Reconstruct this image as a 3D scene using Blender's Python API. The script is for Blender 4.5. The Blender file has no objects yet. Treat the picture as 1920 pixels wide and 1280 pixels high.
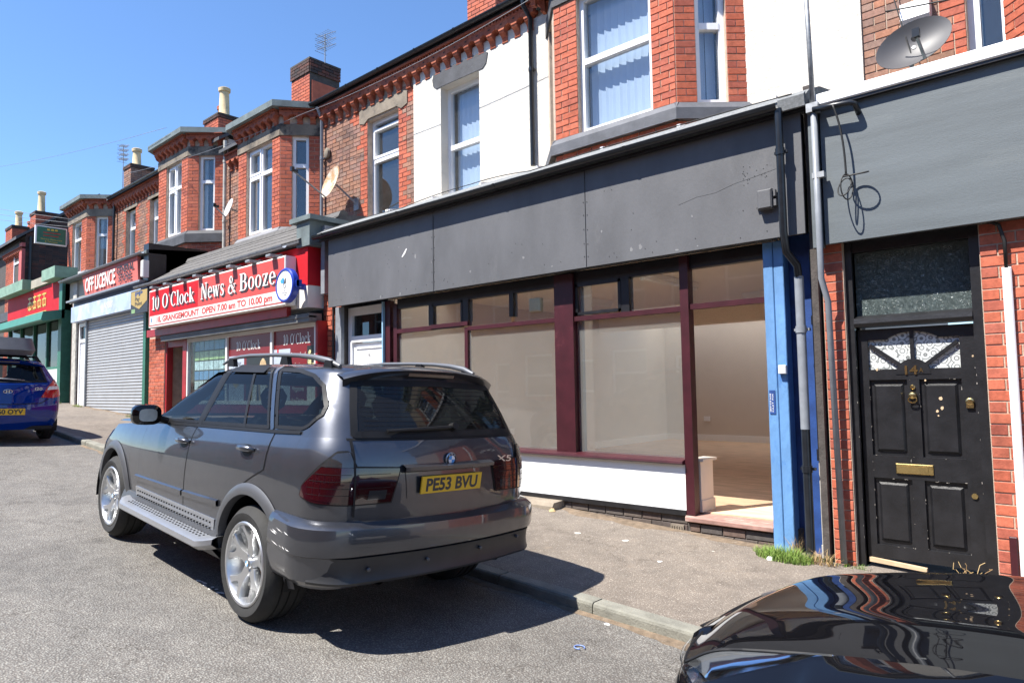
import bpy, bmesh, math, random
from mathutils import Vector, Matrix
random.seed(7)
SC = bpy.context.scene
COL = SC.collection
R = math.radians

# ---------------------------------------------------------------- camera, sky, sun, exposure
def set_camera():
    yaw, pit, rol = R(41.746), R(3.786), R(-0.902)
    f = Vector((-math.sin(yaw)*math.cos(pit), math.cos(yaw)*math.cos(pit), math.sin(pit)))
    r = Vector((math.cos(yaw), math.sin(yaw), 0)); u = r.cross(f)
    c, s = math.cos(rol), math.sin(rol)
    r2 = c*r + s*u; u2 = -s*r + c*u
    cam = bpy.data.cameras.new('camera'); o = bpy.data.objects.new('camera', cam); COL.objects.link(o)
    m = Matrix.Identity(4)
    for i in range(3):
        m[i][0] = r2[i]; m[i][1] = u2[i]; m[i][2] = -f[i]
    m.translation = Vector((0, 0, 1.6)); o.matrix_world = m
    cam.sensor_width = 36; cam.lens = 1285/1920*36; cam.clip_end = 3000; cam.clip_start = 0.05
    SC.camera = o
set_camera()
SUN = Vector((0.45, 1.0, -1.75)).normalized()
w = bpy.data.worlds.new('World'); SC.world = w; w.use_nodes = True
nt = w.node_tree; bg = nt.nodes['Background']
sky = nt.nodes.new('ShaderNodeTexSky'); sky.sky_type = 'NISHITA'; sky.sun_disc = False
sky.sun_elevation = math.asin(-SUN.z); sky.sun_rotation = math.atan2(-SUN.x, -SUN.y)
sky.altitude = 30; sky.air_density = 1.0; sky.dust_density = 0.0; sky.ozone_density = 9.0
nt.links.new(sky.outputs[0], bg.inputs[0]); bg.inputs[1].default_value = 0.093
sl = bpy.data.lights.new('sun', 'SUN'); sl.energy = 4.4; sl.angle = R(0.53); sl.color = (1.0, 0.955, 0.88)
so = bpy.data.objects.new('sun', sl); COL.objects.link(so)
so.rotation_euler = SUN.to_track_quat('-Z', 'Y').to_euler(); so.location = (-8, -12, 25)
vs = SC.view_settings; vs.view_transform = 'Standard'; vs.look = 'None'; vs.exposure = 1.4; vs.gamma = 1.0
vs.use_curve_mapping = False
SC.render.engine = 'CYCLES'
SC.cycles.max_bounces = 12; SC.cycles.diffuse_bounces = 8; SC.cycles.transmission_bounces = 8; SC.cycles.transparent_max_bounces = 16; SC.cycles.caustics_reflective = False

# ---------------------------------------------------------------- materials
MATS = {}
def newmat(name):
    m = bpy.data.materials.new(name); m.use_nodes = True
    MATS[name] = m
    n = m.node_tree.nodes; b = n['Principled BSDF']
    return m, m.node_tree, n, m.node_tree.links, b
def ramp(n, stops):
    r = n.new('ShaderNodeValToRGB'); e = r.color_ramp.elements
    while len(e) < len(stops): e.new(0.5)
    for k, (p, c) in enumerate(stops):
        e[k].position = p; e[k].color = (c[0], c[1], c[2], 1)
    return r
def noise(n, l, scale, detail=4, rough=.6, vec=None, dist=0):
    t = n.new('ShaderNodeTexNoise'); t.inputs['Scale'].default_value = scale
    t.inputs['Detail'].default_value = detail; t.inputs['Roughness'].default_value = rough
    t.inputs['Distortion'].default_value = dist
    if vec is not None: l.new(vec, t.inputs['Vector'])
    return t
def coords(n, l, scale=(1, 1, 1), kind='Object'):
    tc = n.new('ShaderNodeTexCoord'); mp = n.new('ShaderNodeMapping'); mp.inputs['Scale'].default_value = scale
    l.new(tc.outputs[kind], mp.inputs[0]); return mp.outputs[0]
def pm(name, c, rough=.6, metal=0., var=.12, scale=6., bump=0., bscale=60., coat=0., spec=.5, c2=None, stretch=(1, 1, 1), c2amt=.5, coatr=.04):
    """plain surface: base colour, slow tone variation, optional second tone in patches, fine relief"""
    if name in MATS: return MATS[name]
    m, t, n, l, b = newmat(name)
    v = coords(n, l, stretch)
    nz = noise(n, l, scale, 5, .6, v)
    lo = [max(0, x*(1-var)) for x in c]; hi = [min(1, x*(1+var)) for x in c]
    rp = ramp(n, [(.3, lo), (.7, hi)]); l.new(nz.outputs[0], rp.inputs[0]); out = rp.outputs[0]
    if c2:
        nz2 = noise(n, l, scale*.6, 8, .75, v)
        r2 = ramp(n, [(c2amt, (0, 0, 0)), (min(1, c2amt+.12), (1, 1, 1))]); l.new(nz2.outputs[0], r2.inputs[0])
        mx = n.new('ShaderNodeMix'); mx.data_type = 'RGBA'; l.new(r2.outputs[0], mx.inputs[0]); l.new(out, mx.inputs[6]); mx.inputs[7].default_value = (*c2, 1); out = mx.outputs[2]
    l.new(out, b.inputs['Base Color'])
    b.inputs['Roughness'].default_value = rough; b.inputs['Metallic'].default_value = metal
    b.inputs['Coat Weight'].default_value = coat; b.inputs['Coat Roughness'].default_value = coatr
    b.inputs['Specular IOR Level'].default_value = spec
    if bump:
        nb = noise(n, l, bscale, 6, .65, v); bp = n.new('ShaderNodeBump'); bp.inputs['Strength'].default_value = bump; bp.inputs['Distance'].default_value = .02
        l.new(nb.outputs[0], bp.inputs['Height']); l.new(bp.outputs[0], b.inputs['Normal'])
    return m
def brickmat(name, cols, rough=.8):
    """tone picked per brick (object random + island random) with grain"""
    m, t, n, l, b = newmat(name)
    oi = n.new('ShaderNodeObjectInfo'); ge = n.new('ShaderNodeNewGeometry')
    ad = n.new('ShaderNodeMath'); ad.operation = 'ADD'; l.new(oi.outputs['Random'], ad.inputs[0]); l.new(ge.outputs['Random Per Island'], ad.inputs[1])
    fr = n.new('ShaderNodeMath'); fr.operation = 'FRACT'; l.new(ad.outputs[0], fr.inputs[0])
    rp = ramp(n, [(k/(len(cols)-1), c) for k, c in enumerate(cols)]); l.new(fr.outputs[0], rp.inputs[0])
    v = n.new('ShaderNodeNewGeometry').outputs['Position']
    nz = noise(n, l, 22, 6, .7, v); r2 = ramp(n, [(.32, (.62, .6, .58)), (.62, (1.08, 1.06, 1.04))]); l.new(nz.outputs[0], r2.inputs[0])
    mx = n.new('ShaderNodeMix'); mx.data_type = 'RGBA'; mx.blend_type = 'MULTIPLY'; mx.inputs[0].default_value = .8
    l.new(rp.outputs[0], mx.inputs[6]); l.new(r2.outputs[0], mx.inputs[7])
    so_ = noise(n, l, 1.1, 7, .7, v); r5 = ramp(n, [(.30, (.58, .56, .56)), (.50, (1, 1, 1)), (.75, (1.06, 1.08, 1.1))]); l.new(so_.outputs[0], r5.inputs[0])
    m6 = n.new('ShaderNodeMix'); m6.data_type = 'RGBA'; m6.blend_type = 'MULTIPLY'; m6.inputs[0].default_value = .9; l.new(mx.outputs[2], m6.inputs[6]); l.new(r5.outputs[0], m6.inputs[7]); l.new(m6.outputs[2], b.inputs['Base Color'])
    b.inputs['Roughness'].default_value = rough; b.inputs['Specular IOR Level'].default_value = .25
    nb = noise(n, l, 120, 5, .7, v); bp = n.new('ShaderNodeBump'); bp.inputs['Strength'].default_value = .5; bp.inputs['Distance'].default_value = .006
    l.new(nb.outputs[0], bp.inputs['Height']); l.new(bp.outputs[0], b.inputs['Normal'])
    return m
def glassmat(name, tint=(1, 1, 1), dirt=.0, ior=1.5, dirtc=(.6, .6, .58), refl=1.0):
    """thin pane: see-through plus mirror reflection by angle, with a dust film"""
    m, t, n, l, b = newmat(name); n.remove(b)
    out = n['Material Output']
    tr = n.new('ShaderNodeBsdfTransparent'); tr.inputs[0].default_value = (*tint, 1)
    gl = n.new('ShaderNodeBsdfGlossy'); gl.inputs['Roughness'].default_value = .015
    ge = n.new('ShaderNodeNewGeometry'); dt = n.new('ShaderNodeVectorMath'); dt.operation = 'DOT_PRODUCT'; l.new(ge.outputs['Normal'], dt.inputs[0]); l.new(ge.outputs['Incoming'], dt.inputs[1])
    ab = n.new('ShaderNodeMath'); ab.operation = 'ABSOLUTE'; l.new(dt.outputs['Value'], ab.inputs[0])
    om = n.new('ShaderNodeMath'); om.operation = 'SUBTRACT'; om.inputs[0].default_value = 1.0; l.new(ab.outputs[0], om.inputs[1])
    pw = n.new('ShaderNodeMath'); pw.operation = 'POWER'; pw.inputs[1].default_value = 5.0; l.new(om.outputs[0], pw.inputs[0])
    mu = n.new('ShaderNodeMath'); mu.operation = 'MULTIPLY_ADD'; mu.inputs[1].default_value = .92*refl; mu.inputs[2].default_value = .045*refl; mu.use_clamp = True; l.new(pw.outputs[0], mu.inputs[0])
    ms = n.new('ShaderNodeMixShader'); l.new(mu.outputs[0], ms.inputs[0]); l.new(tr.outputs[0], ms.inputs[1]); l.new(gl.outputs[0], ms.inputs[2])
    if dirt:
        df = n.new('ShaderNodeBsdfDiffuse'); df.inputs[0].default_value = (*dirtc, 1)
        nz = noise(n, l, 1.1, 8, .75, coords(n, l)); rp = ramp(n, [(.25, (dirt*.8,)*3), (.8, (dirt*1.3,)*3)]); l.new(nz.outputs[0], rp.inputs[0])
        m2 = n.new('ShaderNodeMixShader'); l.new(rp.outputs[0], m2.inputs[0]); l.new(ms.outputs[0], m2.inputs[1]); l.new(df.outputs[0], m2.inputs[2]); ms = m2
    l.new(ms.outputs[0], out.inputs[0])
    return m

RED = [(.44, .115, .066), (.50, .135, .076), (.54, .16, .095), (.37, .10, .068), (.47, .14, .088), (.52, .132, .072), (.42, .13, .09)]
brickmat('brick_red', RED)
brickmat('brick_brown', [(.26, .145, .105), (.34, .18, .125), (.30, .175, .145), (.38, .20, .13), (.21, .13, .11), (.34, .22, .17), (.40, .18, .11)])
brickmat('brick_soot_and_shade', [(.06, .042, .04), (.09, .05, .042), (.075, .05, .045), (.15, .06, .045), (.05, .04, .04), (.10, .06, .05)])  # sooty brick; on the corbel stars it stands for recess shade
brickmat('brick_plinth', [(.10, .09, .085), (.13, .105, .09), (.085, .08, .078), (.15, .10, .08)])
brickmat('terracotta', [(.40, .115, .062), (.34, .095, .055), (.44, .14, .08), (.28, .085, .06)])
pm('mortar', (.46, .36, .28), .95, var=.2, scale=9, bump=.4, bscale=120)
pm('mortar_dark', (.07, .06, .055), .95, var=.3, scale=9, bump=.4)
pm('render_white', (.63, .595, .53), .9, var=.06, scale=2, bump=1.0, bscale=11, c2=(.52, .485, .42), c2amt=.6)
pm('stone', (.21, .175, .135), .9, var=.35, scale=3, bump=.4, bscale=70, c2=(.045, .04, .038), c2amt=.6)
pm('stone_soot', (.20, .165, .125), .9, var=.3, scale=3, bump=.4, bscale=70, c2=(.03, .028, .028), c2amt=.5)
pm('stone_black', (.06, .062, .07), .75, var=.3, scale=5, bump=.3, bscale=70, c2=(.14, .15, .16), c2amt=.62)
pm('stone_grey', (.20, .20, .21), .8, var=.15, scale=5, bump=.2)
pm('upvc', (.82, .82, .83), .28, var=.02, spec=.5)
pm('white_paint', (.82, .82, .81), .5, var=.03, scale=2)
pm('black_paint_and_shade', (.012, .012, .014), .38, var=.4, scale=7, bump=.12, bscale=45, c2=(.035, .035, .037), c2amt=.66)  # black paint; on the shop's top lights it stands for shade
pm('board_grey', (.098, .099, .106), .6, var=.16, scale=1.5, bump=.12, bscale=34, stretch=(1.6, 1, .7), c2=(.115, .115, .12), c2amt=.58)
pm('board_bluegrey', (.105, .122, .133), .6, var=.14, scale=1.5, bump=.12, bscale=40, stretch=(.5, 1, 5), c2=(.125, .142, .15), c2amt=.56)
pm('felt', (.24, .25, .255), .95, var=.25, scale=40, bump=.8, bscale=180)
pm('lead', (.13, .16, .16), .7, var=.3, scale=4, bump=.2, c2=(.25, .27, .26), c2amt=.6)
pm('black_plastic', (.012, .014, .018), .3, var=.3, scale=12)
pm('grey_plastic', (.22, .235, .26), .45, var=.15, scale=9, c2=(.1, .11, .12), c2amt=.62)
pm('maroon', (.046, .0075, .012), .42, var=.25, scale=5, bump=.08, bscale=40, c2=(.12, .03, .035), c2amt=.62)
pm('blue_paint', (.115, .26, .50), .6, var=.22, scale=4, bump=.3, bscale=26, c2=(.03, .13, .40), c2amt=.56, stretch=(1, 1, .45))
pm('blue_dark', (.02, .06, .22), .5, var=.3, scale=5, bump=.15)
pm('pale_blue', (.25, .42, .56), .55, var=.1)
pm('plaster', (.64, .565, .49), .9, var=.03, scale=2)
pm('ceiling_paint', (.88, .83, .76), .9, var=.05, scale=30, bump=.5, bscale=40)
pm('plywood', (.62, .42, .28), .8, var=.2, scale=4, stretch=(.6, 2.5, 1), c2=(.5, .31, .2), c2amt=.6)
pm('threshold_wood', (.30, .17, .14), .8, var=.4, scale=9, stretch=(.6, 3, 1), c2=(.5, .44, .38), c2amt=.55)
pm('slate', (.075, .075, .08), .75, var=.3, scale=10, bump=.3)
pm('slate_worn', (.10, .095, .09), .8, var=.25, scale=10, bump=.4)
pm('dark_room', (.05, .045, .04), .9)
pm('room_wall', (.28, .25, .21), .9)
pm('blind', (.62, .68, .78), .7, var=.03)
pm('net', (.80, .82, .82), .8, var=.05, scale=30)
pm('brass', (.75, .56, .24), .25, 1.0, var=.15, scale=20)
pm('steel', (.55, .56, .58), .35, 1.0, var=.15, scale=15)
pm('galv', (.30, .31, .32), .55, .6, var=.25, scale=18)
pm('clay_pot', (.60, .46, .27), .85, var=.2, scale=5)
pm('clay_red', (.42, .11, .06), .85, var=.2)
pm('wire_black', (.012, .012, .012), .6)
pm('wire_white', (.6, .58, .55), .5)
glassmat('pane', (.88, .92, .95), .02, refl=1.8)
glassmat('shop_pane_clear', (.95, .97, .97), .01, refl=.45)
glassmat('shop_pane', (.96, .97, .95), .10, dirtc=(.58, .58, .56), refl=1.25)
glassmat('dark_pane', (.35, .38, .4), .02)

# ---------------------------------------------------------------- mesh helpers
class F:
    """upright wall frame: u along the wall, n out of it, z up"""
    def __init__(s, x, y, ang=0.): s.x, s.y, s.a = x, y, ang; s.c, s.s = math.cos(ang), math.sin(ang)
    def p(s, u, n, z): return (s.x + u*s.c + n*s.s, s.y + u*s.s - n*s.c, z)
def FR(x0, y0, x1, y1): return F(x0, y0, math.atan2(y1-y0, x1-x0))
class MB:
    def __init__(s): s.v = []; s.f = []; s.m = []; s.mi = 0
    def add(s, vs_, fs_):
        k = len(s.v); s.v += [tuple(x) for x in vs_]
        for f in fs_: s.f.append(tuple(i+k for i in f)); s.m.append(s.mi)
        return s
    def hexa(s, P): return s.add(P, [(0, 1, 2, 3), (7, 6, 5, 4), (0, 4, 5, 1), (1, 5, 6, 2), (2, 6, 7, 3), (3, 7, 4, 0)])
    def fb(s, fr, u0, u1, n0, n1, z0, z1):
        return s.hexa([fr.p(u0, n0, z0), fr.p(u1, n0, z0), fr.p(u1, n0, z1), fr.p(u0, n0, z1), fr.p(u0, n1, z0), fr.p(u1, n1, z0), fr.p(u1, n1, z1), fr.p(u0, n1, z1)])
    def box(s, x0, x1, y0, y1, z0, z1): return s.fb(F(0, 0), x0, x1, -y0, -y1, z0, z1)
    def chbox(s, fr, u0, u1, n0, n1, z0, z1, c=.01):
        """box whose outer (n1) face is chamfered"""
        P = [fr.p(*q) for q in ((u0, n0, z0), (u1, n0, z0), (u1, n0, z1), (u0, n0, z1))]
        m = n1-c if n1 > n0 else n1+c
        P += [fr.p(*q) for q in ((u0, m, z0), (u1, m, z0), (u1, m, z1), (u0, m, z1))]
        P += [fr.p(*q) for q in ((u0+c, n1, z0+c), (u1-c, n1, z0+c), (u1-c, n1, z1-c), (u0+c, n1, z1-c))]
        fs = [(0, 1, 2, 3), (8, 9, 10, 11)]
        for a in range(4):
            b = (a+1) % 4; fs += [(a, b, b+4, a+4), (a+4, b+4, b+8, a+8)]
        return s.add(P, fs)
    def ext(s, fr, poly, n0, n1):
        """polygon in (u,z) pushed from n0 to n1"""
        k = len(poly); P = [fr.p(u, n0, z) for u, z in poly]+[fr.p(u, n1, z) for u, z in poly]
        return s.add(P, [tuple(range(k)), tuple(range(2*k-1, k-1, -1))]+[(i, (i+1) % k, (i+1) % k+k, i+k) for i in range(k)])
    def prof(s, fr, poly, u0, u1):
        """profile in (n,z) swept from u0 to u1"""
        k = len(poly); P = [fr.p(u0, n, z) for n, z in poly]+[fr.p(u1, n, z) for n, z in poly]
        return s.add(P, [tuple(range(k)), tuple(range(2*k-1, k-1, -1))]+[(i, (i+1) % k, (i+1) % k+k, i+k) for i in range(k)])
    def tube(s, pts, r, k=8, cap=True):
        pts = [Vector(p) for p in pts]; rs = r if isinstance(r, (list, tuple)) else [r]*len(pts)
        base = []; up = None
        for i, p in enumerate(pts):
            d = (pts[min(i+1, len(pts)-1)]-pts[max(i-1, 0)]).normalized()
            if up is None: up = Vector((0, 0, 1)) if abs(d.z) < .9 else Vector((0, 1, 0))
            a = d.cross(up); a.normalize(); up = a.cross(d); up.normalize()
            base.append([p+(a*math.cos(t)+up*math.sin(t))*rs[i] for t in [2*math.pi*j/k for j in range(k)]])
        P = [q for ring in base for q in ring]; fs = []
        for i in range(len(pts)-1):
            for j in range(k): fs.append((i*k+j, i*k+(j+1) % k, (i+1)*k+(j+1) % k, (i+1)*k+j))
        if cap: fs += [tuple(range(k-1, -1, -1)), tuple((len(pts)-1)*k+j for j in range(k))]
        return s.add(P, fs)
    def lathe(s, prof, o, ax=(0, 0, 1), k=16, closed=False):
        """prof: list of (radius, height along ax)"""
        o = Vector(o); ax = Vector(ax).normalized(); a = ax.orthogonal().normalized(); b = ax.cross(a)
        P = []; fs = []; n_ = len(prof)
        for r_, h in prof:
            for j in range(k): t = 2*math.pi*j/k; P.append(o+ax*h+(a*math.cos(t)+b*math.sin(t))*r_)
        for i in range(n_-1 if not closed else n_):
            i2 = (i+1) % n_
            for j in range(k): fs.append((i*k+j, i*k+(j+1) % k, i2*k+(j+1) % k, i2*k+j))
        if not closed: fs += [tuple(range(k-1, -1, -1)), tuple((n_-1)*k+j for j in range(k))]
        return s.add(P, fs)
    def grid(s, G, wrap=False):
        nr, nc = len(G), len(G[0]); P = [q for row in G for q in row]; fs = []
        for i in range(nr-1):
            for j in range(nc if wrap else nc-1):
                j2 = (j+1) % nc; fs.append((i*nc+j, i*nc+j2, (i+1)*nc+j2, (i+1)*nc+j))
        return s.add(P, fs)
    def mesh(s, name, mats, smooth=False, shift=(0, 0, 0), recalc=True, angle=None):
        me = bpy.data.meshes.new(name)
        dx, dy, dz = shift
        me.from_pydata([(x-dx, y-dy, z-dz) for x, y, z in s.v], [], s.f)
        for m in (mats if isinstance(mats, (list, tuple)) else [mats]): me.materials.append(MATS[m] if isinstance(m, str) else m)
        if any(s.m): me.polygons.foreach_set('material_index', s.m)
        if recalc:
            bm = bmesh.new(); bm.from_mesh(me); bmesh.ops.recalc_face_normals(bm, faces=bm.faces); bm.to_mesh(me); bm.free()
        if smooth:
            me.polygons.foreach_set('use_smooth', [True]*len(me.polygons))
            if angle: me.set_sharp_from_angle(angle=R(angle))
        me.update(); return me
def tag(o, label=None, cat=None, group=None, kind=None):
    if label: o['label'] = label
    if cat: o['category'] = cat
    if group: o['group'] = group
    if kind: o['kind'] = kind
    return o
ROOTLOC = {}
def thing(name, loc, label, cat, group=None):
    o = bpy.data.objects.new(name, None); COL.objects.link(o); o.location = loc; o.empty_display_size = .2
    ROOTLOC[o.name] = Vector(loc); return tag(o, label, cat, group)
def put(name, me, parent=None):
    o = bpy.data.objects.new(name, me); COL.objects.link(o)
    if parent is not None:
        o.parent = parent
        if parent.name in ROOTLOC: o.matrix_parent_inverse = Matrix.Translation(-ROOTLOC[parent.name])
    return o
def part(name, mb, mats, parent, smooth=False, angle=None, recalc=True):
    return put(name, mb.mesh(name, mats, smooth, angle=angle, recalc=recalc), parent)
def solo(name, mb, mats, label, cat, group=None, smooth=False, kind=None, angle=None):
    """a thing that is one mesh; origin at its base centre"""
    xs = [v[0] for v in mb.v]; ys = [v[1] for v in mb.v]; zs = [v[2] for v in mb.v]
    c = ((min(xs)+max(xs))/2, (min(ys)+max(ys))/2, min(zs))
    o = put(name, mb.mesh(name, mats, smooth, shift=c, angle=angle)); o.location = c
    return tag(o, label, cat, group, kind)
def struct(name, mb, mats, smooth=False):
    return tag(put(name, mb.mesh(name, mats, smooth)), kind='structure')
def text_mesh(txt, bold=0., spacing=1.):
    cu = bpy.data.curves.new('lettering', 'FONT'); cu.body = txt; cu.size = 1; cu.offset = bold; cu.space_character = spacing
    cu.fill_mode = 'FRONT'; cu.extrude = 0; cu.resolution_u = 4
    o = bpy.data.objects.new('lettering', cu); COL.objects.link(o)
    dg = bpy.context.evaluated_depsgraph_get(); me = bpy.data.meshes.new_from_object(o.evaluated_get(dg))
    bpy.data.objects.remove(o); bpy.data.curves.remove(cu)
    return [tuple(v.co) for v in me.vertices], [tuple(p.vertices) for p in me.polygons], me
def text_mb(mb, fr, txt, u, z, h, wid=None, n=.003, bold=0., slant=0., spacing=1., tilt=0.):
    """lettering with its lower left corner at (u,z), cap height h, fitted to width wid"""
    vs_, fs_, me = text_mesh(txt, bold, spacing)
    x0 = min(v[0] for v in vs_); x1 = max(v[0] for v in vs_); k = h/.69
    kx = (wid/(x1-x0)) if wid else k
    ct, st = math.cos(tilt), math.sin(tilt)
    P = []
    for v in vs_:
        a = (v[0]-x0)*kx+slant*v[1]*k; b = v[1]*k
        P.append(fr.p(u+a*ct-b*st, n, z+a*st+b*ct))
    mb.add(P, fs_); bpy.data.meshes.remove(me); return (x1-x0)*kx
def lettering(parent, fr, txt, u, z, h, mat, wid=None, n=.003, bold=0., slant=0., name='lettering', tilt=0., spacing=1.):
    mb = MB(); text_mb(mb, fr, txt, u, z, h, wid, n, bold, slant, spacing, tilt)
    return part(name, mb, mat, parent, recalc=False)

# a bold serif face drawn in strokes (cap height 1), for the shop's lettering
def _ring(cx, cy, rx, ry, wx, wy, a0=0, a1=360, n=28):
    out = []
    for i in range(n+1):
        t = math.radians(a0+(a1-a0)*i/n); c, s = math.cos(t), math.sin(t); out.append(((cx+rx*c, cy+ry*s), (cx+(rx-wx)*c, cy+(ry-wy)*s)))
    return out
def _bar(x0, y0, x1, y1, w): return [((x0-w/2, y0), (x0+w/2, y0)), ((x1-w/2, y1), (x1+w/2, y1))]
def _rect(x0, x1, y0, y1): return [((x0, y0), (x1, y0)), ((x0, y1), (x1, y1))]
def _path(P, W):
    out = []
    for i, p in enumerate(P):
        a, b = P[max(i-1, 0)], P[min(i+1, len(P)-1)]; dx, dy = b[0]-a[0], b[1]-a[1]; L = math.hypot(dx, dy) or 1; w = W[i]/2
        out.append(((p[0]-dy/L*w, p[1]+dx/L*w), (p[0]+dy/L*w, p[1]-dx/L*w)))
    return out
SERIF = {
 '1': (.42, [_rect(.15, .31, 0, 1), _rect(.03, .43, 0, .06), _path([(.03, .82), (.12, .86), (.2, .97)], [.05, .08, .1])]),
 '0': (.62, [_ring(.30, .5, .28, .51, .15, .06)]), 'O': (.82, [_ring(.40, .5, .39, .52, .17, .06)]),
 "'": (.22, [_path([(.1, 1.0), (.09, .72)], [.13, .03])]),
 'C': (.76, [_ring(.40, .5, .39, .52, .17, .06, 48, 312), _rect(.64, .70, .66, .98)]),
 'l': (.33, [_rect(.08, .24, 0, 1.03), _rect(0, .32, 0, .055), _rect(0, .16, .98, 1.03)]),
 'o': (.58, [_ring(.28, .34, .275, .36, .14, .05)]), 'c': (.52, [_ring(.28, .34, .275, .36, .14, .05, 45, 315), _ring(.43, .52, .075, .085, .075, .085)]),
 'k': (.64, [_rect(.07, .23, 0, 1.03), _rect(0, .30, 0, .055), _rect(0, .15, .98, 1.03), _path([(.2, .3), (.46, .62)], [.06, .07]), _path([(.28, .40), (.52, .04)], [.15, .17]), _rect(.36, .64, 0, .055), _rect(.34, .60, .61, .66)]),
 'N': (.86, [_rect(.10, .19, 0, 1), _rect(.64, .73, 0, 1), _bar(.16, 1, .66, 0, .21), _rect(.0, .29, 0, .055), _rect(0, .2, .945, 1), _rect(.53, .84, .945, 1)]),
 'e': (.55, [_ring(.28, .34, .275, .36, .15, .05, 0, 318), _rect(.1, .54, .345, .40)]),
 'w': (.88, [_bar(.10, .68, .28, 0, .16), _bar(.28, 0, .42, .6, .06), _bar(.42, .68, .60, 0, .16), _bar(.60, 0, .76, .66, .06), _rect(0, .25, .63, .68), _rect(.33, .56, .63, .68), _rect(.65, .87, .63, .68)]),
 's': (.48, [_path([(.40, .52), (.36, .62), (.25, .67), (.12, .63), (.08, .52), (.15, .41), (.30, .31), (.38, .2), (.34, .07), (.21, .0), (.09, .04), (.05, .16)], [.06, .05, .07, .11, .13, .16, .17, .15, .12, .07, .05, .06]), _rect(.37, .42, .48, .68), _rect(.03, .08, 0, .2)]),
 '&': (.86, [_path([(.72, .50), (.70, .36), (.58, .14), (.40, .0), (.20, .0), (.07, .12), (.08, .30), (.22, .46), (.44, .62), (.50, .80), (.42, .97), (.28, .98), (.2, .86), (.24, .70), (.42, .42), (.62, .14), (.82, .01)], [.06, .06, .06, .07, .1, .15, .16, .12, .07, .11, .07, .07, .12, .15, .17, .17, .12]), _rect(.58, .86, .49, .54)]),
 'B': (.74, [_rect(.09, .26, 0, 1), _rect(0, .40, .945, 1), _rect(0, .42, 0, .055), _rect(.2, .42, .50, .55), _ring(.38, .745, .26, .255, .16, .055, -90, 90), _ring(.40, .265, .30, .265, .17, .055, -90, 90)]),
 'z': (.52, [_rect(.04, .48, .62, .68), _rect(.03, .50, 0, .06), _bar(.12, .03, .40, .65, .17), _rect(.03, .08, .5, .66), _rect(.45, .5, 0, .2)]),
 ' ': (.3, [])}
def serif(parent, fr, txt, u, z, h, mat, wid, n=.003):
    tot = sum(SERIF[c][0]+.05 for c in txt)-.05; k = wid/tot; x = 0; mb = MB(); e = 0
    for c in txt:
        for st in SERIF[c][1]:
            e = (e+1) % 7; P = []
            for a, b in st: P += [fr.p(u+(x+a[0])*k, n+e*.0005, z+a[1]*h), fr.p(u+(x+b[0])*k, n+e*.0005, z+b[1]*h)]
            mb.add(P, [(2*i, 2*i+1, 2*i+3, 2*i+2) for i in range(len(st)-1)])
        x += SERIF[c][0]+.05
    return part('lettering', mb, mat, parent, recalc=False)

# ground heights
ZT = [(14, -.55), (6, -.28), (0, -.05), (-2.5, .05), (-5.4, .18), (-8, .34), (-12, .63), (-17.5, 1.03), (-22, 1.27), (-27, 1.48), (-40, 1.9), (-90, 2.6)]
def zraw(x):
    for (a, za), (b, zb) in zip(ZT, ZT[1:]):
        if x >= b or (b, zb) == ZT[-1]:
            t = (x-a)/(b-a); return za+(zb-za)*t
def zg(x):
    """pavement level at the shop fronts"""
    return sum(zraw(x+d) for d in (-1.6, -.8, 0, .8, 1.6))/5
KY = 4.10
def zroad(x, y):
    c = KY-y
    return zg(x)-.105+(.04*c if c < 4.2 else .168-.03*(c-4.2))
def zpave(x, y): return zg(x)-.02*(6.4-y)/2.3 if y <= 6.4 else zg(x)

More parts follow.
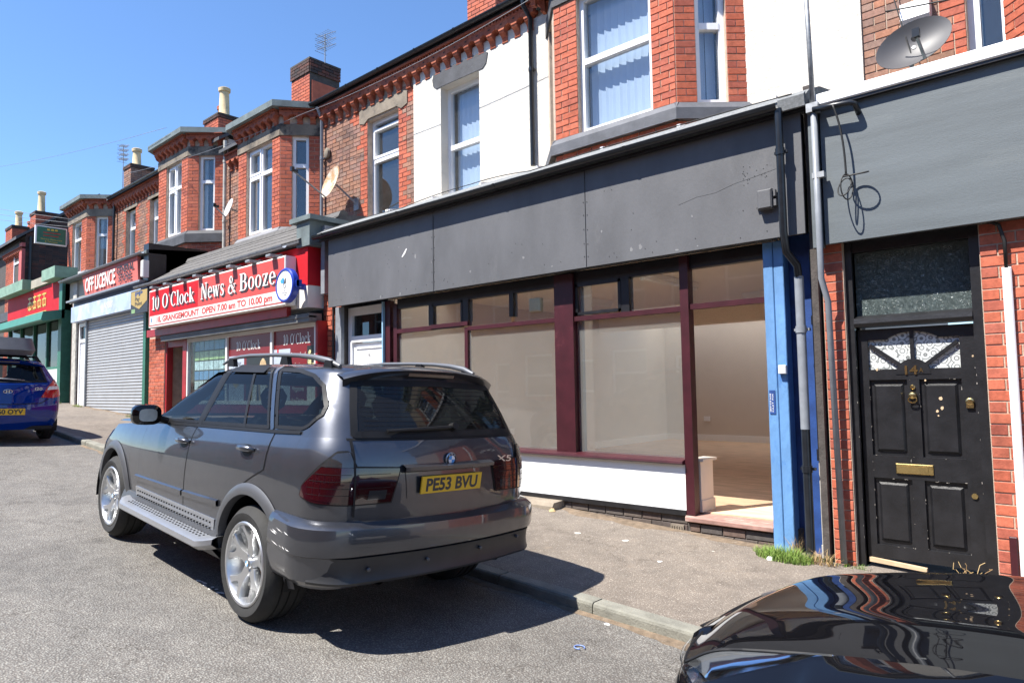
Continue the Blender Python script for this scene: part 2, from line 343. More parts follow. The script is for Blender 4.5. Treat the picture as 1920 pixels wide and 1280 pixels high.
# ---------------------------------------------------------------- ground, road, pavements
def asphalt(name, base, stones, scale, worn=None, rough=.85, bumpd=.012):
    m, t, n, l, b = newmat(name)
    v = n.new('ShaderNodeNewGeometry').outputs['Position']
    vo = n.new('ShaderNodeTexVoronoi'); vo.inputs['Scale'].default_value = scale; l.new(v, vo.inputs['Vector'])
    sep = n.new('ShaderNodeSeparateColor'); l.new(vo.outputs['Color'], sep.inputs[0])
    rp = ramp(n, stones); l.new(sep.outputs[0], rp.inputs[0])
    edge = ramp(n, [(.28, (0, 0, 0)), (.55, (1, 1, 1))]); l.new(vo.outputs['Distance'], edge.inputs[0])
    mx = n.new('ShaderNodeMix'); mx.data_type = 'RGBA'; l.new(edge.outputs[0], mx.inputs[0]); l.new(rp.outputs[0], mx.inputs[6]); mx.inputs[7].default_value = (*base, 1)
    big = noise(n, l, .42, 8, .7, v); r2 = ramp(n, [(.3, (.72, .72, .73)), (.5, (1.0, 1.0, 1.0)), (.72, (1.16, 1.15, 1.13))]); l.new(big.outputs[0], r2.inputs[0])
    mm = n.new('ShaderNodeMix'); mm.data_type = 'RGBA'; mm.blend_type = 'MULTIPLY'; mm.inputs[0].default_value = 1; l.new(mx.outputs[2], mm.inputs[6]); l.new(r2.outputs[0], mm.inputs[7])
    mid = noise(n, l, 5, 6, .75, v); r3 = ramp(n, [(.32, (.82, .82, .82)), (.65, (1.12, 1.12, 1.11))]); l.new(mid.outputs[0], r3.inputs[0])
    m3 = n.new('ShaderNodeMix'); m3.data_type = 'RGBA'; m3.blend_type = 'MULTIPLY'; m3.inputs[0].default_value = 1; l.new(mm.outputs[2], m3.inputs[6]); l.new(r3.outputs[0], m3.inputs[7])
    out = m3.outputs[2]
    # hairline cracks and dark oil drips
    cv = n.new('ShaderNodeTexVoronoi'); cv.feature = 'DISTANCE_TO_EDGE'; cv.inputs['Scale'].default_value = .55; wv = noise(n, l, 1.6, 5, .7, v); va = n.new('ShaderNodeVectorMath'); va.operation = 'MULTIPLY_ADD'; va.inputs[1].default_value = (.9, .9, .9); l.new(wv.outputs['Color'], va.inputs[0]); l.new(v, va.inputs[2]); l.new(va.outputs[0], cv.inputs['Vector'])
    cr = ramp(n, [(.0, (.5, .48, .46)), (.006, (1, 1, 1))]); l.new(cv.outputs['Distance'], cr.inputs[0])
    ol_ = noise(n, l, 1.9, 3, .5, v); orp = ramp(n, [(.26, (.62, .61, .60)), (.36, (1, 1, 1))]); l.new(ol_.outputs[0], orp.inputs[0])
    for src in (cr, orp):
        mk = n.new('ShaderNodeMix'); mk.data_type = 'RGBA'; mk.blend_type = 'MULTIPLY'; mk.inputs[0].default_value = .8; l.new(out, mk.inputs[6]); l.new(src.outputs[0], mk.inputs[7]); out = mk.outputs[2]
    if worn:
        wn = noise(n, l, 1.3, 9, .8, v); r4 = ramp(n, [(.60, (0, 0, 0)), (.72, (1, 1, 1))]); l.new(wn.outputs[0], r4.inputs[0])
        m4 = n.new('ShaderNodeMix'); m4.data_type = 'RGBA'; l.new(r4.outputs[0], m4.inputs[0]); l.new(out, m4.inputs[6]); m4.inputs[7].default_value = (*worn, 1); out = m4.outputs[2]
        sp = n.new('ShaderNodeTexVoronoi'); sp.inputs['Scale'].default_value = 7; l.new(v, sp.inputs['Vector'])
        s2 = n.new('ShaderNodeSeparateColor'); l.new(sp.outputs['Color'], s2.inputs[0])
        lt = n.new('ShaderNodeMath'); lt.operation = 'LESS_THAN'; lt.inputs[1].default_value = .11; l.new(sp.outputs['Distance'], lt.inputs[0])
        gt = n.new('ShaderNodeMath'); gt.operation = 'GREATER_THAN'; gt.inputs[1].default_value = .9; l.new(s2.outputs[1], gt.inputs[0])
        mu = n.new('ShaderNodeMath'); mu.operation = 'MULTIPLY'; l.new(lt.outputs[0], mu.inputs[0]); l.new(gt.outputs[0], mu.inputs[1])
        m5 = n.new('ShaderNodeMix'); m5.data_type = 'RGBA'; l.new(mu.outputs[0], m5.inputs[0]); l.new(out, m5.inputs[6]); m5.inputs[7].default_value = (.42, .38, .33, 1); out = m5.outputs[2]
    l.new(out, b.inputs['Base Color']); b.inputs['Roughness'].default_value = rough; b.inputs['Specular IOR Level'].default_value = .35
    bp = n.new('ShaderNodeBump'); bp.inputs['Strength'].default_value = .6; bp.inputs['Distance'].default_value = bumpd; bp.invert = True
    l.new(vo.outputs['Distance'], bp.inputs['Height']); l.new(bp.outputs[0], b.inputs['Normal'])
asphalt('road_chippings', (.125, .114, .104), [(0, (.15, .148, .14)), (.35, (.205, .20, .188)), (.7, (.24, .233, .213)), (1, (.31, .30, .275))], 80)
asphalt('pavement_tarmac', (.158, .132, .11), [(0, (.155, .136, .114)), (.5, (.212, .183, .158)), (.85, (.265, .232, .195)), (1, (.42, .38, .33))], 95, worn=(.225, .18, .135), bumpd=.006)
pm('kerb_concrete', (.20, .195, .165), .9, var=.3, scale=5, bump=.5, bscale=70, c2=(.22, .23, .18), c2amt=.6)
pm('earth', (.16, .14, .11), .95, var=.3, scale=2)

mb = MB()
mb.grid([[(x, y, zg(x)-.45) for y in (-600, -60, -20, 0, 30, 60, 600)] for x in (400, 100, 16, 0, -10, -20, -40, -90, -300, -700)])
struct('ground', mb, 'earth')
mb = MB(); xs = [18-.8*i for i in range(150)]
mb.grid([[(x, y, zroad(x, y)) for y in (4.13, 3.6, 3, 2.4, 1.8, 1.2, .6, 0, -.6, -1.5, -2.6, -3.8, -5.0, -6.03)] for x in xs])
struct('road', mb, 'road_chippings', True)
mb = MB(); mb.grid([[(x, y, zpave(x, y)) for y in (4.225, 4.9, 5.6, 6.2, 6.4, 7.3)] for x in xs])
pave = struct('pavement', mb, 'pavement_tarmac', True)
mb = MB(); mb.grid([[(x, y, zg(x)+dz) for y, dz in ((-6.0, -.2), (-6.02, -.05), (-6.2, -.03), (-8.2, .02))] for x in xs])
struct('pavement_opposite', mb, 'pavement_tarmac')
# kerb stones, each its own block
kmb = MB(); kf = F(0, 0)
kmb.prof(kf, [(-.125, -.2), (0.0, -.2), (0.0, -.025), (-.006, -.008), (-.02, 0), (-.125, 0)], -.452, .452)
kme = kmb.mesh('kerb_stone', 'kerb_concrete')
for i in range(52):
    x = 5.2-.915*i-.35
    o = put('kerb_stone', kme, pave); o.location = (x, KY+random.uniform(-.004, .004), zpave(x, 4.16)+.004+random.uniform(-.002, .003))
    sl_ = (zg(x+.45)-zg(x-.45))/.9; o.rotation_euler = (0, -math.atan(sl_), random.uniform(-.003, .003))

# ---------------------------------------------------------------- building helpers
def cut(seg, ops):
    out = [seg]
    for a, b in ops:
        nx = []
        for s, e in out:
            if b <= s or a >= e: nx.append((s, e)); continue
            if a > s: nx.append((s, a))
            if b < e: nx.append((b, e))
        out = nx
    return out
def wall(mb, fr, u0, u1, z0, z1, ops=(), n0=-.2, n1=0.):
    """wall slab with rectangular openings (u0,u1,z0,z1)"""
    us = sorted({u0, u1, *[min(max(q, u0), u1) for o in ops for q in o[:2]]})
    for a, b in zip(us, us[1:]):
        if b-a < 1e-4: continue
        m = (a+b)/2
        for s, e in cut((z0, z1), [(o[2], o[3]) for o in ops if o[0] < m < o[1]]):
            mb.fb(fr, a, b, n0, n1, s, e)
def unit_brick():
    mb = MB(); c = .06
    P = [(-.5, -.5, -.5), (.5, -.5, -.5), (.5, -.5, .5), (-.5, -.5, .5)]
    return mb
BRICKME = {}
def brick_me(mat):
    if mat not in BRICKME:
        mb = MB(); fr = F(0, 0)
        a, b = .5, .485
        P = [fr.p(*q) for q in ((-a, 0, -a), (a, 0, -a), (a, 0, a), (-a, 0, a), (-a, .8, -a), (a, .8, -a), (a, .8, a), (-a, .8, a), (-b, 1, -.46), (b, 1, -.46), (b, 1, .46), (-b, 1, .46))]
        fs = [(8, 9, 10, 11)]
        for i in range(4):
            j = (i+1) % 4; fs += [(i, j, j+4, i+4), (i+4, j+4, j+8, i+8)]
        mb.add(P, fs); BRICKME[mat] = (mb.mesh('brick', mat, recalc=False), P, fs)
    return BRICKME[mat]
class Bricks:
    """collects the bricks of one building; the ones that show largest become parts, the rest one part of kind stuff"""
    def __init__(s, parent, limit=290): s.p = parent; s.L = []; s.limit = limit
    def brick(s, fr, u, z, w_, h, mat, n=-.012, d=.019):
        s.L.append((fr, u, z, w_, h, mat, n, d+random.uniform(-.0025, .0025)))
    def field(s, fr, u0, u1, z0, z1, ops=(), mat='brick_red', quoin=None, H=.0845, L=.235, n=-.012, d=.019, qends=(), base=None, jt=.011):
        base = z0 if base is None else base
        k0 = int(math.floor((z0-base)/H+1e-6)); k = k0
        while base+k*H < z1-.02:
            za = max(z0, base+k*H); zb = min(z1, base+(k+1)*H); zm = (za+zb)/2
            if zb-za > .03:
                op = [(o[0], o[1]) for o in ops if o[2] < zm < o[3]]
                qed = [o[0] for o in ops if o[2]-.02 < zm < o[3]+.02]+[o[1] for o in ops if o[2]-.02 < zm < o[3]+.02]
                for a, b in cut((u0, u1), op):
                    u = a; st = (k % 2)
                    first = True
                    while u < b-.012:
                        w_ = (L/2 if st else L) if first else L
                        if mat == 'brick_brown' and not first and random.random() < .3: w_ = L/2
                        first = False
                        e = min(u+w_, b)
                        if b-e < .07: e = b
                        m_ = mat; um = (u+e)/2
                        if quoin:
                            lim = .25 if (k//3) % 2 else .14
                            if any(abs(um-q) < lim for q in qed) or any(abs(um-q) < lim for q in qends): m_ = quoin
                        s.brick(fr, (u+e)/2, zm, e-u-jt, zb-za-jt, m_, n, d)
                        u = e
            k += 1
    def done(s):
        def key(b):
            x, y, z = b[0].p(b[1], 0, b[2]); dd = math.sqrt(x*x+y*y+(z-1.6)**2)
            f = (-.665*x+.745*y)
            r_ = (.746*x+.665*y)/max(f, .1); ok = f > 0 and -.8 < r_ < .8 and (z-1.6)/max(f, .1) < .60
            return dd if ok else dd+100
        s.L.sort(key=key); mats = []; st = MB()
        for i, (fr, u, z, w_, h, mat, n, d) in enumerate(s.L):
            me, P, fs = brick_me(mat)
            if i < s.limit:
                o = put('brick', me, s.p); o.location = fr.p(u, n, z); o.rotation_euler = (0, 0, fr.a); o.scale = (w_, d, h)
            else:
                if mat not in mats: mats.append(mat)
                st.mi = mats.index(mat)
                st.add([fr.p(u+(p[0])*w_, n-p[1]*d, z+p[2]*h) for p in P], fs)
        if st.v:
            tag(part('brickwork', st, mats, s.p, recalc=False), kind='stuff')
def corbel_me():
    mb = MB(); fr = F(0, 0)
    pr = [(-.02, 0), (.035, 0), (.045, .03), (.05, .09), (.075, .14), (.115, .19), (.125, .24), (-.02, .24)]
    mb.prof(fr, pr, -.052, .052)
    mb.prof(fr, [(-.02, -.035), (.03, -.035), (.045, -.02), (.045, -.001), (-.02, -.001)], -.06, .06)
    arch = [(-.128, .33)]+[(-.128+.074*math.sin(t), .24+.09*math.cos(t)) for t in [math.pi/2*i/5 for i in range(1, 6)]]
    poly = arch+[(-x, z) for x, z in reversed(arch)]+[(.128, .45), (-.128, .45)]
    mb.ext(fr, poly, .0, .132)
    st = []
    for i in range(12):
        a = math.pi*i/6; r_ = .03 if i % 2 == 0 else .016; st.append((r_*math.cos(a), .385+r_*math.sin(a)))
    mb.mi = 1; mb.ext(fr, st, .125, .136)  # raised star, its recess shade put into a dark colour
    return mb.mesh('corbel', ['terracotta', 'brick_soot_and_shade'])
CORB = corbel_me(); ZS = .47
def cornice(parent, fr, u0, u1, z0, pitch=.26, ZS=.47):
    """terracotta corbel table from z0 up; each corbel its own part"""
    k = max(1, round((u1-u0)/pitch)); p = (u1-u0)/k
    for i in range(k):
        o = put('corbel', CORB, parent); o.location = fr.p(u0+(i+.5)*p, 0, z0); o.rotation_euler = (0, 0, fr.a); o.scale = (p/.26, 1, ZS)
    mb = MB(); mb.fb(fr, u0, u1, -.05, .14, z0+.45*ZS, z0+.475*ZS)
    kk = max(1, int((u1-u0)/.072)); q = (u1-u0)/kk
    for i in range(kk):
        c = u0+(i+.5)*q; mb.ext(fr, [(c-q*.42, z0+.475*ZS), (c+q*.42, z0+.475*ZS), (c, z0+.54*ZS)], .03, .15)
    mb.fb(fr, u0, u1, -.05, .115, z0+.475*ZS, z0+.545*ZS); mb.fb(fr, u0, u1, -.05, .175, z0+.545*ZS, z0+.6*ZS)
    part('dentil_course', mb, 'terracotta', parent)
def gutter_prof(r_=.055):
    o = [(math.cos(t)*r_, math.sin(t)*r_) for t in [math.pi+math.pi*i/8 for i in range(9)]]
    i_ = [(math.cos(t)*(r_-.006), math.sin(t)*(r_-.006)) for t in [2*math.pi-math.pi*i/8 for i in range(9)]]
    return o+i_
def gutter(parent, fr, u0, u1, n, z, mat='black_plastic', r_=.055, clips=1.0):
    mb = MB(); mb.prof(fr, [(n+a, z+b) for a, b in gutter_prof(r_)], u0, u1)
    u = u0+.3
    while u < u1-.1 and clips:
        mb.prof(fr, [(n+a*1.12, z+.004+b*1.12) for a, b in gutter_prof(r_)], u, u+.035); u += clips
    return part('gutter', mb, mat, parent, True, 40)
def window(parent, fr, u0, u1, z0, z1, mull=(), trans=(), depth=.09, fw=.065, blind=None, n=-.1, openers=(), glass='pane', frame='upvc', room=.9, roomc='dark_room'):
    """framed window with panes, blind slats and the dark room behind it"""
    mb = MB(); n1 = n; n0 = n-depth
    mb.fb(fr, u0, u0+fw, n0, n1, z0, z1); mb.fb(fr, u1-fw, u1, n0, n1, z0, z1)
    mb.fb(fr, u0+fw, u1-fw, n0, n1-.001, z0, z0+fw); mb.fb(fr, u0+fw, u1-fw, n0, n1-.001, z1-fw, z1)
    us = [u0+fw]+[m for m in mull]+[u1-fw]; zs = [z0+fw]+list(trans)+[z1-fw]
    for m in mull: mb.fb(fr, m-.035, m+.035, n0, n1-.002, z0+fw, z1-fw)
    for t in trans: mb.fb(fr, u0+fw, u1-fw, n0, n1+.006, t-.04, t+.04)
    mb.fb(fr, u0-.02, u1+.02, n0, n1+.05, z0-.03, z0-.001)
    for a, b, c, d in openers:
        e = .045
        mb.fb(fr, a, a+e, n0, n1+.018, c, d); mb.fb(fr, b-e, b, n0, n1+.018, c, d); mb.fb(fr, a+e, b-e, n0, n1+.017, c, c+e); mb.fb(fr, a+e, b-e, n0, n1+.017, d-e, d)
    wn = part('window', mb, frame, parent)
    for i in range(len(us)-1):
        for j in range(len(zs)-1):
            a = us[i]+(.03 if i else -.005); b = us[i+1]-(.03 if i < len(us)-2 else -.005); c = zs[j]+(.035 if j else -.005); d = zs[j+1]-(.035 if j < len(zs)-2 else -.005)
            g = MB(); g.fb(fr, a, b, n0+.03, n0+.036, c, d); part('pane', g, glass, wn)
    if blind == 'slats':
        k = int((u1-u0-2*fw)/.10); q = (u1-u0-2*fw)/k
        for i in range(k):
            u = u0+fw+(i+.5)*q; b = MB(); th = R(random.uniform(-15, -5)); w_ = .060
            d_, e_ = w_*math.cos(th), w_*math.sin(th)
            P = [fr.p(u+s*d_/1, n0-.09+s*e_, zz) for zz in (z0+.03, z1-.02) for s in (-1, -.4, .4, 1)]
            P = [(p[0], p[1]+(.006 if k_ % 4 in (1, 2) else 0), p[2]) for k_, p in enumerate(P)]
            b.add(P, [(0, 1, 5, 4), (1, 2, 6, 5), (2, 3, 7, 6)]); part('blind_slat', b, 'blind', wn, recalc=False)
    elif blind == 'curtain':
        b = MB(); rows = [[fr.p(u0+(u1-u0)*i/40, n0-.10-.025*math.sin(i*1.1)-.012*math.sin(i*2.7+1), zz) for i in range(41)] for zz in (z0, z1)]
        b.grid(rows); part('curtain', b, 'net', wn, True)
    elif blind == 'half':
        for s_, e_ in ((u0, u0+(u1-u0)*.25), (u1-(u1-u0)*.22, u1)):
            b = MB(); b.grid([[fr.p(s_+(e_-s_)*i/14, n0-.12-.02*math.sin(i*1.4), zz) for i in range(15)] for zz in (z0, z1)]); part('curtain', b, 'net', wn, True)
    if room:
        b = MB(); a0, a1 = u0-.25, u1+.25
        b.fb(fr, a0, a1, n0-room-.05, n0-room, z0-.3, z1+.3)
        part('room_back', b, roomc, wn)
    return wn
def downpipe(parent, pts, r_=.035, mat='black_plastic', cl=1.2):
    mb = MB(); mb.tube(pts, r_, 10)
    for a, b in zip(pts, pts[1:]):
        a, b = Vector(a), Vector(b); L = (b-a).length
        if abs((b-a).normalized().z) > .97 and L > .8:
            k = max(1, int(L/cl))
            for i in range(k):
                c = a+(b-a)*((i+.35)/k); d = (b-a).normalized()*.03
                mb.tube([c-d, c+d], r_*1.18, 10)
                mb.box(c.x-r_*1.6, c.x+r_*1.6, c.y+r_*.3, c.y+r_*1.3, c.z-.012, c.z+.012)
    return part('downpipe', mb, mat, parent, True, 40)

# ---------------------------------------------------------------- terraced buildings
def vprism(mb, poly, z0, z1, z0s=None):
    k = len(poly); P = [(x, y, z0) for x, y in poly]+[(x, y, z1) for x, y in poly]
    return mb.add(P, [tuple(range(k-1, -1, -1)), tuple(range(k, 2*k))]+[(i, (i+1) % k, (i+1) % k+k, i+k) for i in range(k)])
def bay(b, bk, wl, xl, xr, wr, yf, yw, zb, zs, zw, zl, zt, win, cant, roofz=None, corn=True, sill='stone_grey', lint='stone', blind='slats', mull=True, trans=None, sides='RF', roofmat='lead', sillh=.22):
    """canted bay: win=(u0,u1) on the front, cant=(u0,u1) on the right side"""
    frs = {'F': FR(xl, yf, xr, yf), 'R': FR(xr, yf, wr, yw), 'L': FR(wl, yw, xl, yf)}
    Ls = {'F': xr-xl, 'R': math.hypot(wr-xr, yw-yf), 'L': math.hypot(xl-wl, yw-yf)}
    wm = MB(); sm = MB(); lm = MB()
    for s in 'LFR':
        fr, L = frs[s], Ls[s]
        ops = [(win[0], win[1], zs, zw)] if s == 'F' else ([(cant[0], cant[1], zs, zw)] if s == 'R' else [(L-cant[1], L-cant[0], zs, zw)])
        wall(wm, fr, 0, L, zb, zt, ops, -.22, -.003)
        if s != 'L' or 'L' in sides: bk.field(fr, 0, L, zs, zw, ops, 'brick_red', base=zs)
        if s != 'L': bk.field(fr, 0, L, zb, zs-sillh, (), 'brick_red', base=zb)
        e0 = -.03; e1 = L+.03
        sm.prof(fr, [(-.1, zs-sillh), (.075, zs-sillh), (.075, zs-.085), (.02, zs-.002), (-.1, zs-.002)], e0, e1)
        lm.fb(fr, -.01, L+.01, -.15, .028, zw+.001, zl)
        if corn: cornice(b, fr, 0, L, zl+.01)
        o = ops[0]
        if s == 'F': m = [(o[0]+o[1])/2-.0] if mull else []
        else: m = []
        t = [zs+(zw-zs)*(trans or .62)]
        opn = []
        if s == 'F' and mull: opn = [(o[0]+.05, m[0]-.02, t[0]+.03, zw-.05), (o[0]+.05, m[0]-.02, zs+.05, t[0]-.03)]
        if s != 'L': window(b, fr, o[0], o[1], zs, zw, m, t, blind=blind, openers=opn, n=-.07)
    part('bay_wall', wm, 'mortar', b); part('bay_sill', sm, sill, b); part('lintel_band', lm, lint, b)
    if roofz:
        d = .26; mb = MB()
        P = [(wl-d*.8, yw), (xl-d*.45, yf-d), (xr+d*.45, yf-d), (wr+d*.8, yw)]
        vprism(mb, P, roofz, roofz+.13); part('bay_roof', mb, roofmat, b)
    return frs, Ls
def chimney(b, x0, x1, y0, y1, z0, z1, bmat='brick_red', pots=(), cap=.1, roof=None, bricks=True, render=None):
    mb = MB(); mb.box(x0, x1, y0, y1, z0, z1)
    c = part('chimney', mb, 'mortar_dark', b)
    bk = Bricks(c, 130)
    for fr, L in ((FR(x0, y0, x1, y0), x1-x0), (FR(x1, y0, x1, y1), y1-y0)):
        if render is None or fr.a < .1: bk.field(fr, 0, L, z0, z1-cap, (), bmat)
        bk.field(fr, -.02, L+.02, z1-cap, z1, (), 'brick_soot_and_shade', n=.02)
    bk.done()
    mb = MB(); mb.box(x0-.03, x1+.03, y0-.03, y1+.03, z1, z1+.05); part('chimney_cap', mb, 'mortar_dark', c)
    if render:
        mb = MB(); mb.box(x1, x1+.03, y0+.05, y1-.02, z0, z1-.55); part('chimney_render', mb, render, c)
    for px, py, h, r_, mt in pots:
        mb = MB(); z = z1+.03
        mb.lathe([(r_*1.15, 0), (r_*1.15, .06), (r_*.95, .1), (r_*.82, h-.14), (r_*1.05, h-.12), (r_*1.1, h-.02), (r_*.9, h), (r_*.7, h), (r_*.6, h-.1)], (px, py, z), k=14)
        part('chimney_pot', mb, mt, c, True, 40)
    return c
def roof(b, x0, x1, ye, ze, yr, zr, yb=None, zb=None):
    yb = yb or 2*yr-ye; zb = zb or ze
    mb = MB(); t = .08
    mb.add([(x0, ye, ze), (x1, ye, ze), (x1, yr, zr), (x0, yr, zr), (x0, ye, ze-t), (x1, ye, ze-t), (x1, yr, zr-t), (x0, yr, zr-t)], [(0, 1, 2, 3), (7, 6, 5, 4), (0, 4, 5, 1), (1, 5, 6, 2), (2, 6, 7, 3), (3, 7, 4, 0)])
    mb.add([(x0, yr, zr), (x1, yr, zr), (x1, yb, zb), (x0, yb, zb)], [(0, 1, 2, 3)]); mb.box(x0, x1, yb-.25, yb-.05, 3.6, zb-.02)
    return part('roof', mb, 'slate', b)
YW, YB, YF = 7.85, 7.25, 6.28
W = F(0, YW)

pm('stone_dark', (.095, .10, .115), .7, var=.25, scale=5, bump=.25, c2=(.16, .165, .175), c2amt=.62)
# ======== number 16: empty shop with grey fascia, white rendered wall and brick bay above
b16 = thing('empty_shop', (-5.8, 7, zg(-5.8)), 'vacant shop with long dark grey fascia, white rendered upper wall and brick bay window', 'shop')
k16 = Bricks(b16)
mb = MB(); W1 = (-8.54, -7.61, 4.82, 6.77)
wall(mb, F(0, YW), -9.26, -6.0, 4.2, 7.2, [W1], -.25, .03); wall(mb, F(0, YW), -3.3, -1.9, 4.2, 7.4, [], -.25, .03)
wall(mb, F(0, YW), -6.0, -3.3, 7.05, 7.4, [], -.25, .03)
o = part('upper_wall', mb, 'render_white', b16)
mb = MB(); mb.ext(F(0, YW), [(-8.74, 6.96), (-8.7, 7.06), (-7.5, 7.06), (-7.40, 7.0), (-7.44, 6.84), (-7.52, 6.775), (-8.64, 6.775), (-8.72, 6.84)], -.1, .042); part('lintel', mb, 'stone_black', b16)
window(b16, F(0, YW), *W1, (), (5.72,), blind='slats', n=-.14, fw=.07)
cornice(b16, W, -9.26, -6.36, 7.04, ZS=.64); 
mb = MB(); wall(mb, W, -9.26, -6.2, 7.2, 7.40, [], -.2, .0); part('eaves_wall', mb, 'mortar', b16)
gutter(b16, W, -9.26, -6.3, .235, 7.51, r_=.055)
mb = MB(); mb.fb(W, -9.26, -6.3, .14, .178, 7.43, 7.55); part('eaves_board', mb, 'black_paint_and_shade', b16)
downpipe(b16, [(-6.47, YW-.235, 7.42), (-6.47, YW-.23, 7.34), (-6.45, YW-.09, 7.18), (-6.45, YW-.09, 4.9)], .035)
frs, Ls = bay(b16, k16, -6.2, -5.61, -3.79, -3.145, YB, YW, 4.55, 4.93, 6.8, 7.02, 7.3, (.39, 1.50), (.25, .62), roofz=7.3, corn=False, sill='stone_dark', lint='stone_black', blind='slats', mull=False, trans=.52)
roof(b16, -9.26, -1.9, 7.6, 7.54, 9.7, 9.01, 10.9, 8.17)  # unseen rear slope cut short so sun reaches the added back rooflights
# broken corbels at the left end of the bay roof
for i in range(3):
    o = put('corbel', CORB, b16); o.location = (-6.02-.02*i, YW-.05-.2*i, 7.05+.02*i); o.rotation_euler = (0, .1*i, -1.2); o.scale = (1, 1, .6)
mb = MB(); mb.tube([(-5.98, 7.72, 7.6), (-5.97, 7.7, 7.3), (-5.95, 7.66, 6.95)], .03, 6); mb.tube([(-6.1, 7.55, 7.6), (-6.0, 7.5, 7.4), (-5.95, 7.55, 7.2)], .02, 6); part('hanging_flashing', mb, 'lead', b16)
chimney(b16, -9.55, -8.76, 9.5, 10.4, 7.3, 10.3, pots=[(-9.1, 9.9, .7, .14, 'clay_pot')])
# pent roof over the shop front
mb = MB(); A = F(0, 0)
mb.prof(A, [(-6.215, 4.095), (-6.215, 4.165), (-6.33, 4.25), (-6.62, 4.368), (-6.62, 4.2), (-6.33, 4.07), (-6.28, 4.066)], -9.84, -1.99); mb.prof(A, [(-7.70, 4.595), (-7.82, 4.62), (-7.82, 4.45), (-7.70, 4.45)], -9.84, -1.99)
for a_, c_ in ((-9.84, -8.45), (-2.45, -1.99)): mb.prof(A, [(-6.62, 4.368), (-7.70, 4.595), (-7.70, 4.5), (-6.62, 4.25)], a_, c_)
part('shop_roof', mb, 'felt', b16)
m_, t_, n_, l_, b_ = newmat('added_rooflight_sheet'); n_.remove(b_); tl = n_.new('ShaderNodeBsdfTranslucent'); tl.inputs[0].default_value = (.66, .64, .60, 1); l_.new(tl.outputs[0], n_['Material Output'].inputs[0])
for i in range(6):
    a_ = -8.45+i; mb = MB(); mb.add([(a_+.02, 6.62, 4.37), (a_+.98, 6.62, 4.37), (a_+.98, 7.70, 4.60), (a_+.02, 7.70, 4.60)], [(0, 1, 2, 3)]); part('added_rooflight', mb, 'added_rooflight_sheet', b16)  # translucent panels added out of view to daylight the empty shop
mb = MB()
for i in range(7): a_ = -8.45+i; mb.prof(A, [(-6.62, 4.33), (-6.62, 4.40), (-7.70, 4.63), (-7.70, 4.56)], a_-.02, a_+.02)
part('added_glazing_bar', mb, 'upvc', b16)
mb = MB(); mb.box(-8.45, -2.45, 6.60, 6.66, 2.97, 4.35); mb.box(-8.45, -2.45, 7.72, 7.78, 3.05, 4.58); mb.box(-8.51, -8.45, 6.60, 7.78, 3.05, 4.4); mb.box(-2.45, -2.39, 6.6, 7.78, 3.05, 4.4); part('added_rooflight_well', mb, 'ceiling_paint', b16)
# outer felt drip edge
gutter(b16, A, -9.84, -2.22, -6.155, 4.115, clips=1.9, r_=.055)
mb = MB(); mb.fb(A, -9.84, -2.0, -6.277, -6.22, 4.035, 4.062); part('soffit_board', mb, 'black_paint_and_shade', b16)
mb = MB(); mb.prof(A, [(-6.20, 4.05), (-6.17, 4.05), (-6.15, 4.15), (-6.20, 4.19)], -2.22, -1.985); part('roof_felt_edge', mb, 'felt', b16)
# fascia boards: three sheets with open joints, backing, screws
xs_ = [-9.60, -7.04, -4.46, -2.06]
for a, c in zip(xs_, xs_[1:]):
    mb = MB(); mb.chbox(A, a+.004, c-.004, -6.30, -6.28, 2.93, 4.06, .003); part('fascia_board', mb, 'board_grey', b16)
mb = MB(); mb.fb(A, -9.58, -2.08, -6.42, -6.302, 2.95, 4.05); part('fascia_backing', mb, 'black_paint_and_shade', b16)
mb = MB()
for a in xs_[1:3]:
    for z in (3.05, 3.2, 3.36, 3.52, 3.68):
        for s in (-.025, .025): mb.lathe([(.006, 0), (.006, .004)], (a+s, 6.28, z+random.uniform(-.01, .01)), (0, -1, 0), 6)
for i in range(46):
    x = random.uniform(-9.4, -2.3); z = random.choice((random.uniform(2.97, 3.05), random.uniform(3.05, 3.8)))
    mb.lathe([(.005, 0), (.005, .003)], (x, 6.28, z), (0, -1, 0), 6)
for i in range(22):
    mb.lathe([(.004, 0), (.004, .003)], (random.uniform(-2.62, -2.36), 6.28, random.uniform(3.48, 3.66)), (0, -1, 0), 5)
part('screw_heads', mb, 'wire_black', b16)
mb = MB(); mb.ext(A, [(-7.72, 3.50), (-7.70, 3.495), (-7.64, 3.54), (-7.60, 3.60), (-7.615, 3.61), (-7.66, 3.565)], -6.28, -6.277); part('paint_smear', mb, 'white_paint', b16)
mb = MB(); P = [(-3.3, 3.42), (-3.1, 3.46), (-2.9, 3.47), (-2.7, 3.52), (-2.5, 3.54), (-2.3, 3.57)]
mb.tube([A.p(u_, -6.2795, z_+random.uniform(-.006, .006)) for u_, z_ in P], .0012, 4); mb.tube([A.p(-7.025+random.uniform(-.006, .006), -6.2795, 2.95+.06*i) for i in range(18)], .0025, 4); part('board_crack', mb, 'wire_black', b16)
pm('filler', (.20, .20, .205), .8, var=.15)
for i in range(16):
    x_, z_ = random.uniform(-9.4, -2.5), random.choice((random.uniform(2.96, 3.08), random.uniform(3.1, 3.8))); rx, rz = random.uniform(.006, .03), random.uniform(.006, .04)
    mb = MB(); mb.ext(A, [(x_+rx*random.uniform(.5, 1.1)*math.cos(t), z_+rz*random.uniform(.5, 1.1)*math.sin(t)) for t in [2*math.pi*j/8 for j in range(8)]], -6.28, -6.279); part('filler_patch', mb, 'filler', b16)
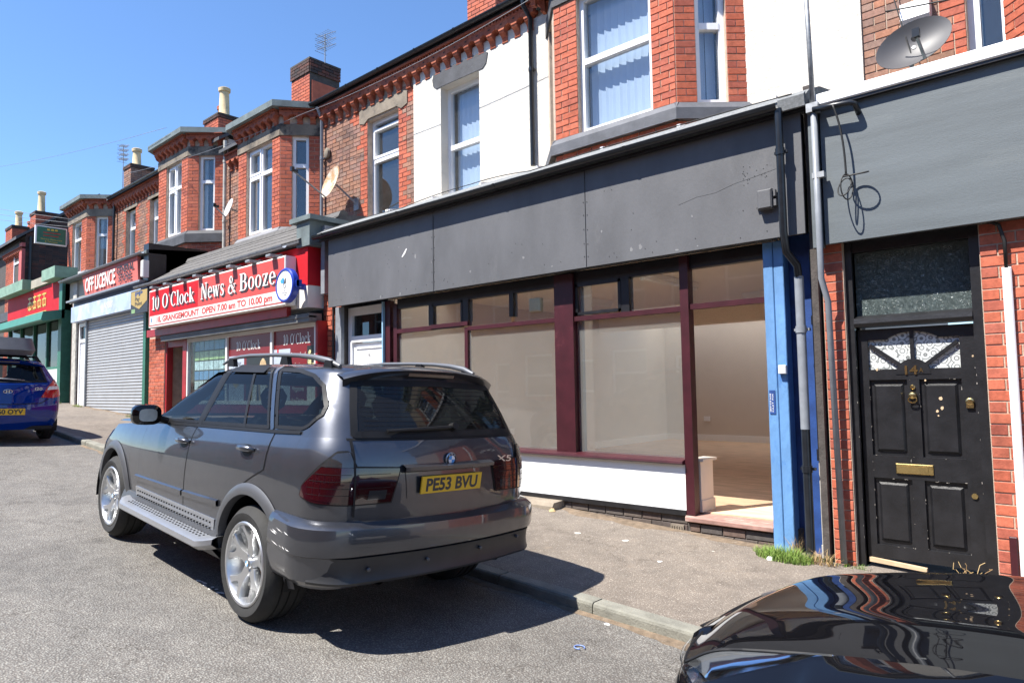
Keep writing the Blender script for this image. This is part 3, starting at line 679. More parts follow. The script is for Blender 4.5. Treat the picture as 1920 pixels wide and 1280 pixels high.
# junction box
mb = MB(); mb.chbox(A, -2.46, -2.325, -6.28, -6.20, 3.20, 3.38, .012); mb.fb(A, -2.325, -2.30, -6.27, -6.23, 3.31, 3.37); mb.fb(A, -2.325, -2.295, -6.27, -6.23, 3.22, 3.28); mb.fb(A, -2.49, -2.46, -6.275, -6.245, 3.23, 3.27)
part('junction_box', mb, 'board_grey', b16)
# ground floor frame
YG = 6.52
def G(mb, x0, x1, z0, z1, y0=YG, d=.09): mb.box(x0, x1, y0, y0+d, z0, z1)
fr_ = MB()
_G = G
def G(mb, *a):
    if mb is fr_: q_ = MB(); _G(q_, *a); part('frame_post', q_, 'maroon', b16)
    else: _G(mb, *a)
G(fr_, -8.42, -8.28, .35, 2.93, 6.50); G(fr_, -8.22, -8.14, .82, 2.88)
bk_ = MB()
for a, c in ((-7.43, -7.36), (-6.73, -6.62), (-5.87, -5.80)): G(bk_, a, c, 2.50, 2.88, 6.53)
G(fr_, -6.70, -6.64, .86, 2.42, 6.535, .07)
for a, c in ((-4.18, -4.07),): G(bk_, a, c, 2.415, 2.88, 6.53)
G(bk_, -8.14, -2.54, 2.80, 2.95, 6.531); part('top_light_frame', bk_, 'black_paint_and_shade', b16)  # maroon bars coloured black: the fascia's shadow put into their colour
G(fr_, -5.10, -4.82, .82, 2.93, 6.49, .16)
G(fr_, -3.425, -3.33, .27, 2.93, 6.48, .11); G(fr_, -4.84, -4.81, .82, 2.9, 6.55, .09)
tr_ = MB(); fr_ = None; G(tr_, -8.14, -7.36, 2.43, 2.49, 6.515); G(tr_, -7.36, -6.62, 2.445, 2.50, 6.513); G(tr_, -6.62, -5.10, 2.375, 2.425, 6.515); G(tr_, -4.82, -3.425, 2.36, 2.415, 6.505); G(tr_, -3.33, -2.54, 2.37, 2.425, 6.50, .07)
part('transom', tr_, 'maroon', b16)
mb = MB(); mb.prof(A, [(-6.66, .775), (-6.44, .775), (-6.425, .79), (-6.43, .81), (-6.50, .83), (-6.66, .84)], -8.14, -3.43); part('window_sill', mb, 'maroon', b16)
# panes of the shop window
for a, c, z0, z1 in ((-8.14, -6.70, .84, 2.43), (-6.64, -5.10, .84, 2.375), (-4.81, -3.425, .84, 2.36), (-8.14, -7.43, 2.49, 2.80), (-7.36, -6.73, 2.5, 2.8), (-6.62, -5.87, 2.425, 2.8), (-5.80, -5.10, 2.425, 2.8), (-4.81, -4.18, 2.415, 2.8), (-4.07, -3.425, 2.415, 2.8), (-3.33, -2.54, 2.425, 2.8)):
    mb = MB(); mb.box(a-.005, c+.005, 6.565, 6.571, z0-.005, z1+.005); part('pane', mb, 'shop_pane', b16)
# inner opener frames (dark)
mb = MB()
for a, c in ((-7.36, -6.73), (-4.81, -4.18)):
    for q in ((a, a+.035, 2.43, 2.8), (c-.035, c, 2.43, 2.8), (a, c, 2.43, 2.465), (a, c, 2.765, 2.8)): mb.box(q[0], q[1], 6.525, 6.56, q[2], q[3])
part('opener_frame', mb, 'black_paint_and_shade', b16)
# stall riser, black skirting board, plinth bricks
mb = MB(); mb.box(-8.2, -3.43, 6.49, 6.66, .31, .775); part('stall_riser', mb, 'white_paint', b16)
mb = MB(); mb.box(-8.2, -3.43, 6.478, 6.60, .255, .309); part('skirting_board', mb, 'black_paint_and_shade', b16)
mb = MB(); mb.box(-9.7, -2.3, 6.52, 6.8, -.3, .254); part('plinth_wall', mb, 'mortar_dark', b16)
k16.field(F(0, 6.52), -8.2, -3.43, -.1, .254, (), 'brick_plinth', n=-.01, d=.02, base=-.01, H=.088)
k16.field(F(0, 6.50), -3.40, -2.53, -.16, .19, (), 'brick_plinth', n=-.01, d=.02, base=.015, H=.088)
mb = MB(); mb.box(-3.40, -2.53, 6.50, 6.8, -.3, .19); part('doorway_base', mb, 'mortar_dark', b16)
mb = MB(); mb.prof(A, [(-6.95, .20), (-6.475, .20), (-6.455, .21), (-6.455, .245), (-6.47, .262), (-6.95, .285)], -3.43, -2.53); part('threshold', mb, 'threshold_wood', b16)
mb = MB(); mb.prof(A, [(-6.7, .06), (-6.28, .06), (-6.28, .21), (-6.31, .25), (-6.7, .27)], -8.3, -5.02); part('step_stone', mb, 'stone', b16)
mb = MB()
mb.box(-3.62, -3.47, 6.492, 6.53, .05, .155)
for i in range(5): mb.box(-3.61+.028*i, -3.60+.028*i, 6.482, 6.50, .065, .14)
mb.box(-3.62, -3.47, 6.483, 6.50, .098, .106); part('air_brick', mb, 'stone', b16)
# blue door post and blue return
mb = MB(); mb.chbox(A, -2.515, -2.422, -6.56, -6.42, zg(-2.4)-.05, 2.93, .006); mb.chbox(A, -2.418, -2.325, -6.56, -6.423, zg(-2.4)-.05, 2.93, .006); part('door_post', mb, 'blue_paint', b16)
mb = MB(); mb.box(-2.36, -2.06, 6.60, 6.72, -.1, 3.0); part('side_panel', mb, 'blue_dark', b16)
mb = MB(); mb.chbox(A, -2.395, -2.325, -6.42, -6.375, 1.68, 1.76, .008); part('bell_box', mb, 'upvc', b16)
mb = MB(); mb.box(-2.50, -2.445, 6.414, 6.42, 1.31, 1.53); s_ = part('sticker', mb, 'blue_dark', b16)
t_ = MB(); ff = F(-2.455, 6.414, 0)
for i, q in enumerate(('FAST FIX', '0800 028 6658')): t_ = MB(); text_mb(t_, ff, q, -.008-.022*i, 1.33, .012, wid=.17, n=.001, tilt=math.pi/2); part('lettering', t_, 'white_paint', s_, recalc=False)
downpipe(b16, [(-2.22, 6.17, 4.08), (-2.22, 6.18, 2.95), (-2.22, 6.22, 2.78), (-2.17, 6.34, 2.66), (-2.165, 6.36, 2.5)], .036)
downpipe(b16, [(-2.165, 6.36, 2.56), (-2.165, 6.36, 1.18)], .042, 'grey_plastic', 2)
downpipe(b16, [(-2.165, 6.36, 1.22), (-2.165, 6.36, .10), (-2.165, 6.30, .04)], .040, 'black_plastic', 2)
# number 16 white door at the left end, with brick pier
k16.field(F(0, 6.50), -10.06, -9.52, .3, 4.2, (), 'brick_red', n=-.01, base=.3)
mb = MB(); mb.box(-10.06, -9.52, 6.50, 6.9, 0, 4.3); part('pier', mb, 'mortar_dark', b16); mb = MB(); mb.box(-2.058, -2.002, 6.36, 7.8, -.2, 4.3); part('pier', mb, 'mortar_dark', b16)
mb = MB(); mb.box(-9.66, -9.50, 6.46, 6.52, .3, 2.95); part('pier_edging', mb, 'grey_plastic', b16)
d16 = MB(); fd = F(0, 6.60)
d16.fb(fd, -9.50, -9.40, -.08, .0, .45, 2.93); d16.fb(fd, -8.52, -8.43, -.08, .0, .45, 2.93); d16.fb(fd, -9.40, -8.52, -.08, 0, 2.8, 2.93); d16.fb(fd, -9.40, -8.52, -.08, .01, 2.36, 2.46)
dfr = part('door_frame', d16, 'upvc', b16)
mb = MB(); mb.fb(fd, -9.41, -8.51, -.06, -.05, 2.45, 2.82); part('pane', mb, 'dark_pane', dfr)
mb = MB(); mb.fb(fd, -9.40, -8.52, -.35, -.34, 2.4, 2.9); part('hall_back', mb, 'dark_room', dfr)
mb = MB(); mb.fb(fd, -9.39, -8.53, -.07, -.035, .46, 2.35)
dw = part('door', mb, 'upvc', b16)
mb = MB()
for a, c in ((-9.27, -9.02), (-8.90, -8.65)):
    for z0, z1, pk in ((.62, 1.25, 0), (1.4, 2.1, .07)):
        P = [(a, z0), (c, z0), (c, z1-(pk if c < -9 else 0)), (a, z1-(0 if c < -9 else pk))]
        P = [(a, z0), (c, z0), (c, z1), (a, z1-pk)] if c < -9 else [(a, z0), (c, z0), (c, z1-pk), (a, z1)]
        mb.ext(fd, P, -.036, -.026)
mb.ext(fd, [(-9.32, 2.28), (-8.6, 2.28), (-8.6, 2.25), (-9.32, 2.25)], -.036, -.02)
part('door_moulding', mb, 'upvc', dw)
lettering(dw, fd, '16', -9.0, 2.12, .06, 'wire_black', wid=.055, n=-.03)
mb = MB(); mb.box(-8.43, -8.40, 6.46, 6.56, .4, 2.93); part('door_trim', mb, 'pale_blue', b16)
# the empty room behind the glass
def room(x0, x1, y0, y1, z0, z1):
    m = MB(); m.box(x0-.1, x1+.1, y0, y1+.1, z0-.15, z0); part('shop_floor', m, 'plywood', b16)
    m = MB(); m.box(x0-.1, x1+.1, 7.78, 12.4, z1, z1+.1); part('shop_ceiling', m, 'ceiling_paint', b16)
    m = MB(); m.box(x0-.1, x0, y0+.02, y1, z0, z1); m.box(x1, x1+.1, y0+.02, y1, z0, z1); m.box(x0-.1, x1+.1, y1, y1+.1, z0, z1)
    m.box(-5.15, -4.78, 6.66, 6.82, z0, z1)
    o = part('shop_wall', m, 'plaster', b16)
    m = MB(); m.box(x0, x0+.02, y0+.05, y1, z0, z0+.14); m.box(x1-.02, x1, y0+.05, y1, z0, z0+.14); m.box(x0+.02, x1-.02, y1-.02, y1, z0, z0+.14); part('skirting', m, 'white_paint', o)
    m = MB(); m.box(-5.62, -5.54, y1-.06, y1, z0+.14, z0+1.55); part('pipe_box', m, 'plaster', o)
    m = MB(); m.box(-7.4, -7.25, y1-.02, y1, z0+.45, z0+.56); m.box(x0, x0+.02, 9.2, 9.4, z0+.45, z0+.56); part('socket', m, 'upvc', o)
room(-8.38, -2.54, 6.66, 15.0, .285, 3.05)
# single-storey back addition and rooflights added to daylight the shop, behind a downstand beam
mb = MB(); mb.box(-8.38, -2.54, 12.2, 12.4, 2.74, 3.05); part('ceiling_beam', mb, 'ceiling_paint', b16)
for i in range(6):
    a_ = -8.35+.965*i; mb = MB(); mb.add([(a_-.01, 12.48, 3.40+.003*(i % 2)), (a_+.975, 12.48, 3.40+.003*(i % 2)), (a_+.975, 14.97, 3.30+.003*(i % 2)), (a_-.01, 14.97, 3.30+.003*(i % 2))], [(0, 1, 2, 3)]); part('added_rooflight', mb, 'added_rooflight_sheet', b16)
mb = MB(); mb.box(-8.5, -2.4, 12.4, 12.5, 3.05, 3.45); mb.box(-8.5, -2.4, 14.95, 15.1, 3.05, 3.35); mb.box(-8.5, -8.36, 12.5, 14.95, 3.05, 3.4); mb.box(-2.54, -2.4, 12.5, 14.95, 3.05, 3.4); part('added_rooflight_well', mb, 'ceiling_paint', b16)
for x0, y0, x1, y1 in ((-4.6, 7.6, -4.5, 9.1), (-4.5, 10.6, -3.0, 10.7), (-6.6, 8.4, -6.5, 9.9), (-7.6, 11.6, -6.1, 11.7)):
    mb = MB(); mb.box(x0, x1, y0, y1, 2.98, 3.045); mb.box(x0+.02, x1-.02, y0+.02, y1-.02, 2.94, 2.98); part('strip_light', mb, 'white_paint', b16)
mb = MB(); mb.box(-3.425, -3.325, 6.62, 6.9, .285, .80); mb.box(-3.44, -3.285, 6.60, 6.92, .80, .825); mb.box(-3.44, -3.312, 6.61, 6.91, .285, .40); part('window_return', mb, 'plaster', b16)
mb = MB(); mb.chbox(F(0, 0), -5.54, -5.36, -6.60, -6.535, 2.53, 2.70, .01)
for i in range(4): mb.fb(F(0, 0), -5.52, -5.39, -6.54, -6.525, 2.555+.035*i, 2.565+.035*i)
pm('cream_plastic', (.52, .46, .30), .5); part('extractor_fan', mb, 'cream_plastic', b16)
k16.done()

# ======== number 14: blue-grey fascia, black door 14A
b14 = thing('corner_shop_house', (-.9, 7, zg(-.9)), 'house with blue-grey fascia board, black panelled door 14A and red brick piers', 'house')
k14 = Bricks(b14)
W14 = (-.97, -.60, 4.3, 6.4)
mb = MB(); wall(mb, W, -1.9, 3.5, 4.0, 8.4, [W14], -.25, -.003); part('upper_wall', mb, 'mortar', b14)
k14.field(W, -1.9, -.5, 4.1, 6.6, [W14], 'brick_brown', 'brick_red', qends=())
window(b14, W, *W14, (), (), blind='half', n=-.12, fw=.10)
frs, Ls = bay(b14, k14, -.67, -.07, 1.8, 2.4, YB, YW, 4.3, 4.6, 6.6, 6.9, 8, (.3, 1.55), (.25, .6), roofz=8, corn=False, sides='RFL', mull=False)
roof(b14, -1.9, 3.5, 7.6, 8.2, 10.0, 9.85)
mb = MB(); mb.prof(A, [(-6.262, 4.05), (-6.262, 4.12), (-6.3, 4.14), (-7.82, 4.34), (-7.82, 4.2), (-6.4, 4.05)], -1.97, 3.5); part('shop_roof', mb, 'lead', b14)
mb = MB(); mb.chbox(A, -1.93, 3.5, -6.26, -6.215, 4.03, 4.135, .01); part('edge_trim', mb, 'upvc', b14)
mb = MB(); mb.box(-1.97, 3.5, 6.232, 6.278, 4.005, 4.029); part('soffit_board', mb, 'black_paint_and_shade', b14)
for a, c in ((-1.90, .54), (.545, 3.0)):
    mb = MB(); mb.chbox(A, a, c, -6.31, -6.28, 2.80, 4.03, .004); part('fascia_board', mb, 'board_bluegrey', b14)
mb = MB(); mb.chbox(A, -2.0, -1.915, -6.34, -6.266, 2.78, 4.045, .004); part('fascia_end', mb, 'board_bluegrey', b14)
mb = MB(); mb.box(-1.9, 3, 6.312, 6.5, 2.82, 4.03); part('fascia_backing', mb, 'black_paint_and_shade', b14)
mb = MB(); mb.box(-1.98, -1.80, 6.41, 6.9, -.3, 2.85); part('pier', mb, 'mortar', b14); mb = MB(); mb.box(-.80, 3.0, 6.41, 6.9, -.5, 2.85); part('pier', mb, 'mortar', b14)
k14.field(F(0, 6.41), -1.98, -1.80, -.2, 2.84, (), 'brick_red', base=-.2, H=.0865); k14.field(F(0, 6.41), -.80, 1.2, -.3, 2.84, (), 'brick_red', base=-.3, H=.0865)
D = F(0, 6.53)
mb = MB(); mb.fb(D, -1.83, -1.745, -.1, .07, -.05, 2.82); mb.fb(D, -.875, -.80, -.1, .07, -.1, 2.82); mb.fb(D, -1.745, -.875, -.1, .05, 2.73, 2.82); mb.prof(D, [(-.1, 2.07), (.07, 2.07), (.085, 2.10), (.08, 2.14), (.02, 2.17), (-.1, 2.17)], -1.745, -.875)
mb.fb(D, -1.80, -1.745, -.1, .03, 0, 2.75)
dfr = part('door_frame', mb, 'black_paint_and_shade', b14)
m, t, n, l, b_ = newmat('pattern_glass')
b_.inputs['Base Color'].default_value = (.11, .14, .14, 1); b_.inputs['Roughness'].default_value = .18; b_.inputs['Specular IOR Level'].default_value = .8
v = coords(n, l, (1, 1, 1)); nz = noise(n, l, 16, 2, .5, v, 2.5); mp = n.new('ShaderNodeMath'); mp.operation = 'PINGPONG'; mp.inputs[1].default_value = .06; l.new(nz.outputs[0], mp.inputs[0])
bp = n.new('ShaderNodeBump'); bp.inputs['Strength'].default_value = 1; bp.inputs['Distance'].default_value = .12; l.new(mp.outputs[0], bp.inputs['Height']); l.new(bp.outputs[0], b_.inputs['Normal'])
mb = MB(); mb.fb(D, -1.75, -.87, -.05, -.03, 2.165, 2.735); part('transom_pane', mb, 'pattern_glass', dfr)
# the door leaf: stiles, rails, raised panels, fan light
x0, x1, zb_, zt_ = -1.74, -.88, .10, 2.05
dm = MB(); nf = -.0
dm.fb(D, x0, -1.665, -.045, nf, zb_, zt_); dm.fb(D, -.985, x1, -.045, nf, zb_, zt_)
for a, c in ((zb_, .21), (.775, .965), (1.61, 1.70)): dm.fb(D, -1.665, -.985, -.045, nf-.001, a, c)
dm.fb(D, -1.375, -1.285, -.045, nf-.002, .21, .775); dm.fb(D, -1.375, -1.285, -.045, nf-.002, .965, 1.61)
# top rail with the arched edge of the fan light
cx, cz, rad = -1.325, 1.66, .355
arc = [(cx+rad*math.cos(t), cz+rad*math.sin(t)) for t in [R(58)+R(64)*i/10 for i in range(11)]]
dm.ext(D, [(-.985, zt_), (-1.665, zt_), (-1.665, 1.955)]+[(arc[-1][0], 1.955)]+[q for q in reversed(arc)]+[(arc[0][0], 1.955), (-.985, 1.955)], -.045, nf-.001)
dm.ext(D, [(cx+.13*math.cos(t), 1.655+.13*math.sin(t)) for t in [math.pi*i/12 for i in range(13)]], -.045, .004)
for an in (38, 90, 142):
    ca, sa = math.cos(R(an)), math.sin(R(an)); r0, r1 = .10, (.375 if an == 90 else .41)
    p_, q_ = (cx+r0*ca, 1.66+r0*sa), (cx+r1*ca, 1.66+r1*sa)
    if q_[1] > 2.03: q_ = (q_[0], 2.02)
    h_ = .014; dm.ext(D, [(p_[0]+h_*sa, p_[1]-h_*ca), (q_[0]+h_*sa, q_[1]-h_*ca), (q_[0]-h_*sa, q_[1]+h_*ca), (p_[0]-h_*sa, p_[1]+h_*ca)], -.04, .003)
door = part('door', dm, 'black_paint_and_shade', b14)
for a, c, z0, z1 in ((-1.665, -1.375, .21, .775), (-1.285, -.985, .21, .775), (-1.665, -1.375, .965, 1.61), (-1.285, -.985, .965, 1.61)):
    mb = MB(); mb.fb(D, a, c, -.04, -.028, z0, z1); mb.chbox(D, a+.03, c-.03, -.028, -.006, z0+.035, z1-.035, .02); part('door_panel', mb, 'black_paint_and_shade', door)
m, t, n, l, b_ = newmat('lace_glass')
v = coords(n, l); vo = n.new('ShaderNodeTexVoronoi'); vo.inputs['Scale'].default_value = 17; vo.feature = 'F1'; l.new(v, vo.inputs['Vector'])
sn = n.new('ShaderNodeMath'); sn.operation = 'PINGPONG'; sn.inputs[1].default_value = .17; l.new(vo.outputs['Distance'], sn.inputs[0])
rp = ramp(n, [(.02, (.16, .17, .17)), (.09, (.62, .64, .63))]); l.new(sn.outputs[0], rp.inputs[0]); l.new(rp.outputs[0], b_.inputs['Base Color']); b_.inputs['Roughness'].default_value = .15; b_.inputs['Coat Weight'].default_value = .6
mb = MB(); mb.fb(D, -1.67, -.98, -.035, -.025, 1.69, 2.03); part('fan_light_pane', mb, 'lace_glass', door)
mb = MB(); mb.chbox(D, -1.49, -1.215, 0, .016, .822, .905, .006); mb.fb(D, -1.455, -1.25, .016, .022, .845, .885); part('letter_box', mb, 'brass', door)
mb = MB(); mb.lathe([(.018, 0), (.02, .01), (.016, .014)], D.p(-1.335, 0, 1.545), (0, -1, 0), 14); mb.lathe([(.03, 0), (.033, .012), (.026, .03), (.012, .036)], D.p(-1.335, 0, 1.475), (0, -1, 0), 16)
mb.tube([D.p(-1.335+.032*math.cos(t), .03, 1.44+.025*math.sin(t)) for t in [2*math.pi*i/16 for i in range(17)]], .006, 6); part('knocker', mb, 'brass', door, True, 40)
mb = MB(); mb.lathe([(.03, 0), (.03, .018), (.02, .022)], D.p(-.935, 0, 1.425), (0, -1, 0), 18); mb.fb(D, -.96, -.91, 0, .02, 1.375, 1.41); part('door_lock', mb, 'brass', door)
mb = MB(); mb.lathe([(.022, 0), (.022, .012)], D.p(-.94, 0, .68), (0, -1, 0), 16); part('lower_lock', mb, 'brass', door)
lettering(door, D, '14', -1.385, 1.655, .07, 'brass', wid=.095, n=.009, bold=.03); lettering(door, D, 'A', -1.28, 1.67, .035, 'brass', wid=.03, n=.009, bold=.02)
pm('bare_wood', (.55, .40, .25), .8, var=.2)
mb = MB()
for u_, z_, r_ in ((-1.14, 1.45, .016), (-1.13, 1.375, .014), (-1.165, 1.345, .011), (-1.16, 1.31, .006), (-.90, 1.79, .008), (-1.24, 1.60, .008), (-1.6, 1.70, .01)):
    mb.ext(D, [(u_+r_*random.uniform(.6, 1.2)*math.cos(t), z_+r_*random.uniform(.7, 1.5)*math.sin(t)) for t in [2*math.pi*i/7 for i in range(7)]], -.008, .0015 if u_ < -1.2 or u_ > -.95 else -.004)
part('paint_chips', mb, 'bare_wood', door)
pm('old_primer', (.26, .235, .21), .9, var=.2); mb = MB()
for i in range(85):
    e_ = random.random()
    if e_ < .45: u_, z_, nn = random.choice((-1.83, -1.746, -.876, -.802))+random.uniform(-.004, .004), random.uniform(.02, 2.1)**1.0, .0712
    elif e_ < .7: u_, z_, nn = random.uniform(-1.66, -.99), random.choice((.21, .775, .965, 1.61, 1.70))+random.uniform(-.006, .004), .0006
    else: u_, z_, nn = random.choice((-1.665, -1.375, -1.285, -.985))+random.uniform(-.004, .004), random.uniform(.2, 1.6), .0006
    w_, h_ = random.uniform(.001, .004), random.uniform(.002, .014)
    if .45 <= e_ < .7: w_, h_ = h_, w_
    mb.ext(D, [(u_+w_*random.uniform(.5, 1.2)*math.cos(t), z_+h_*random.uniform(.5, 1.2)*math.sin(t)) for t in [2*math.pi*j/5 for j in range(5)]], nn-.003, nn)
tag(part('paint_flakes', mb, 'old_primer', door), kind='stuff')
mb = MB(); mb.hexa([D.p(*q) for q in ((-1.73, -.02, .06), (-1.3, -.02, .035), (-1.3, .025, .035), (-1.73, .025, .06), (-1.73, -.02, .098), (-1.3, -.02, .062), (-1.3, .025, .062), (-1.73, .025, .098))]); part('weather_bar', mb, 'bare_wood', door)
mb = MB(); mb.prof(A, [(-6.8, -.3), (-6.40, -.3), (-6.40, .0), (-6.8, .03)], -1.80, -.80); part('step_stone', mb, 'stone', b14)
# pipes between 16 and 14A
mb = MB(); mb.tube([(-2.06, 6.45, 2.8), (-2.06, 6.45, .95)], .036, 10); mb.tube([(-2.06, 6.45, 2.2), (-2.06, 6.45, 2.12)], .045, 10); mb.tube([(-2.06, 6.45, 1.0), (-2.06, 6.45, .9)], .047, 10); part('soil_pipe', mb, 'black_paint_and_shade', b14, True, 40)
pm('pipe_pale', (.42, .40, .36), .7, var=.3, scale=8, c2=(.2, .14, .1), c2amt=.6)
mb = MB(); mb.tube([(-2.06, 6.45, .92), (-2.055, 6.44, .08)], .034, 10); mb.tube([(-2.055, 6.44, .16), (-2.055, 6.44, .05)], .042, 10); part('soil_pipe_base', mb, 'pipe_pale', b14, True, 40)
mb = MB(); mb.chbox(F(0, 6.41), -.66, -.60, 0, .05, .0, 2.45, .01); part('cable_duct', mb, 'upvc', b14)
mb = MB(); mb.tube([(-.63, 6.37, 2.45), (-.63, 6.36, 2.65), (-.66, 6.35, 2.78), (-.76, 6.34, 2.83)], .014, 6); part('duct_cable', mb, 'wire_black', b14, True)
mb = MB(); mb.chbox(F(0, 6.41), -.72, -.67, 0, .035, -.1, .42, .006); part('pipe_guard', mb, 'maroon', b14)
k14.done()

# ======== number 18: red shop, brown brick wall with one window, brick bay
b18 = thing('corner_store', (-13, 7, zg(-13)), 'brick shop with red fascia, slate canopy and tall white bay windows above', 'shop')
k18 = Bricks(b18)
W2 = (-10.66, -9.72, 4.82, 6.77)
mb = MB(); wall(mb, W, -12.4, -9.26, 4.0, 7.41, [W2], -.25, -.003); part('upper_wall', mb, 'mortar', b18); mb = MB(); wall(mb, W, -16.4, -15.1, 4.0, 7.41, [], -.25, -.003); part('upper_wall', mb, 'mortar', b18)
k18.field(W, -12.3, -9.26, 4.5, 7.14, [(W2[0], W2[1], W2[2], W2[3]), (-10.9, -9.45, 6.77, 7.02)], 'brick_brown', 'brick_red', base=4.5)
k18.field(W, -16.4, -15.1, 4.5, 7.14, [], 'brick_brown', base=4.5)
mb = MB(); mb.ext(W, [(-10.9, 6.77), (-10.9, 7.0), (-10.6, 7.1), (-9.7, 7.1), (-9.45, 7.0), (-9.45, 6.77), (-9.62, 6.72), (-9.75, 6.80), (-10.62, 6.80), (-10.75, 6.72)], -.12, .025); part('lintel', mb, 'stone', b18)
window(b18, W, *W2, (), (5.98,), n=-.12, fw=.07, openers=[(W2[0]+.05, W2[1]-.05, 6.02, 6.6)], blind=None)
cornice(b18, W, -12.2, -9.26, 7.04, ZS=.64); cornice(b18, W, -16.3, -15.3, 7.04, ZS=.64)
gutter(b18, W, -12.3, -9.26, .235, 7.51, r_=.055); mb = MB(); mb.fb(W, -12.3, -9.26, .14, .178, 7.43, 7.55); part('eaves_board', mb, 'black_paint_and_shade', b18)
bay(b18, k18, -15.2, -14.65, -12.85, -12.31, YB, YW, 4.5, 4.97, 6.90, 7.14, 7.43, (.37, 1.48), (.24, .58), roofz=7.43, blind=None, trans=.68, lint='stone_soot')
roof(b18, -16.4, -9.26, 7.6, 7.54, 9.7, 9.01, 10.9, 8.17)
downpipe(b18, [(-12.12, YW-.2, 7.42), (-12.12, YW-.08, 7.2), (-12.12, YW-.08, 4.8)], .035, 'grey_plastic')
chimney(b18, -16.27, -15.38, 9.5, 10.4, 7.3, 10.2, 'brick_red', pots=(), cap=.35, render='clay_red')
# slate canopy roof
for r_ in range(4):
    for c_ in range(22):
        t0, t1 = r_/4, (r_+1.25)/4
        a = -16.5+.287*c_+(.14 if r_ % 2 else 0); a2 = min(a+.283, -10.2)
        if a2-a < .05: continue
        y0, z0 = 6.10+.85*t0, 4.10+.58*t0; y1, z1 = 6.10+.85*min(t1, 1.05), 4.10+.58*min(t1, 1.05)
        mb = MB(); e = .014+.004*random.random()
        mb.hexa([(a, y0, z0+e), (a2, y0, z0+e), (a2, y1, z1), (a, y1, z1), (a, y0, z0+e+.012), (a2, y0, z0+e+.012), (a2, y1, z1+.012), (a, y1, z1+.012)])
        part('slate', mb, 'slate_worn', b18)
mb = MB(); mb.prof(A, [(-6.1, 4.06), (-6.1, 4.10), (-6.97, 4.69), (-7.85, 4.80), (-7.85, 4.0)], -16.5, -10.2); part('canopy_roof', mb, 'slate', b18)
mb = MB()
for i in range(14): a = -16.5+.45*i; mb.prof(A, [(-6.88, 4.66), (-6.93, 4.76), (-7.0, 4.79), (-7.08, 4.75), (-7.1, 4.66)], a, a+.445)
part('ridge_tiles', mb, 'slate_worn', b18)
gutter(b18, A, -17.2, -10.55, -6.03, 4.07, 'grey_plastic', .055, 1.1)
mb = MB(); mb.box(-10.35, -9.95, 6.15, 7.8, 4.0, 4.42); mb.box(-10.5, -9.85, 6.1, 7.8, 4.42, 4.5); part('parapet', mb, 'lead', b18)
pm('sign_red', (.50, .012, .02), .65, var=.08, scale=2, spec=.2); pm('sign_red_dark', (.30, .012, .016), .45, var=.2, scale=4, c2=(.5, .4, .35), c2amt=.68)
pm('sign_pink', (.52, .075, .065), .55, var=.05, spec=.3); pm('off_white', (.74, .72, .68), .5, var=.06, scale=2)
mb = MB(); mb.box(-16.7, -10.08, 6.2, 6.62, 3.35, 4.02); part('fascia_board', mb, 'sign_red', b18)
mb = MB(); mb.box(-16.7, -10.085, 6.205, 6.62, 2.98, 3.35); part('fascia_lower', mb, 'off_white', b18)
mb = MB(); mb.box(-16.7, -10.6, 6.12, 6.2, 2.86, 3.02); part('shutter_pelmet', mb, 'sign_red_dark', b18)
pm('shutter_grey', (.13, .13, .128), .6, var=.3, scale=3); mb = MB(); mb.box(-16.0, -9.97, 6.16, 6.4, 2.73, 2.87); mb.box(-16.0, -9.97, 6.145, 6.3, 2.80, 2.83); part('shutter_box', mb, 'shutter_grey', b18)
mb = MB(); mb.box(-17.0, -16.13, 6.3, 6.7, .6, 3.0); part('pier', mb, 'mortar', b18); k18.field(F(0, 6.3), -17.0, -16.13, .9, 2.85, (), 'brick_red')
mb = MB(); mb.box(-15.18, -15.0, 6.3, 6.45, .6, 2.75); mb.box(-16.13, -16.05, 6.32, 6.45, .6, 2.75); mb.box(-16.05, -15.18, 6.33, 6.45, 2.6, 2.75); part('door_frame', mb, 'sign_red_dark', b18)
pm('tan_board', (.42, .30, .15), .7, var=.1); mb = MB(); mb.box(-15.6, -15.18, 6.5, 6.54, .6, 2.6); part('inner_door', mb, 'tan_board', b18)
mb = MB(); mb.box(-16.1, -15.1, 7.2, 7.25, .6, 2.7); part('shop_back', mb, 'dark_room', b18); mb = MB(); mb.box(-15.1, -10.0, 6.9, 6.95, .6, 2.75); part('shop_back', mb, 'dark_room', b18)
mb = MB(); mb.box(-10.0, -9.94, 6.3, 6.5, .5, 2.75); mb.box(-14.99, -9.94, 6.32, 6.5, .3, 1.35); part('stall_riser', mb, 'sign_red_dark', b18)
mb = MB()
for x in (-14.98, -13.19, -11.46, -10.02): mb.box(x-.035, x+.035, 6.31, 6.38, 1.35, 2.73)
mb.box(-14.98, -10.0, 6.312, 6.378, 2.66, 2.73); mb.box(-14.98, -10.0, 6.312, 6.378, 1.35, 1.42); part('window_frame', mb, 'off_white', b18)
mb = MB(); mb.box(-14.96, -13.2, 6.345, 6.351, 1.4, 2.68); part('pane', mb, 'shop_pane_clear', b18)
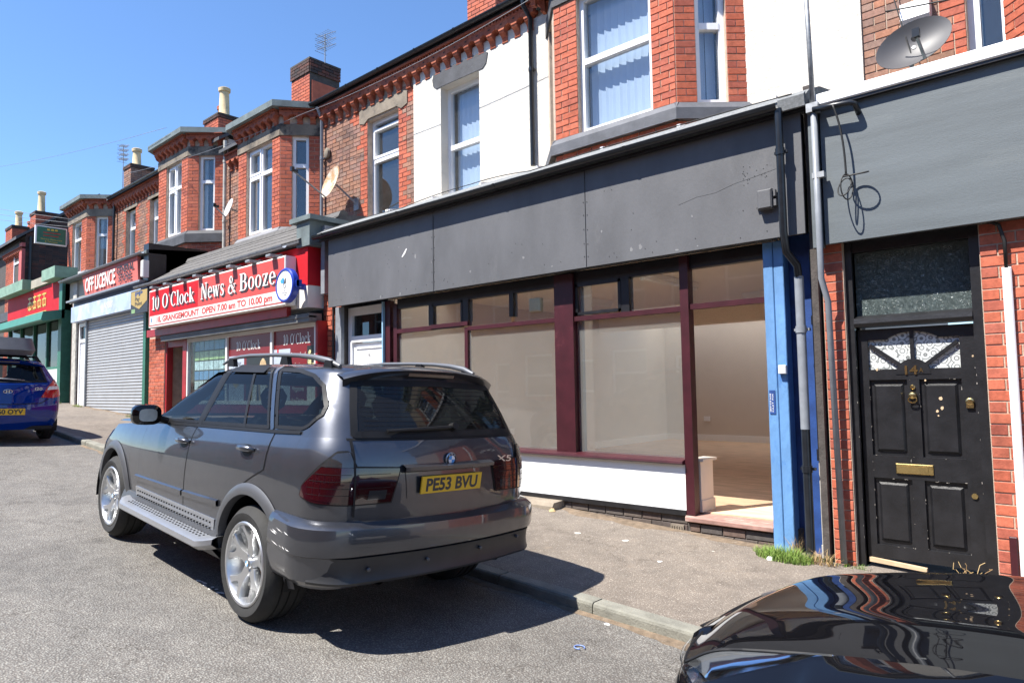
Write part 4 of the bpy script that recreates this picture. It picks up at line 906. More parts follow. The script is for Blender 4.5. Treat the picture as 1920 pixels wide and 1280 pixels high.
# window graphics on the two right-hand panes
SHOPF = F(0, 6.345)
def panel(name, x0, x1, z0, z1, mat, parent, n=0., th=.006): 
    q = MB(); q.fb(SHOPF, x0, x1, n-th, n, z0, z1); return part(name, q, mat, parent)
pm('maroon_vinyl', (.17, .012, .014), .35, var=.05); pm('grey_vinyl', (.42, .47, .55), .4, var=.04); pm('photo_dark', (.02, .022, .022), .35)
pm('photo_bread', (.50, .36, .20), .5, var=.4, scale=12); pm('photo_corn', (.55, .50, .25), .5, var=.5, scale=20)
g1 = panel('window_poster', -13.155, -11.495, 1.42, 2.66, 'maroon_vinyl', b18); g2 = panel('window_poster', -11.425, -10.055, 1.42, 2.66, 'maroon_vinyl', b18)
panel('poster_panel', -13.13, -12.52, 1.42, 2.28, 'grey_vinyl', g1, .002); panel('poster_photo', -12.43, -11.5, 1.42, 2.26, 'photo_dark', g1, .002)
def oval(mb, cx_, cz_, rx, rz, n): mb.ext(SHOPF, [(cx_+rx*math.cos(t), cz_+rz*math.sin(t)*(1 if math.sin(t) > 0 else 1.6)) for t in [2*math.pi*i/18 for i in range(18)]], n-.001, n)
q = MB(); oval(q, -12.13, 1.75, .13, .33, .004); oval(q, -11.80, 1.80, .17, .40, .004); part('poster_print', q, 'photo_bread', g1)
q = MB(); oval(q, -12.11, 1.72, .08, .26, .006); oval(q, -11.78, 1.75, .11, .33, .006); part('poster_print', q, 'off_white', g1)
panel('poster_panel', -11.42, -10.86, 1.42, 2.33, 'grey_vinyl', g2, .002); panel('poster_photo', -10.32, -10.06, 1.80, 2.35, 'photo_dark', g2, .002); panel('poster_panel', -10.32, -10.06, 1.42, 1.79, 'off_white', g2, .002)
q = MB()
for i in range(16): oval(q, -10.19+random.uniform(-.08, .08), 1.88+.025*i, .035, .025, .003+.0004*i)
part('poster_print', q, 'photo_corn', g2)
panel('tape', -11.30, -11.25, 2.2, 2.33, 'sign_red', g2, .004)
serif(g1, SHOPF, "10 O'Clock", -12.83, 2.38, .17, 'off_white', .93); serif(g2, SHOPF, "10 O'Clock", -11.09, 2.40, .18, 'off_white', .88)
pm('ink', (.03, .03, .035), .5)
lettering(g1, SHOPF, 'Pay your', -13.05, 2.09, .10, 'ink', wid=.42, n=.004); lettering(g1, SHOPF, 'bills here', -13.05, 1.92, .10, 'ink', wid=.42, n=.004)
pm('pp_yellow', (.62, .42, .05), .4, var=.03); q = MB(); q.ext(SHOPF, [(-12.95, 1.85), (-12.72, 1.85), (-12.72, 1.72), (-12.835, 1.65), (-12.95, 1.72)], .003, .005); part('poster_print', q, 'pp_yellow', g1)
for i, s in enumerate(('Frozen food', 'Confectionary', 'Newspapers', 'Magazines', 'Ice Cream', 'Stationary', 'Greeting Cards')):
    ww = .042*len(s); lettering(g2, SHOPF, s, -10.60-ww/2, 2.17-.2*i+(.02 if i else 0), .085, 'off_white', wid=ww, n=.004)
# posters pasted inside the left pane
pm('poster_blue', (.03, .14, .30), .4, var=.3, scale=9); pm('poster_green', (.20, .32, .12), .4, var=.5, scale=12); pm('poster_teal', (.30, .42, .44), .4, var=.5, scale=14)
for r_ in range(6):
    for c_ in range(7):
        x = -14.80+.225*c_; z = 1.44+.205*r_
        q = MB(); q.box(x, x+.20, 6.40+.003*((r_+c_) % 2), 6.405+.003*((r_+c_) % 2), z, z+.18)
        part('price_card', q, ['poster_blue', 'poster_teal', 'poster_blue', 'poster_teal', 'poster_green', 'poster_blue'][r_], b18)
q = MB(); q.box(-14.9, -14.3, 6.33, 6.335, 1.36, 1.55); part('door_sticker', q, 'sign_red', b18)
mb = MB(); mb.tube([(-9.72, 6.46, 3.0), (-9.72, 6.46, .5)], .02, 6); mb.tube([(-9.72, 6.46, 3.0), (-9.76, 6.4, 3.05)], .03, 6); part('conduit', mb, 'wire_black', b18)
mb = MB(); mb.box(-9.97, -9.86, 6.38, 6.6, 3.2, 4.35); part('side_duct', mb, 'grey_plastic', b18)
k18.done()

# ======== number 20: shuttered off licence
b20 = thing('shuttered_shop', (-20.5, 7, zg(-20.5)), 'brick shop closed by a grey roller shutter, two brick bays above', 'shop')
k20 = Bricks(b20, 200)
WA = (-21.36, -20.68, 5.4, 7.33); WB = (-23.26, -22.46, 5.4, 7.33)
mb = MB(); wall(mb, W, -24.5, -19.7, 4.2, 7.78, [WA, WB], -.25, -.003); part('upper_wall', mb, 'mortar', b20); mb = MB(); wall(mb, W, -17, -16.4, 4.2, 7.9, [], -.25, -.003); part('upper_wall', mb, 'mortar', b20)
k20.field(W, -24.3, -19.8, 5.0, 7.52, [WA, WB], 'brick_brown', 'brick_red'); k20.field(W, -16.9, -16.4, 5.0, 7.7, [], 'brick_brown')
for w_ in (WA, WB):
    window(b20, W, *w_, (), (6.75,), n=-.12, blind='half')
    mb = MB(); mb.fb(W, w_[0]-.15, w_[1]+.15, -.1, .02, 7.33, 7.52); part('lintel', mb, 'stone', b20)
cornice(b20, W, -24.2, -19.9, 7.46, ZS=.62); gutter(b20, W, -24.2, -19.7, .235, 7.9); mb = MB(); mb.fb(W, -24.2, -19.7, .14, .178, 7.84, 7.95); part('eaves_board', mb, 'black_paint_and_shade', b20)
bay(b20, k20, -19.8, -19.14, -17.31, -16.6, YB, YW, 5.0, 5.62, 7.53, 7.77, 8.06, (.50, 1.45), (.28, .68), roofz=8.06, blind='half', trans=.66, sillh=.3, sill='stone_black', lint='stone_soot')
bay(b20, k20, -27.4, -26.87, -24.95, -24.27, YB, YW, 5.0, 5.6, 7.35, 7.6, 7.89, (.45, 1.4), (.28, .68), roofz=7.89, blind='half', trans=.66, mull=False)
roof(b20, -28, -16.4, 7.6, 7.9, 10.0, 9.55)
chimney(b20, -21.54, -20.54, 9.5, 10.3, 8, 10.2, pots=[(-20.8, 9.8, .95, .17, 'clay_pot'), (-21.2, 9.9, .5, .13, 'clay_red')])
chimney(b20, -27.6, -26.9, 9.2, 10.0, 8, 10.0, 'brick_brown', pots=[(-27.2, 9.5, .7, .16, 'clay_pot')])
downpipe(b20, [(-16.33, YW-.12, 7.8), (-16.33, YW-.12, 4.8)], .045, 'pipe_pale'); downpipe(b20, [(-24.05, YW-.1, 7.78), (-24.05, YW-.1, 5.0)], .04, 'black_paint_and_shade')
mb = MB(); mb.prof(A, [(-6.15, 4.86), (-6.15, 4.93), (-6.3, 4.96), (-7.85, 5.1), (-7.85, 4.9)], -23.3, -16.9); part('shop_roof', mb, 'lead', b20)
mb = MB(); mb.box(-17.2, -16.9, 6.2, 7.85, 4.2, 5.1); part('parapet', mb, 'black_paint_and_shade', b20)
gutter(b20, A, -23.3, -17.0, -6.1, 4.9, 'grey_plastic', .05, 1.6)
pm('faded_board', (.36, .33, .26), .7, var=.2, scale=2); pm('faded_blue', (.38, .47, .62), .6, var=.2, scale=1.6, c2=(.55, .58, .62), c2amt=.5); pm('navy', (.035, .06, .16), .5, var=.2)
mb = MB(); mb.box(-23.2, -17.2, 6.34, 6.5, 4.25, 4.86); part('fascia_board', mb, 'faded_board', b20)
mb = MB(); mb.box(-22.6, -17.2, 6.28, 6.5, 4.06, 4.24); part('fascia_rail', mb, 'navy', b20)
mb = MB(); mb.box(-22.6, -17.1, 6.08, 6.28, 4.20, 4.25); part('canopy_edge', mb, 'grey_plastic', b20)
mb = MB(); mb.box(-22.35, -17.2, 6.15, 6.5, 3.62, 4.05); ps = part('shutter_pelmet', mb, 'faded_blue', b20)
lettering(ps, F(0, 6.15), 'PAY POINT', -19.65, 3.78, .15, 'off_white', wid=.6, bold=.03)
pm('shutter_metal', (.38, .385, .39), .5, .35, var=.08, scale=3)
mb = MB(); prof = []; z = 1.0
n_ = 34; hh = (3.62-1.0)/n_
for i in range(n_):
    prof += [(-6.33, z), (-6.315, z+hh*.2), (-6.31, z+hh*.5), (-6.315, z+hh*.8)]; z += hh
prof += [(-6.33, 3.62)]
rows = [[A.p(x, n, zz) for n, zz in prof] for x in (-21.45, -17.25)]; mb.grid(rows); part('roller_shutter', mb, 'shutter_metal', b20)
mb = MB(); mb.box(-21.5, -21.42, 6.27, 6.42, .9, 3.65); part('shutter_guide', mb, 'galv', b20); mb = MB(); mb.box(-17.28, -17.12, 6.25, 6.42, .8, 3.5)
pm('green_paint', (.03, .14, .09), .5, var=.2); part('shutter_guide', mb, 'green_paint', b20)
mb = MB(); mb.box(-22.35, -22.27, 6.36, 6.45, 1.1, 3.6); mb.box(-21.6, -21.5, 6.36, 6.45, 1.1, 3.6); mb.box(-22.27, -21.6, 6.36, 6.45, 3.5, 3.6); mb.box(-22.27, -21.6, 6.36, 6.45, 3.05, 3.14); part('door_frame', mb, 'upvc', b20)
mb = MB(); mb.box(-22.27, -21.6, 6.39, 6.44, 1.1, 3.05); dd = part('door', mb, 'upvc', b20)
mb = MB()
for z0, z1 in ((1.25, 1.9), (2.05, 2.85)):
    for a in (-22.2, -21.9): mb.chbox(F(0, 6.39), a, a+.24, 0, .012, z0, z1, .01)
part('door_panel', mb, 'upvc', dd)
mb = MB(); mb.box(-22.27, -21.6, 6.40, 6.41, 3.14, 3.5); part('transom_pane', mb, 'dark_pane', b20)
mb = MB(); mb.box(-23.0, -22.4, 6.35, 6.7, .9, 4.3); part('pier', mb, 'brick_soot_and_shade', b20)
mb = MB(); mb.box(-22.75, -22.42, 6.30, 6.36, 1.1, 4.8); part('pier_facing', mb, 'pale_blue' if 0 else 'pipe_pale', b20)
mb = MB(); mb.box(-24.2, -16.9, 6.6, 7.8, .6, 4.9); part('shop_body', mb, 'mortar_dark', b20)
mb = MB(); mb.chbox(A, -17.0, -16.86, -6.2, -6.06, 4.28, 4.68, .02); part('alarm_box', mb, 'off_white', b20)
k20.done()

# ======== green single-storey takeaway
bt = thing('takeaway', (-27, 7, zg(-27)), 'single-storey takeaway with red fascia, green awning box and dark windows', 'shop')
pm('green_copper', (.20, .32, .24), .7, var=.25, scale=3); pm('green_awning', (.05, .20, .15), .55, var=.1); pm('tile_white', (.66, .65, .62), .35, var=.04, scale=1)
mb = MB(); mb.box(-30.2, -23.5, 6.3, 6.5, 4.1, 5.05); fs = part('fascia_board', mb, 'sign_red', bt)
for i in range(4):
    q = MB(); x = -27.5+.55*i
    for a, c, z0, z1 in ((0, .42, 4.78, 4.83), (.06, .36, 4.62, 4.67), (0, .42, 4.42, 4.47), (.18, .24, 4.38, 4.85), (.0, .05, 4.4, 4.66), (.37, .42, 4.4, 4.66)): q.fb(F(0, 6.3), x+a, x+c, 0, .01+.001*(a*10), z0, z1)
    part('lettering', q, 'pp_yellow', fs)
q = MB(); q.fb(F(0, 6.3), -27.8, -25.4, 0, .006, 4.22, 4.26); part('gold_line', q, 'pp_yellow', fs)
mb = MB(); mb.box(-30.3, -27.0, 6.0, 6.6, 5.06, 5.40); mb.box(-24.8, -23.45, 6.0, 6.6, 5.06, 5.40); mb.box(-27.0, -24.8, 6.3, 6.6, 5.06, 5.25); part('parapet', mb, 'green_copper', bt)
mb = MB(); mb.box(-26.9, -24.9, 6.22, 6.26, 5.08, 5.35); pp = part('name_board', mb, 'faded_board', bt)
mb = MB(); mb.prof(A, [(-6.3, 4.12), (-5.75, 4.02), (-5.70, 3.78), (-5.75, 3.74), (-6.3, 3.86)], -30.1, -23.5); part('awning_box', mb, 'green_awning', bt)
mb = MB()
for x in (-30.0, -28.4, -26.8, -25.3, -23.75): mb.box(x-.05, x+.05, 6.3, 6.4, 1.6, 3.9)
mb.box(-30, -23.7, 6.3, 6.42, 2.36, 2.44); mb.box(-23.8, -23.5, 6.22, 6.5, 1.2, 5.0); part('window_frame', mb, 'green_paint', bt)
mb = MB(); mb.box(-30, -23.75, 6.36, 6.37, 2.42, 3.9); part('pane', mb, 'dark_pane', bt)
mb = MB(); mb.box(-30.2, -23.5, 7.2, 7.3, 1.2, 5); mb.box(-30.2, -23.5, 6.6, 11, 5.0, 5.06); mb.box(-30.2, -30, 6.5, 11, 1, 5.0); part('shop_body', mb, 'dark_room', bt)
for i in range(12):
    for j in range(2): q = MB(); q.chbox(F(0, 6.30), -29.95+.515*i, -29.44+.515*i, 0, .02, 1.40+.48*j, 1.875+.48*j, .004); part('wall_tile', q, 'tile_white', bt)
mb = MB(); mb.box(-30, -23.75, 6.301, 6.5, .9, 2.36); part('stall_riser', mb, 'mortar', bt)

# ======== far house beyond, its dark brick gable end towards us
bh = thing('gable_house', (-36, 9, zg(-36)), 'far brick house with a dark sooty gable end and red front', 'house')
X = -33.0
mb = MB(); P = [(7.4, 1.0), (12.6, 1.0), (12.6, 8.05), (10.0, 10.1), (7.4, 8.05)]
mb.add([(X, y, z) for y, z in P]+[(X-9, y, z) for y, z in P], [(0, 1, 2, 3, 4), (9, 8, 7, 6, 5), (0, 5, 6, 1), (1, 6, 7, 2), (2, 7, 8, 3), (3, 8, 9, 4), (4, 9, 5, 0)]); part('wall', mb, 'mortar_dark', bh)
kh = Bricks(bh, 0); gf = FR(X, 7.4, X, 12.6)
k = 0; z = 4.0
while z < 9.9:
    e = 5.2 if z < 8.0 else max(0, (10.1-z)/2.05*2.6+2.6)
    s = 0 if z < 8.0 else max(0, (z-8.05)/2.05*2.6)
    kh.field(gf, s, e, z, z+.0845, (), 'brick_soot_and_shade', 'brick_red' if 0 else None, base=z) if e-s > .3 else None
    z += .0845
pm('pink_paint', (.50, .11, .10), .7, var=.15)
ff = FR(X-9, 7.4, X, 7.4); ops = [(7.4, 8.45, 6.05, 7.6), (7.4, 8.45, 3.2, 4.7)]
kh.field(ff, 6, 8.6, 2, 7.7, ops, 'brick_red'); kh.done()
mb = MB(); mb.fb(ff, 8.6, 9.0, 0, .12, 1, 7.75); part('corner_pier', mb, 'pink_paint', bh)
for o_ in ops: window(bh, ff, *o_, (), (o_[2]+1.0,), n=.03, room=.1, blind=None, glass='dark_pane')
mb = MB(); mb.fb(ff, 0, 8.6, 0, .1, 7.6, 7.85); mb.fb(ff, 0, 8.6, 0, .1, 4.72, 5.1); part('lintel_band', mb, 'stone_black', bh); mb = MB(); mb.fb(ff, 0, 8.6, 0, .14, 5.75, 5.95); part('sill_band', mb, 'stone_grey', bh)
mb = MB()
for y0, z0, y1, z1 in ((7.05, 7.95, 10.0, 10.28), (12.95, 7.95, 10, 10.28)):
    mb.add([(X+.12, y0, z0), (X-9, y0, z0), (X-9, y1, z1), (X+.12, y1, z1), (X+.12, y0, z0-.12), (X-9, y0, z0-.12), (X-9, y1, z1-.12), (X+.12, y1, z1-.12)], [(0, 1, 2, 3), (7, 6, 5, 4), (0, 4, 5, 1), (1, 5, 6, 2), (2, 6, 7, 3), (3, 7, 4, 0)])
part('roof', mb, 'slate', bh); cornice(bh, ff, 6, 9, 7.3)
mb = MB(); mb.tube([(X+.06, 7.55, 8), (X+.06, 7.55, 3)], .05, 8); part('downpipe', mb, 'black_paint_and_shade', bh)
chimney(bh, -36.8, -35.9, 8.4, 9.4, 8.2, 9.75, pots=[(-36.3, 8.7, 1.0, .16, 'clay_pot')]); chimney(bh, -40.2, -39, 8.2, 9.4, 8.2, 9.6, pots=[(-39.7, 8.6, .85, .16, 'clay_pot'), (-39.3, 9.0, .35, .14, 'clay_red')])

# ======== terrace across the street, seen only as reflections
bo = thing('opposite_terrace', (-8, -11, zg(-8)), 'brick terrace across the street, mirrored in the parked cars and panes', 'house')
FO = F(14, -8.3, math.pi)
mb = MB(); P = []
ops = []
for i in range(12): u = .9+4.3*i; ops += [(u, u+1.5, 1.2, 2.9), (u, u+1.3, 4.2, 5.9), (u+2.3, u+3.2, .2, 2.6), (u+2.3, u+3.3, 4.2, 5.9)]
wall(mb, FO, 0, 52, -.5, 7.0, ops, -.3, 0); part('wall', mb, 'brick_red', bo)
mb = MB(); mb.fb(FO, 0, 52, -.5, -.4, -.4, 7); part('room_back', mb, 'dark_room', bo)
mb = MB()
for a, c, z0, z1 in ops:
    for q in ((a, a+.08, z0, z1), (c-.08, c, z0, z1), (a, c, z0, z0+.08), (a, c, z1-.08, z1), (a, c, (z0+z1)/2-.04, (z0+z1)/2+.04)): mb.fb(FO, q[0], q[1], -.15, -.1, q[2], q[3])
part('window_frames', mb, 'upvc', bo)
mb = MB(); mb.prof(FO, [(.3, 6.95), (.3, 7.05), (-4, 10), (-4, 9.9)], 0, 52); mb.prof(FO, [(-4, 10), (-4, 9.9), (-8, 7)], 0, 52); part('roof', mb, 'slate', bo)

# ---------------------------------------------------------------- signs
sg = thing('shop_sign', (-13.35, 6.1, 3.0), "long red box sign reading 10 O'Clock News & Booze above the red shop", 'sign')
S = F(0, 5.99)
mb = MB(); mb.chbox(S, -16.25, -10.43, -.2, 0, 3.03, 3.87, .012); body = part('sign_box', mb, 'off_white', sg)
mb = MB(); mb.fb(S, -16.22, -10.46, 0, .004, 3.07, 3.84); part('sign_face', mb, 'sign_pink', body)
mb = MB(); mb.fb(S, -16.17, -10.52, 0, .007, 3.09, 3.285); part('sign_strip', mb, 'off_white', body)
mb = MB(); mb.fb(S, -16.17, -13.75, 0, .006, 3.31, 3.82); part('sign_face', mb, 'sign_red', body)
def shadow_text(txt, u, z, h, wid, bold):
    serif(body, S, txt, u+.045, z-.035, h, 'ink', wid, .008); serif(body, S, txt, u, z, h, 'off_white', wid, .013)
shadow_text("10 O'Clock", -16.05, 3.42, .30, 2.15, .025); shadow_text('News', -13.6, 3.42, .32, 1.0, .045); shadow_text('&', -12.45, 3.42, .32, .30, .045); shadow_text('Booze', -12.0, 3.42, .32, 1.28, .045)
lettering(body, S, '18, GRANGEMOUNT  OPEN 7.00 am TO 10.00 pm', -15.78, 3.135, .115, 'sign_pink', wid=4.95, n=.01, bold=.035)
for x in (-16.08, -10.62):
    mb = MB(); mb.fb(S, x-.03, x+.03, .007, .009, 3.15, 3.24); part('sign_mark', mb, 'poster_blue', body)
for i in range(8):
    x = -15.9+.72*i; mb = MB(); mb.chbox(S, x, x+.16, -.1, .13, 3.87, 3.92, .01); mb.fb(S, x+.05, x+.11, -.15, -.1, 3.82, 3.95); part('sign_lamp', mb, 'galv', sg)
ls = thing('lottery_sign', (-10.1, 6.0, 3.1), 'round blue-rimmed white lottery sign on a bracket beside the red box sign', 'sign')
pm('lottery_blue', (.02, .05, .36), .3, var=.03); pm('sky_blue', (.06, .32, .72), .4, var=.03)
Lc = Vector((-10.17, 5.88, 3.315)); ax = (0, -1, 0)
mb = MB(); mb.lathe([(.27, -.06), (.285, -.04), (.285, .04), (.27, .06), (.245, .062), (.24, .05)], Lc, ax, 36); part('rim', mb, 'lottery_blue', ls, True, 35)
mb = MB(); mb.lathe([(.238, -.05), (.238, .053)], Lc, ax, 36); disc = part('disc', mb, 'upvc', ls)
mb = MB(); mb.box(-9.93, -9.84, 5.86, 5.9, 3.27, 3.37); mb.box(-10.2, -10.14, 5.93, 6.22, 3.27, 3.37); mb.box(-9.86, -9.84, 5.86, 5.95, 3.26, 3.38); part('bracket', mb, 'lottery_blue', ls)
LF = F(Lc.x, Lc.y-.053)
for i, s in enumerate(('THE', 'NATIONAL', 'LOTTERY')): ww = .024*len(s); lettering(disc, LF, s, -ww/2, Lc.z-.10-.04*i, .028, 'ink', wid=ww, n=.002)
q = MB(); q.ext(LF, [(-.13, Lc.z+.08), (-.07, Lc.z+.12), (-.02, Lc.z+.13), (0, Lc.z+.06), (-.03, Lc.z+.03), (-.10, Lc.z+.04)], .001, .002); part('emblem', q, 'sky_blue', disc)
q = MB()
for pts in ([(0, .0), (.03, .03), (.05, .0), (.02, -.06), (-.02, -.06), (-.04, -.02), (-.02, .02), (-.025, .07), (-.005, .07), (0, .02)], [(.02, .03), (.03, .09), (.045, .09), (.045, .02)]):
    cl = pts+[pts[0]]
    for a, c in zip(cl, cl[1:]): q.tube([LF.p(a[0]+.01, .003, Lc.z+a[1]+.02), LF.p(c[0]+.01, .003, Lc.z+c[1]+.02)], .004, 5)
part('emblem', q, 'ink', disc)
pp_ = thing('pay_sign', (-16.9, 6.0, 3.4), 'gold and black Pay Point panel projecting beside the red box sign', 'sign')
PF = F(-17.46, 6.03)
mb = MB(); mb.fb(PF, 0, 1.02, -.08, 0, 3.44, 3.98); pb = part('panel', mb, 'ink', pp_)
pm('pp_gold', (.42, .28, .06), .4, var=.04); mb = MB(); mb.ext(PF, [(.03, 3.96), (.99, 3.96), (.99, 3.70), (.52, 3.53), (.03, 3.68)], 0, .004); part('gold_field', mb, 'pp_gold', pb)
lettering(pb, PF, 'PP', .28, 3.84, .10, 'navy', wid=.45, n=.006, bold=.04); lettering(pb, PF, 'Pay', .28, 3.73, .085, 'ink', wid=.28, n=.006, bold=.02); lettering(pb, PF, 'Point', .28, 3.62, .085, 'ink', wid=.42, n=.006, bold=.02)
mb = MB(); mb.fb(PF, .06, .28, 0, .004, 3.46, 3.55); part('sticker', mb, 'poster_green', pb)
ol = thing('licence_sign', (-19.3, 6.3, 4.3), 'faded red board reading OFF LICENCE GENERAL STORE over the shutter', 'sign')
OF = F(0, 6.19)
mb = MB(); mb.hexa([OF.p(*q) for q in ((-21.2, -.02, 4.27), (-17.4, -.02, 4.27), (-17.4, -.02, 4.85), (-21.4, -.02, 4.85), (-21.2, .03, 4.27), (-17.4, .03, 4.27), (-17.4, .06, 4.85), (-21.4, .06, 4.85))]); pm('faded_red', (.55, .15, .13), .7, var=.08, spec=.2); ob = part('board', mb, 'faded_red', ol)
lettering(ob, F(0, 6.126), 'OFF LICENCE', -21.1, 4.37, .36, 'off_white', wid=2.25, n=.0, bold=.02); lettering(ob, F(0, 6.126), 'GENERAL', -18.75, 4.58, .17, 'ink', wid=1.15, n=.0, bold=.02); lettering(ob, F(0, 6.126), 'STORE', -18.6, 4.36, .17, 'ink', wid=.85, n=.0, bold=.02)
hs = thing('restaurant_sign', (-26.8, 6.7, 6.6), 'green hanging sign in a white frame projecting from the far bay', 'sign')
HF0 = FR(-26.8, 6.27, -26.8, 7.4)
class _H:
    def p(s, u, n, z): return HF0.p(u*1.12, n, 6.63+(z-6.03)*1.15)
HF = _H()
mb = MB(); mb.fb(HF, 0, .82, -.1, .0, 6.03, 6.56); hb = part('frame', mb, 'upvc', hs)
mb = MB(); mb.fb(HF, .04, .79, 0, .004, 6.06, 6.53); part('panel', mb, 'green_paint', hb)
for i in range(3): q = MB(); q.fb(HF, .3+.1*i, .37+.1*i, .004, .007, 6.44, 6.49); part('lettering', q, 'pp_yellow', hb)
lettering(hb, HF, 'Chinese Restaurant', .14, 6.16, .04, 'pp_yellow', wid=.55, n=.007); lettering(hb, HF, '& Takeaway', .25, 6.09, .04, 'pp_yellow', wid=.33, n=.007)
for a_, z_ in ((.65, 6.36), (.6, 6.27)): q = MB(); q.fb(HF, .2, a_, .004, .007, z_, z_+.02); part('lettering', q, 'sign_red', hb)
mb = MB(); mb.box(-26.9, -26.8, 7.18, 7.28, 6.72, 7.15); part('bracket', mb, 'grey_plastic', hs)

# ---------------------------------------------------------------- satellite dishes, aerials, wires
def dish(name, c, nrm, rx, ry, label, mat, arm=.5, foot=None, roll=0.):
    c = Vector(c); n = Vector(nrm).normalized(); a = Vector((0, 0, 1)).cross(n).normalized(); b_ = n.cross(a)
    a, b_ = a*math.cos(roll)+b_*math.sin(roll), b_*math.cos(roll)-a*math.sin(roll)
    d = thing(name, tuple(foot or c), label, 'satellite dish', 'satellite dishes on the terrace')
    mb = MB(); G_ = []
    for off in (0, -.008):
        for i in range(7):
            r_ = i/6; G_.append([c+a*(rx*r_*math.cos(t))+b_*(ry*r_*math.sin(t))+n*(.12*rx*(r_*r_-1)*2+off) for t in [2*math.pi*j/28 for j in range(28)]])
    mb.grid(G_[:7], True); mb.grid(G_[7:], True); mb.grid([G_[6], G_[13]], True)
    part('reflector', mb, mat, d, True, 50)
    tip = c+n*arm-b_*ry*.45
    mb = MB(); mb.tube([c-b_*ry*.98, tip], .016, 6); part('arm', mb, 'galv', d)
    mb = MB(); mb.tube([tip, tip+(c-tip).normalized()*.10], [.03, .035], 8); mb.box(tip.x-.03, tip.x+.03, tip.y-.03, tip.y+.03, tip.z-.02, tip.z+.06); part('receiver', mb, 'black_plastic', d)
    mb = MB(); bk_ = c-n*.22*rx
    if foot: mb.tube([bk_, bk_-n*.08, Vector(foot)], .02, 6); mb.box(foot[0]-.08, foot[0]+.08, foot[1]-.02, foot[1]+.0, foot[2]-.12, foot[2]+.12)
    part('mount', mb, 'galv', d); return d
m = pm('dish_rust', (.62, .58, .50), .6, var=.1, scale=3, c2=(.40, .22, .09), c2amt=.44); pm('dish_grey', (.07, .068, .073), .5, var=.05); pm('dish_white', (.62, .62, .63), .5, var=.05)
dish('satellite_dish', (-11.28, 7.42, 5.62), (-.12, -.95, .30), .31, .34, 'large rusty satellite dish with long arm beside the downpipe', 'dish_rust', .75, (-11.0, YW-.01, 5.2))
dish('satellite_dish', (-15.55, 7.45, 5.92), (-.1, -.95, .3), .2, .24, 'small white satellite dish left of the tall bay window', 'dish_white', .3, (-15.45, YW-.01, 5.8))
dish('satellite_dish', (-1.37, 7.50, 4.90), (.12, -1, .25), .34, .24, 'grey see-through satellite dish on brown brick above the blue-grey fascia', 'dish_grey', .22, (-1.5, YW-.01, 4.6), roll=.42)
mb = MB(); wc = (-1.38, YW-.02, 5.32); mb.prof(F(-1.38, YW), [(0, 5.28), (.12, 5.20), (.16, 5.24), (.13, 5.42), (0, 5.46)], -.13, .13); solo('vent_cowl', mb, 'upvc', 'white vent cowl on brown brick above the grey satellite dish', 'vent')
mb = MB(); mb.lathe([(.11, 0), (.11, .05), (.08, .07)], (-11.98, YW-.01, 6.45), (-.3, -1, 0), 16); solo('alarm_bell', mb, 'stone', 'round weathered alarm bell on brown brick under the corbels', 'alarm', smooth=True, angle=40)
def aerial(name, base, h, label, k=3, arm=.5, dirx=1):
    d = thing(name, base, label, 'aerial', 'rooftop television aerials'); x, y, z = base
    mb = MB(); mb.tube([(x, y, z), (x, y, z+h)], .014, 6); part('mast', mb, 'galv', d)
    mb = MB()
    for i in range(k):
        zz = z+h-.04-.17*i; mb.tube([(x-arm*.4, y-.1, zz), (x+arm*.6, y+.12, zz+.06*dirx)], .008, 4)
        for j in range(7): t = -.35+.15*j; mb.tube([(x+arm*t, y-.14, zz+.02), (x+arm*t, y+.14, zz+.02)], .005, 4)
        for s in (-.06, .06):
            for e in (-.12, 0, .12): mb.tube([(x-arm*.35, y+e-.06, zz+s), (x-arm*.35, y+e+.06, zz+s)], .006, 4)
            mb.tube([(x-arm*.35, y-.18, zz+s), (x-arm*.35, y+.18, zz+s)], .006, 4)
    part('elements', mb, 'galv', d); return d
aerial('television_aerial', (-15.3, 9.9, 10.2), .78, 'television aerial on the square brick chimney', 3, .55)
aerial('television_aerial', (-27.7, 9.2, 9.0), 1.9, 'tall slim television aerial behind the far corner bay', 4, .35)
def wire(label, pts, sag=0., r_=.006, mat='wire_black', cat='wire', name='overhead_wire', group='wires across the street', n_=16):
    P = []
    for a, c in zip(pts, pts[1:]):
        a, c = Vector(a), Vector(c)
        for i in range(n_): t = i/n_; p = a.lerp(c, t); p.z -= sag*4*t*(1-t); P.append(p)
    P.append(Vector(pts[-1])); mb = MB(); mb.tube(P, r_, 5); return solo(name, mb, mat, label, cat, group, True)
wire('thin wire slung along the corbels from the brick bay to the far roof', [(-5.9, 7.3, 7.15), (-12.0, 7.3, 7.15), (-20, 6.8, 7.6)], .12, .0045, 'grey_plastic')
wire('long sagging wire crossing the sky at far left', [(-17.8, 6.9, 8.3), (-60, 4, 16.5)], .9, .005, 'grey_plastic')
for i, z in enumerate((9.2, 8.75, 8.3)):
    wire(['highest', 'middle', 'lowest'][i]+' of three wires running past the green hanging sign', [(-24.3, 6.9, 7.05-.12*i), (-40, -2.0, z+2.2)], .3, .006, 'grey_plastic')
wire('dark cable looping along the felt edge of the shop roof', [(-9.7, 6.18, 4.17), (-7.6, 6.19, 4.18), (-6.2, 6.19, 4.23), (-5.2, 6.19, 4.18), (-2.1, 6.19, 4.19)], -.02, .006, name='roof_cable')
wire('black wire sloping down the white wall to the mast foot', [(-1.75, 7.7, 6.5), (-1.38, 7.55, 4.72)], .02, .006, name='dish_cable')
wire('wire running from the mast over the far right bay window', [(-1.55, 7.3, 5.2), (.6, 7.0, 4.85)], .05, .008, name='bay_cable')
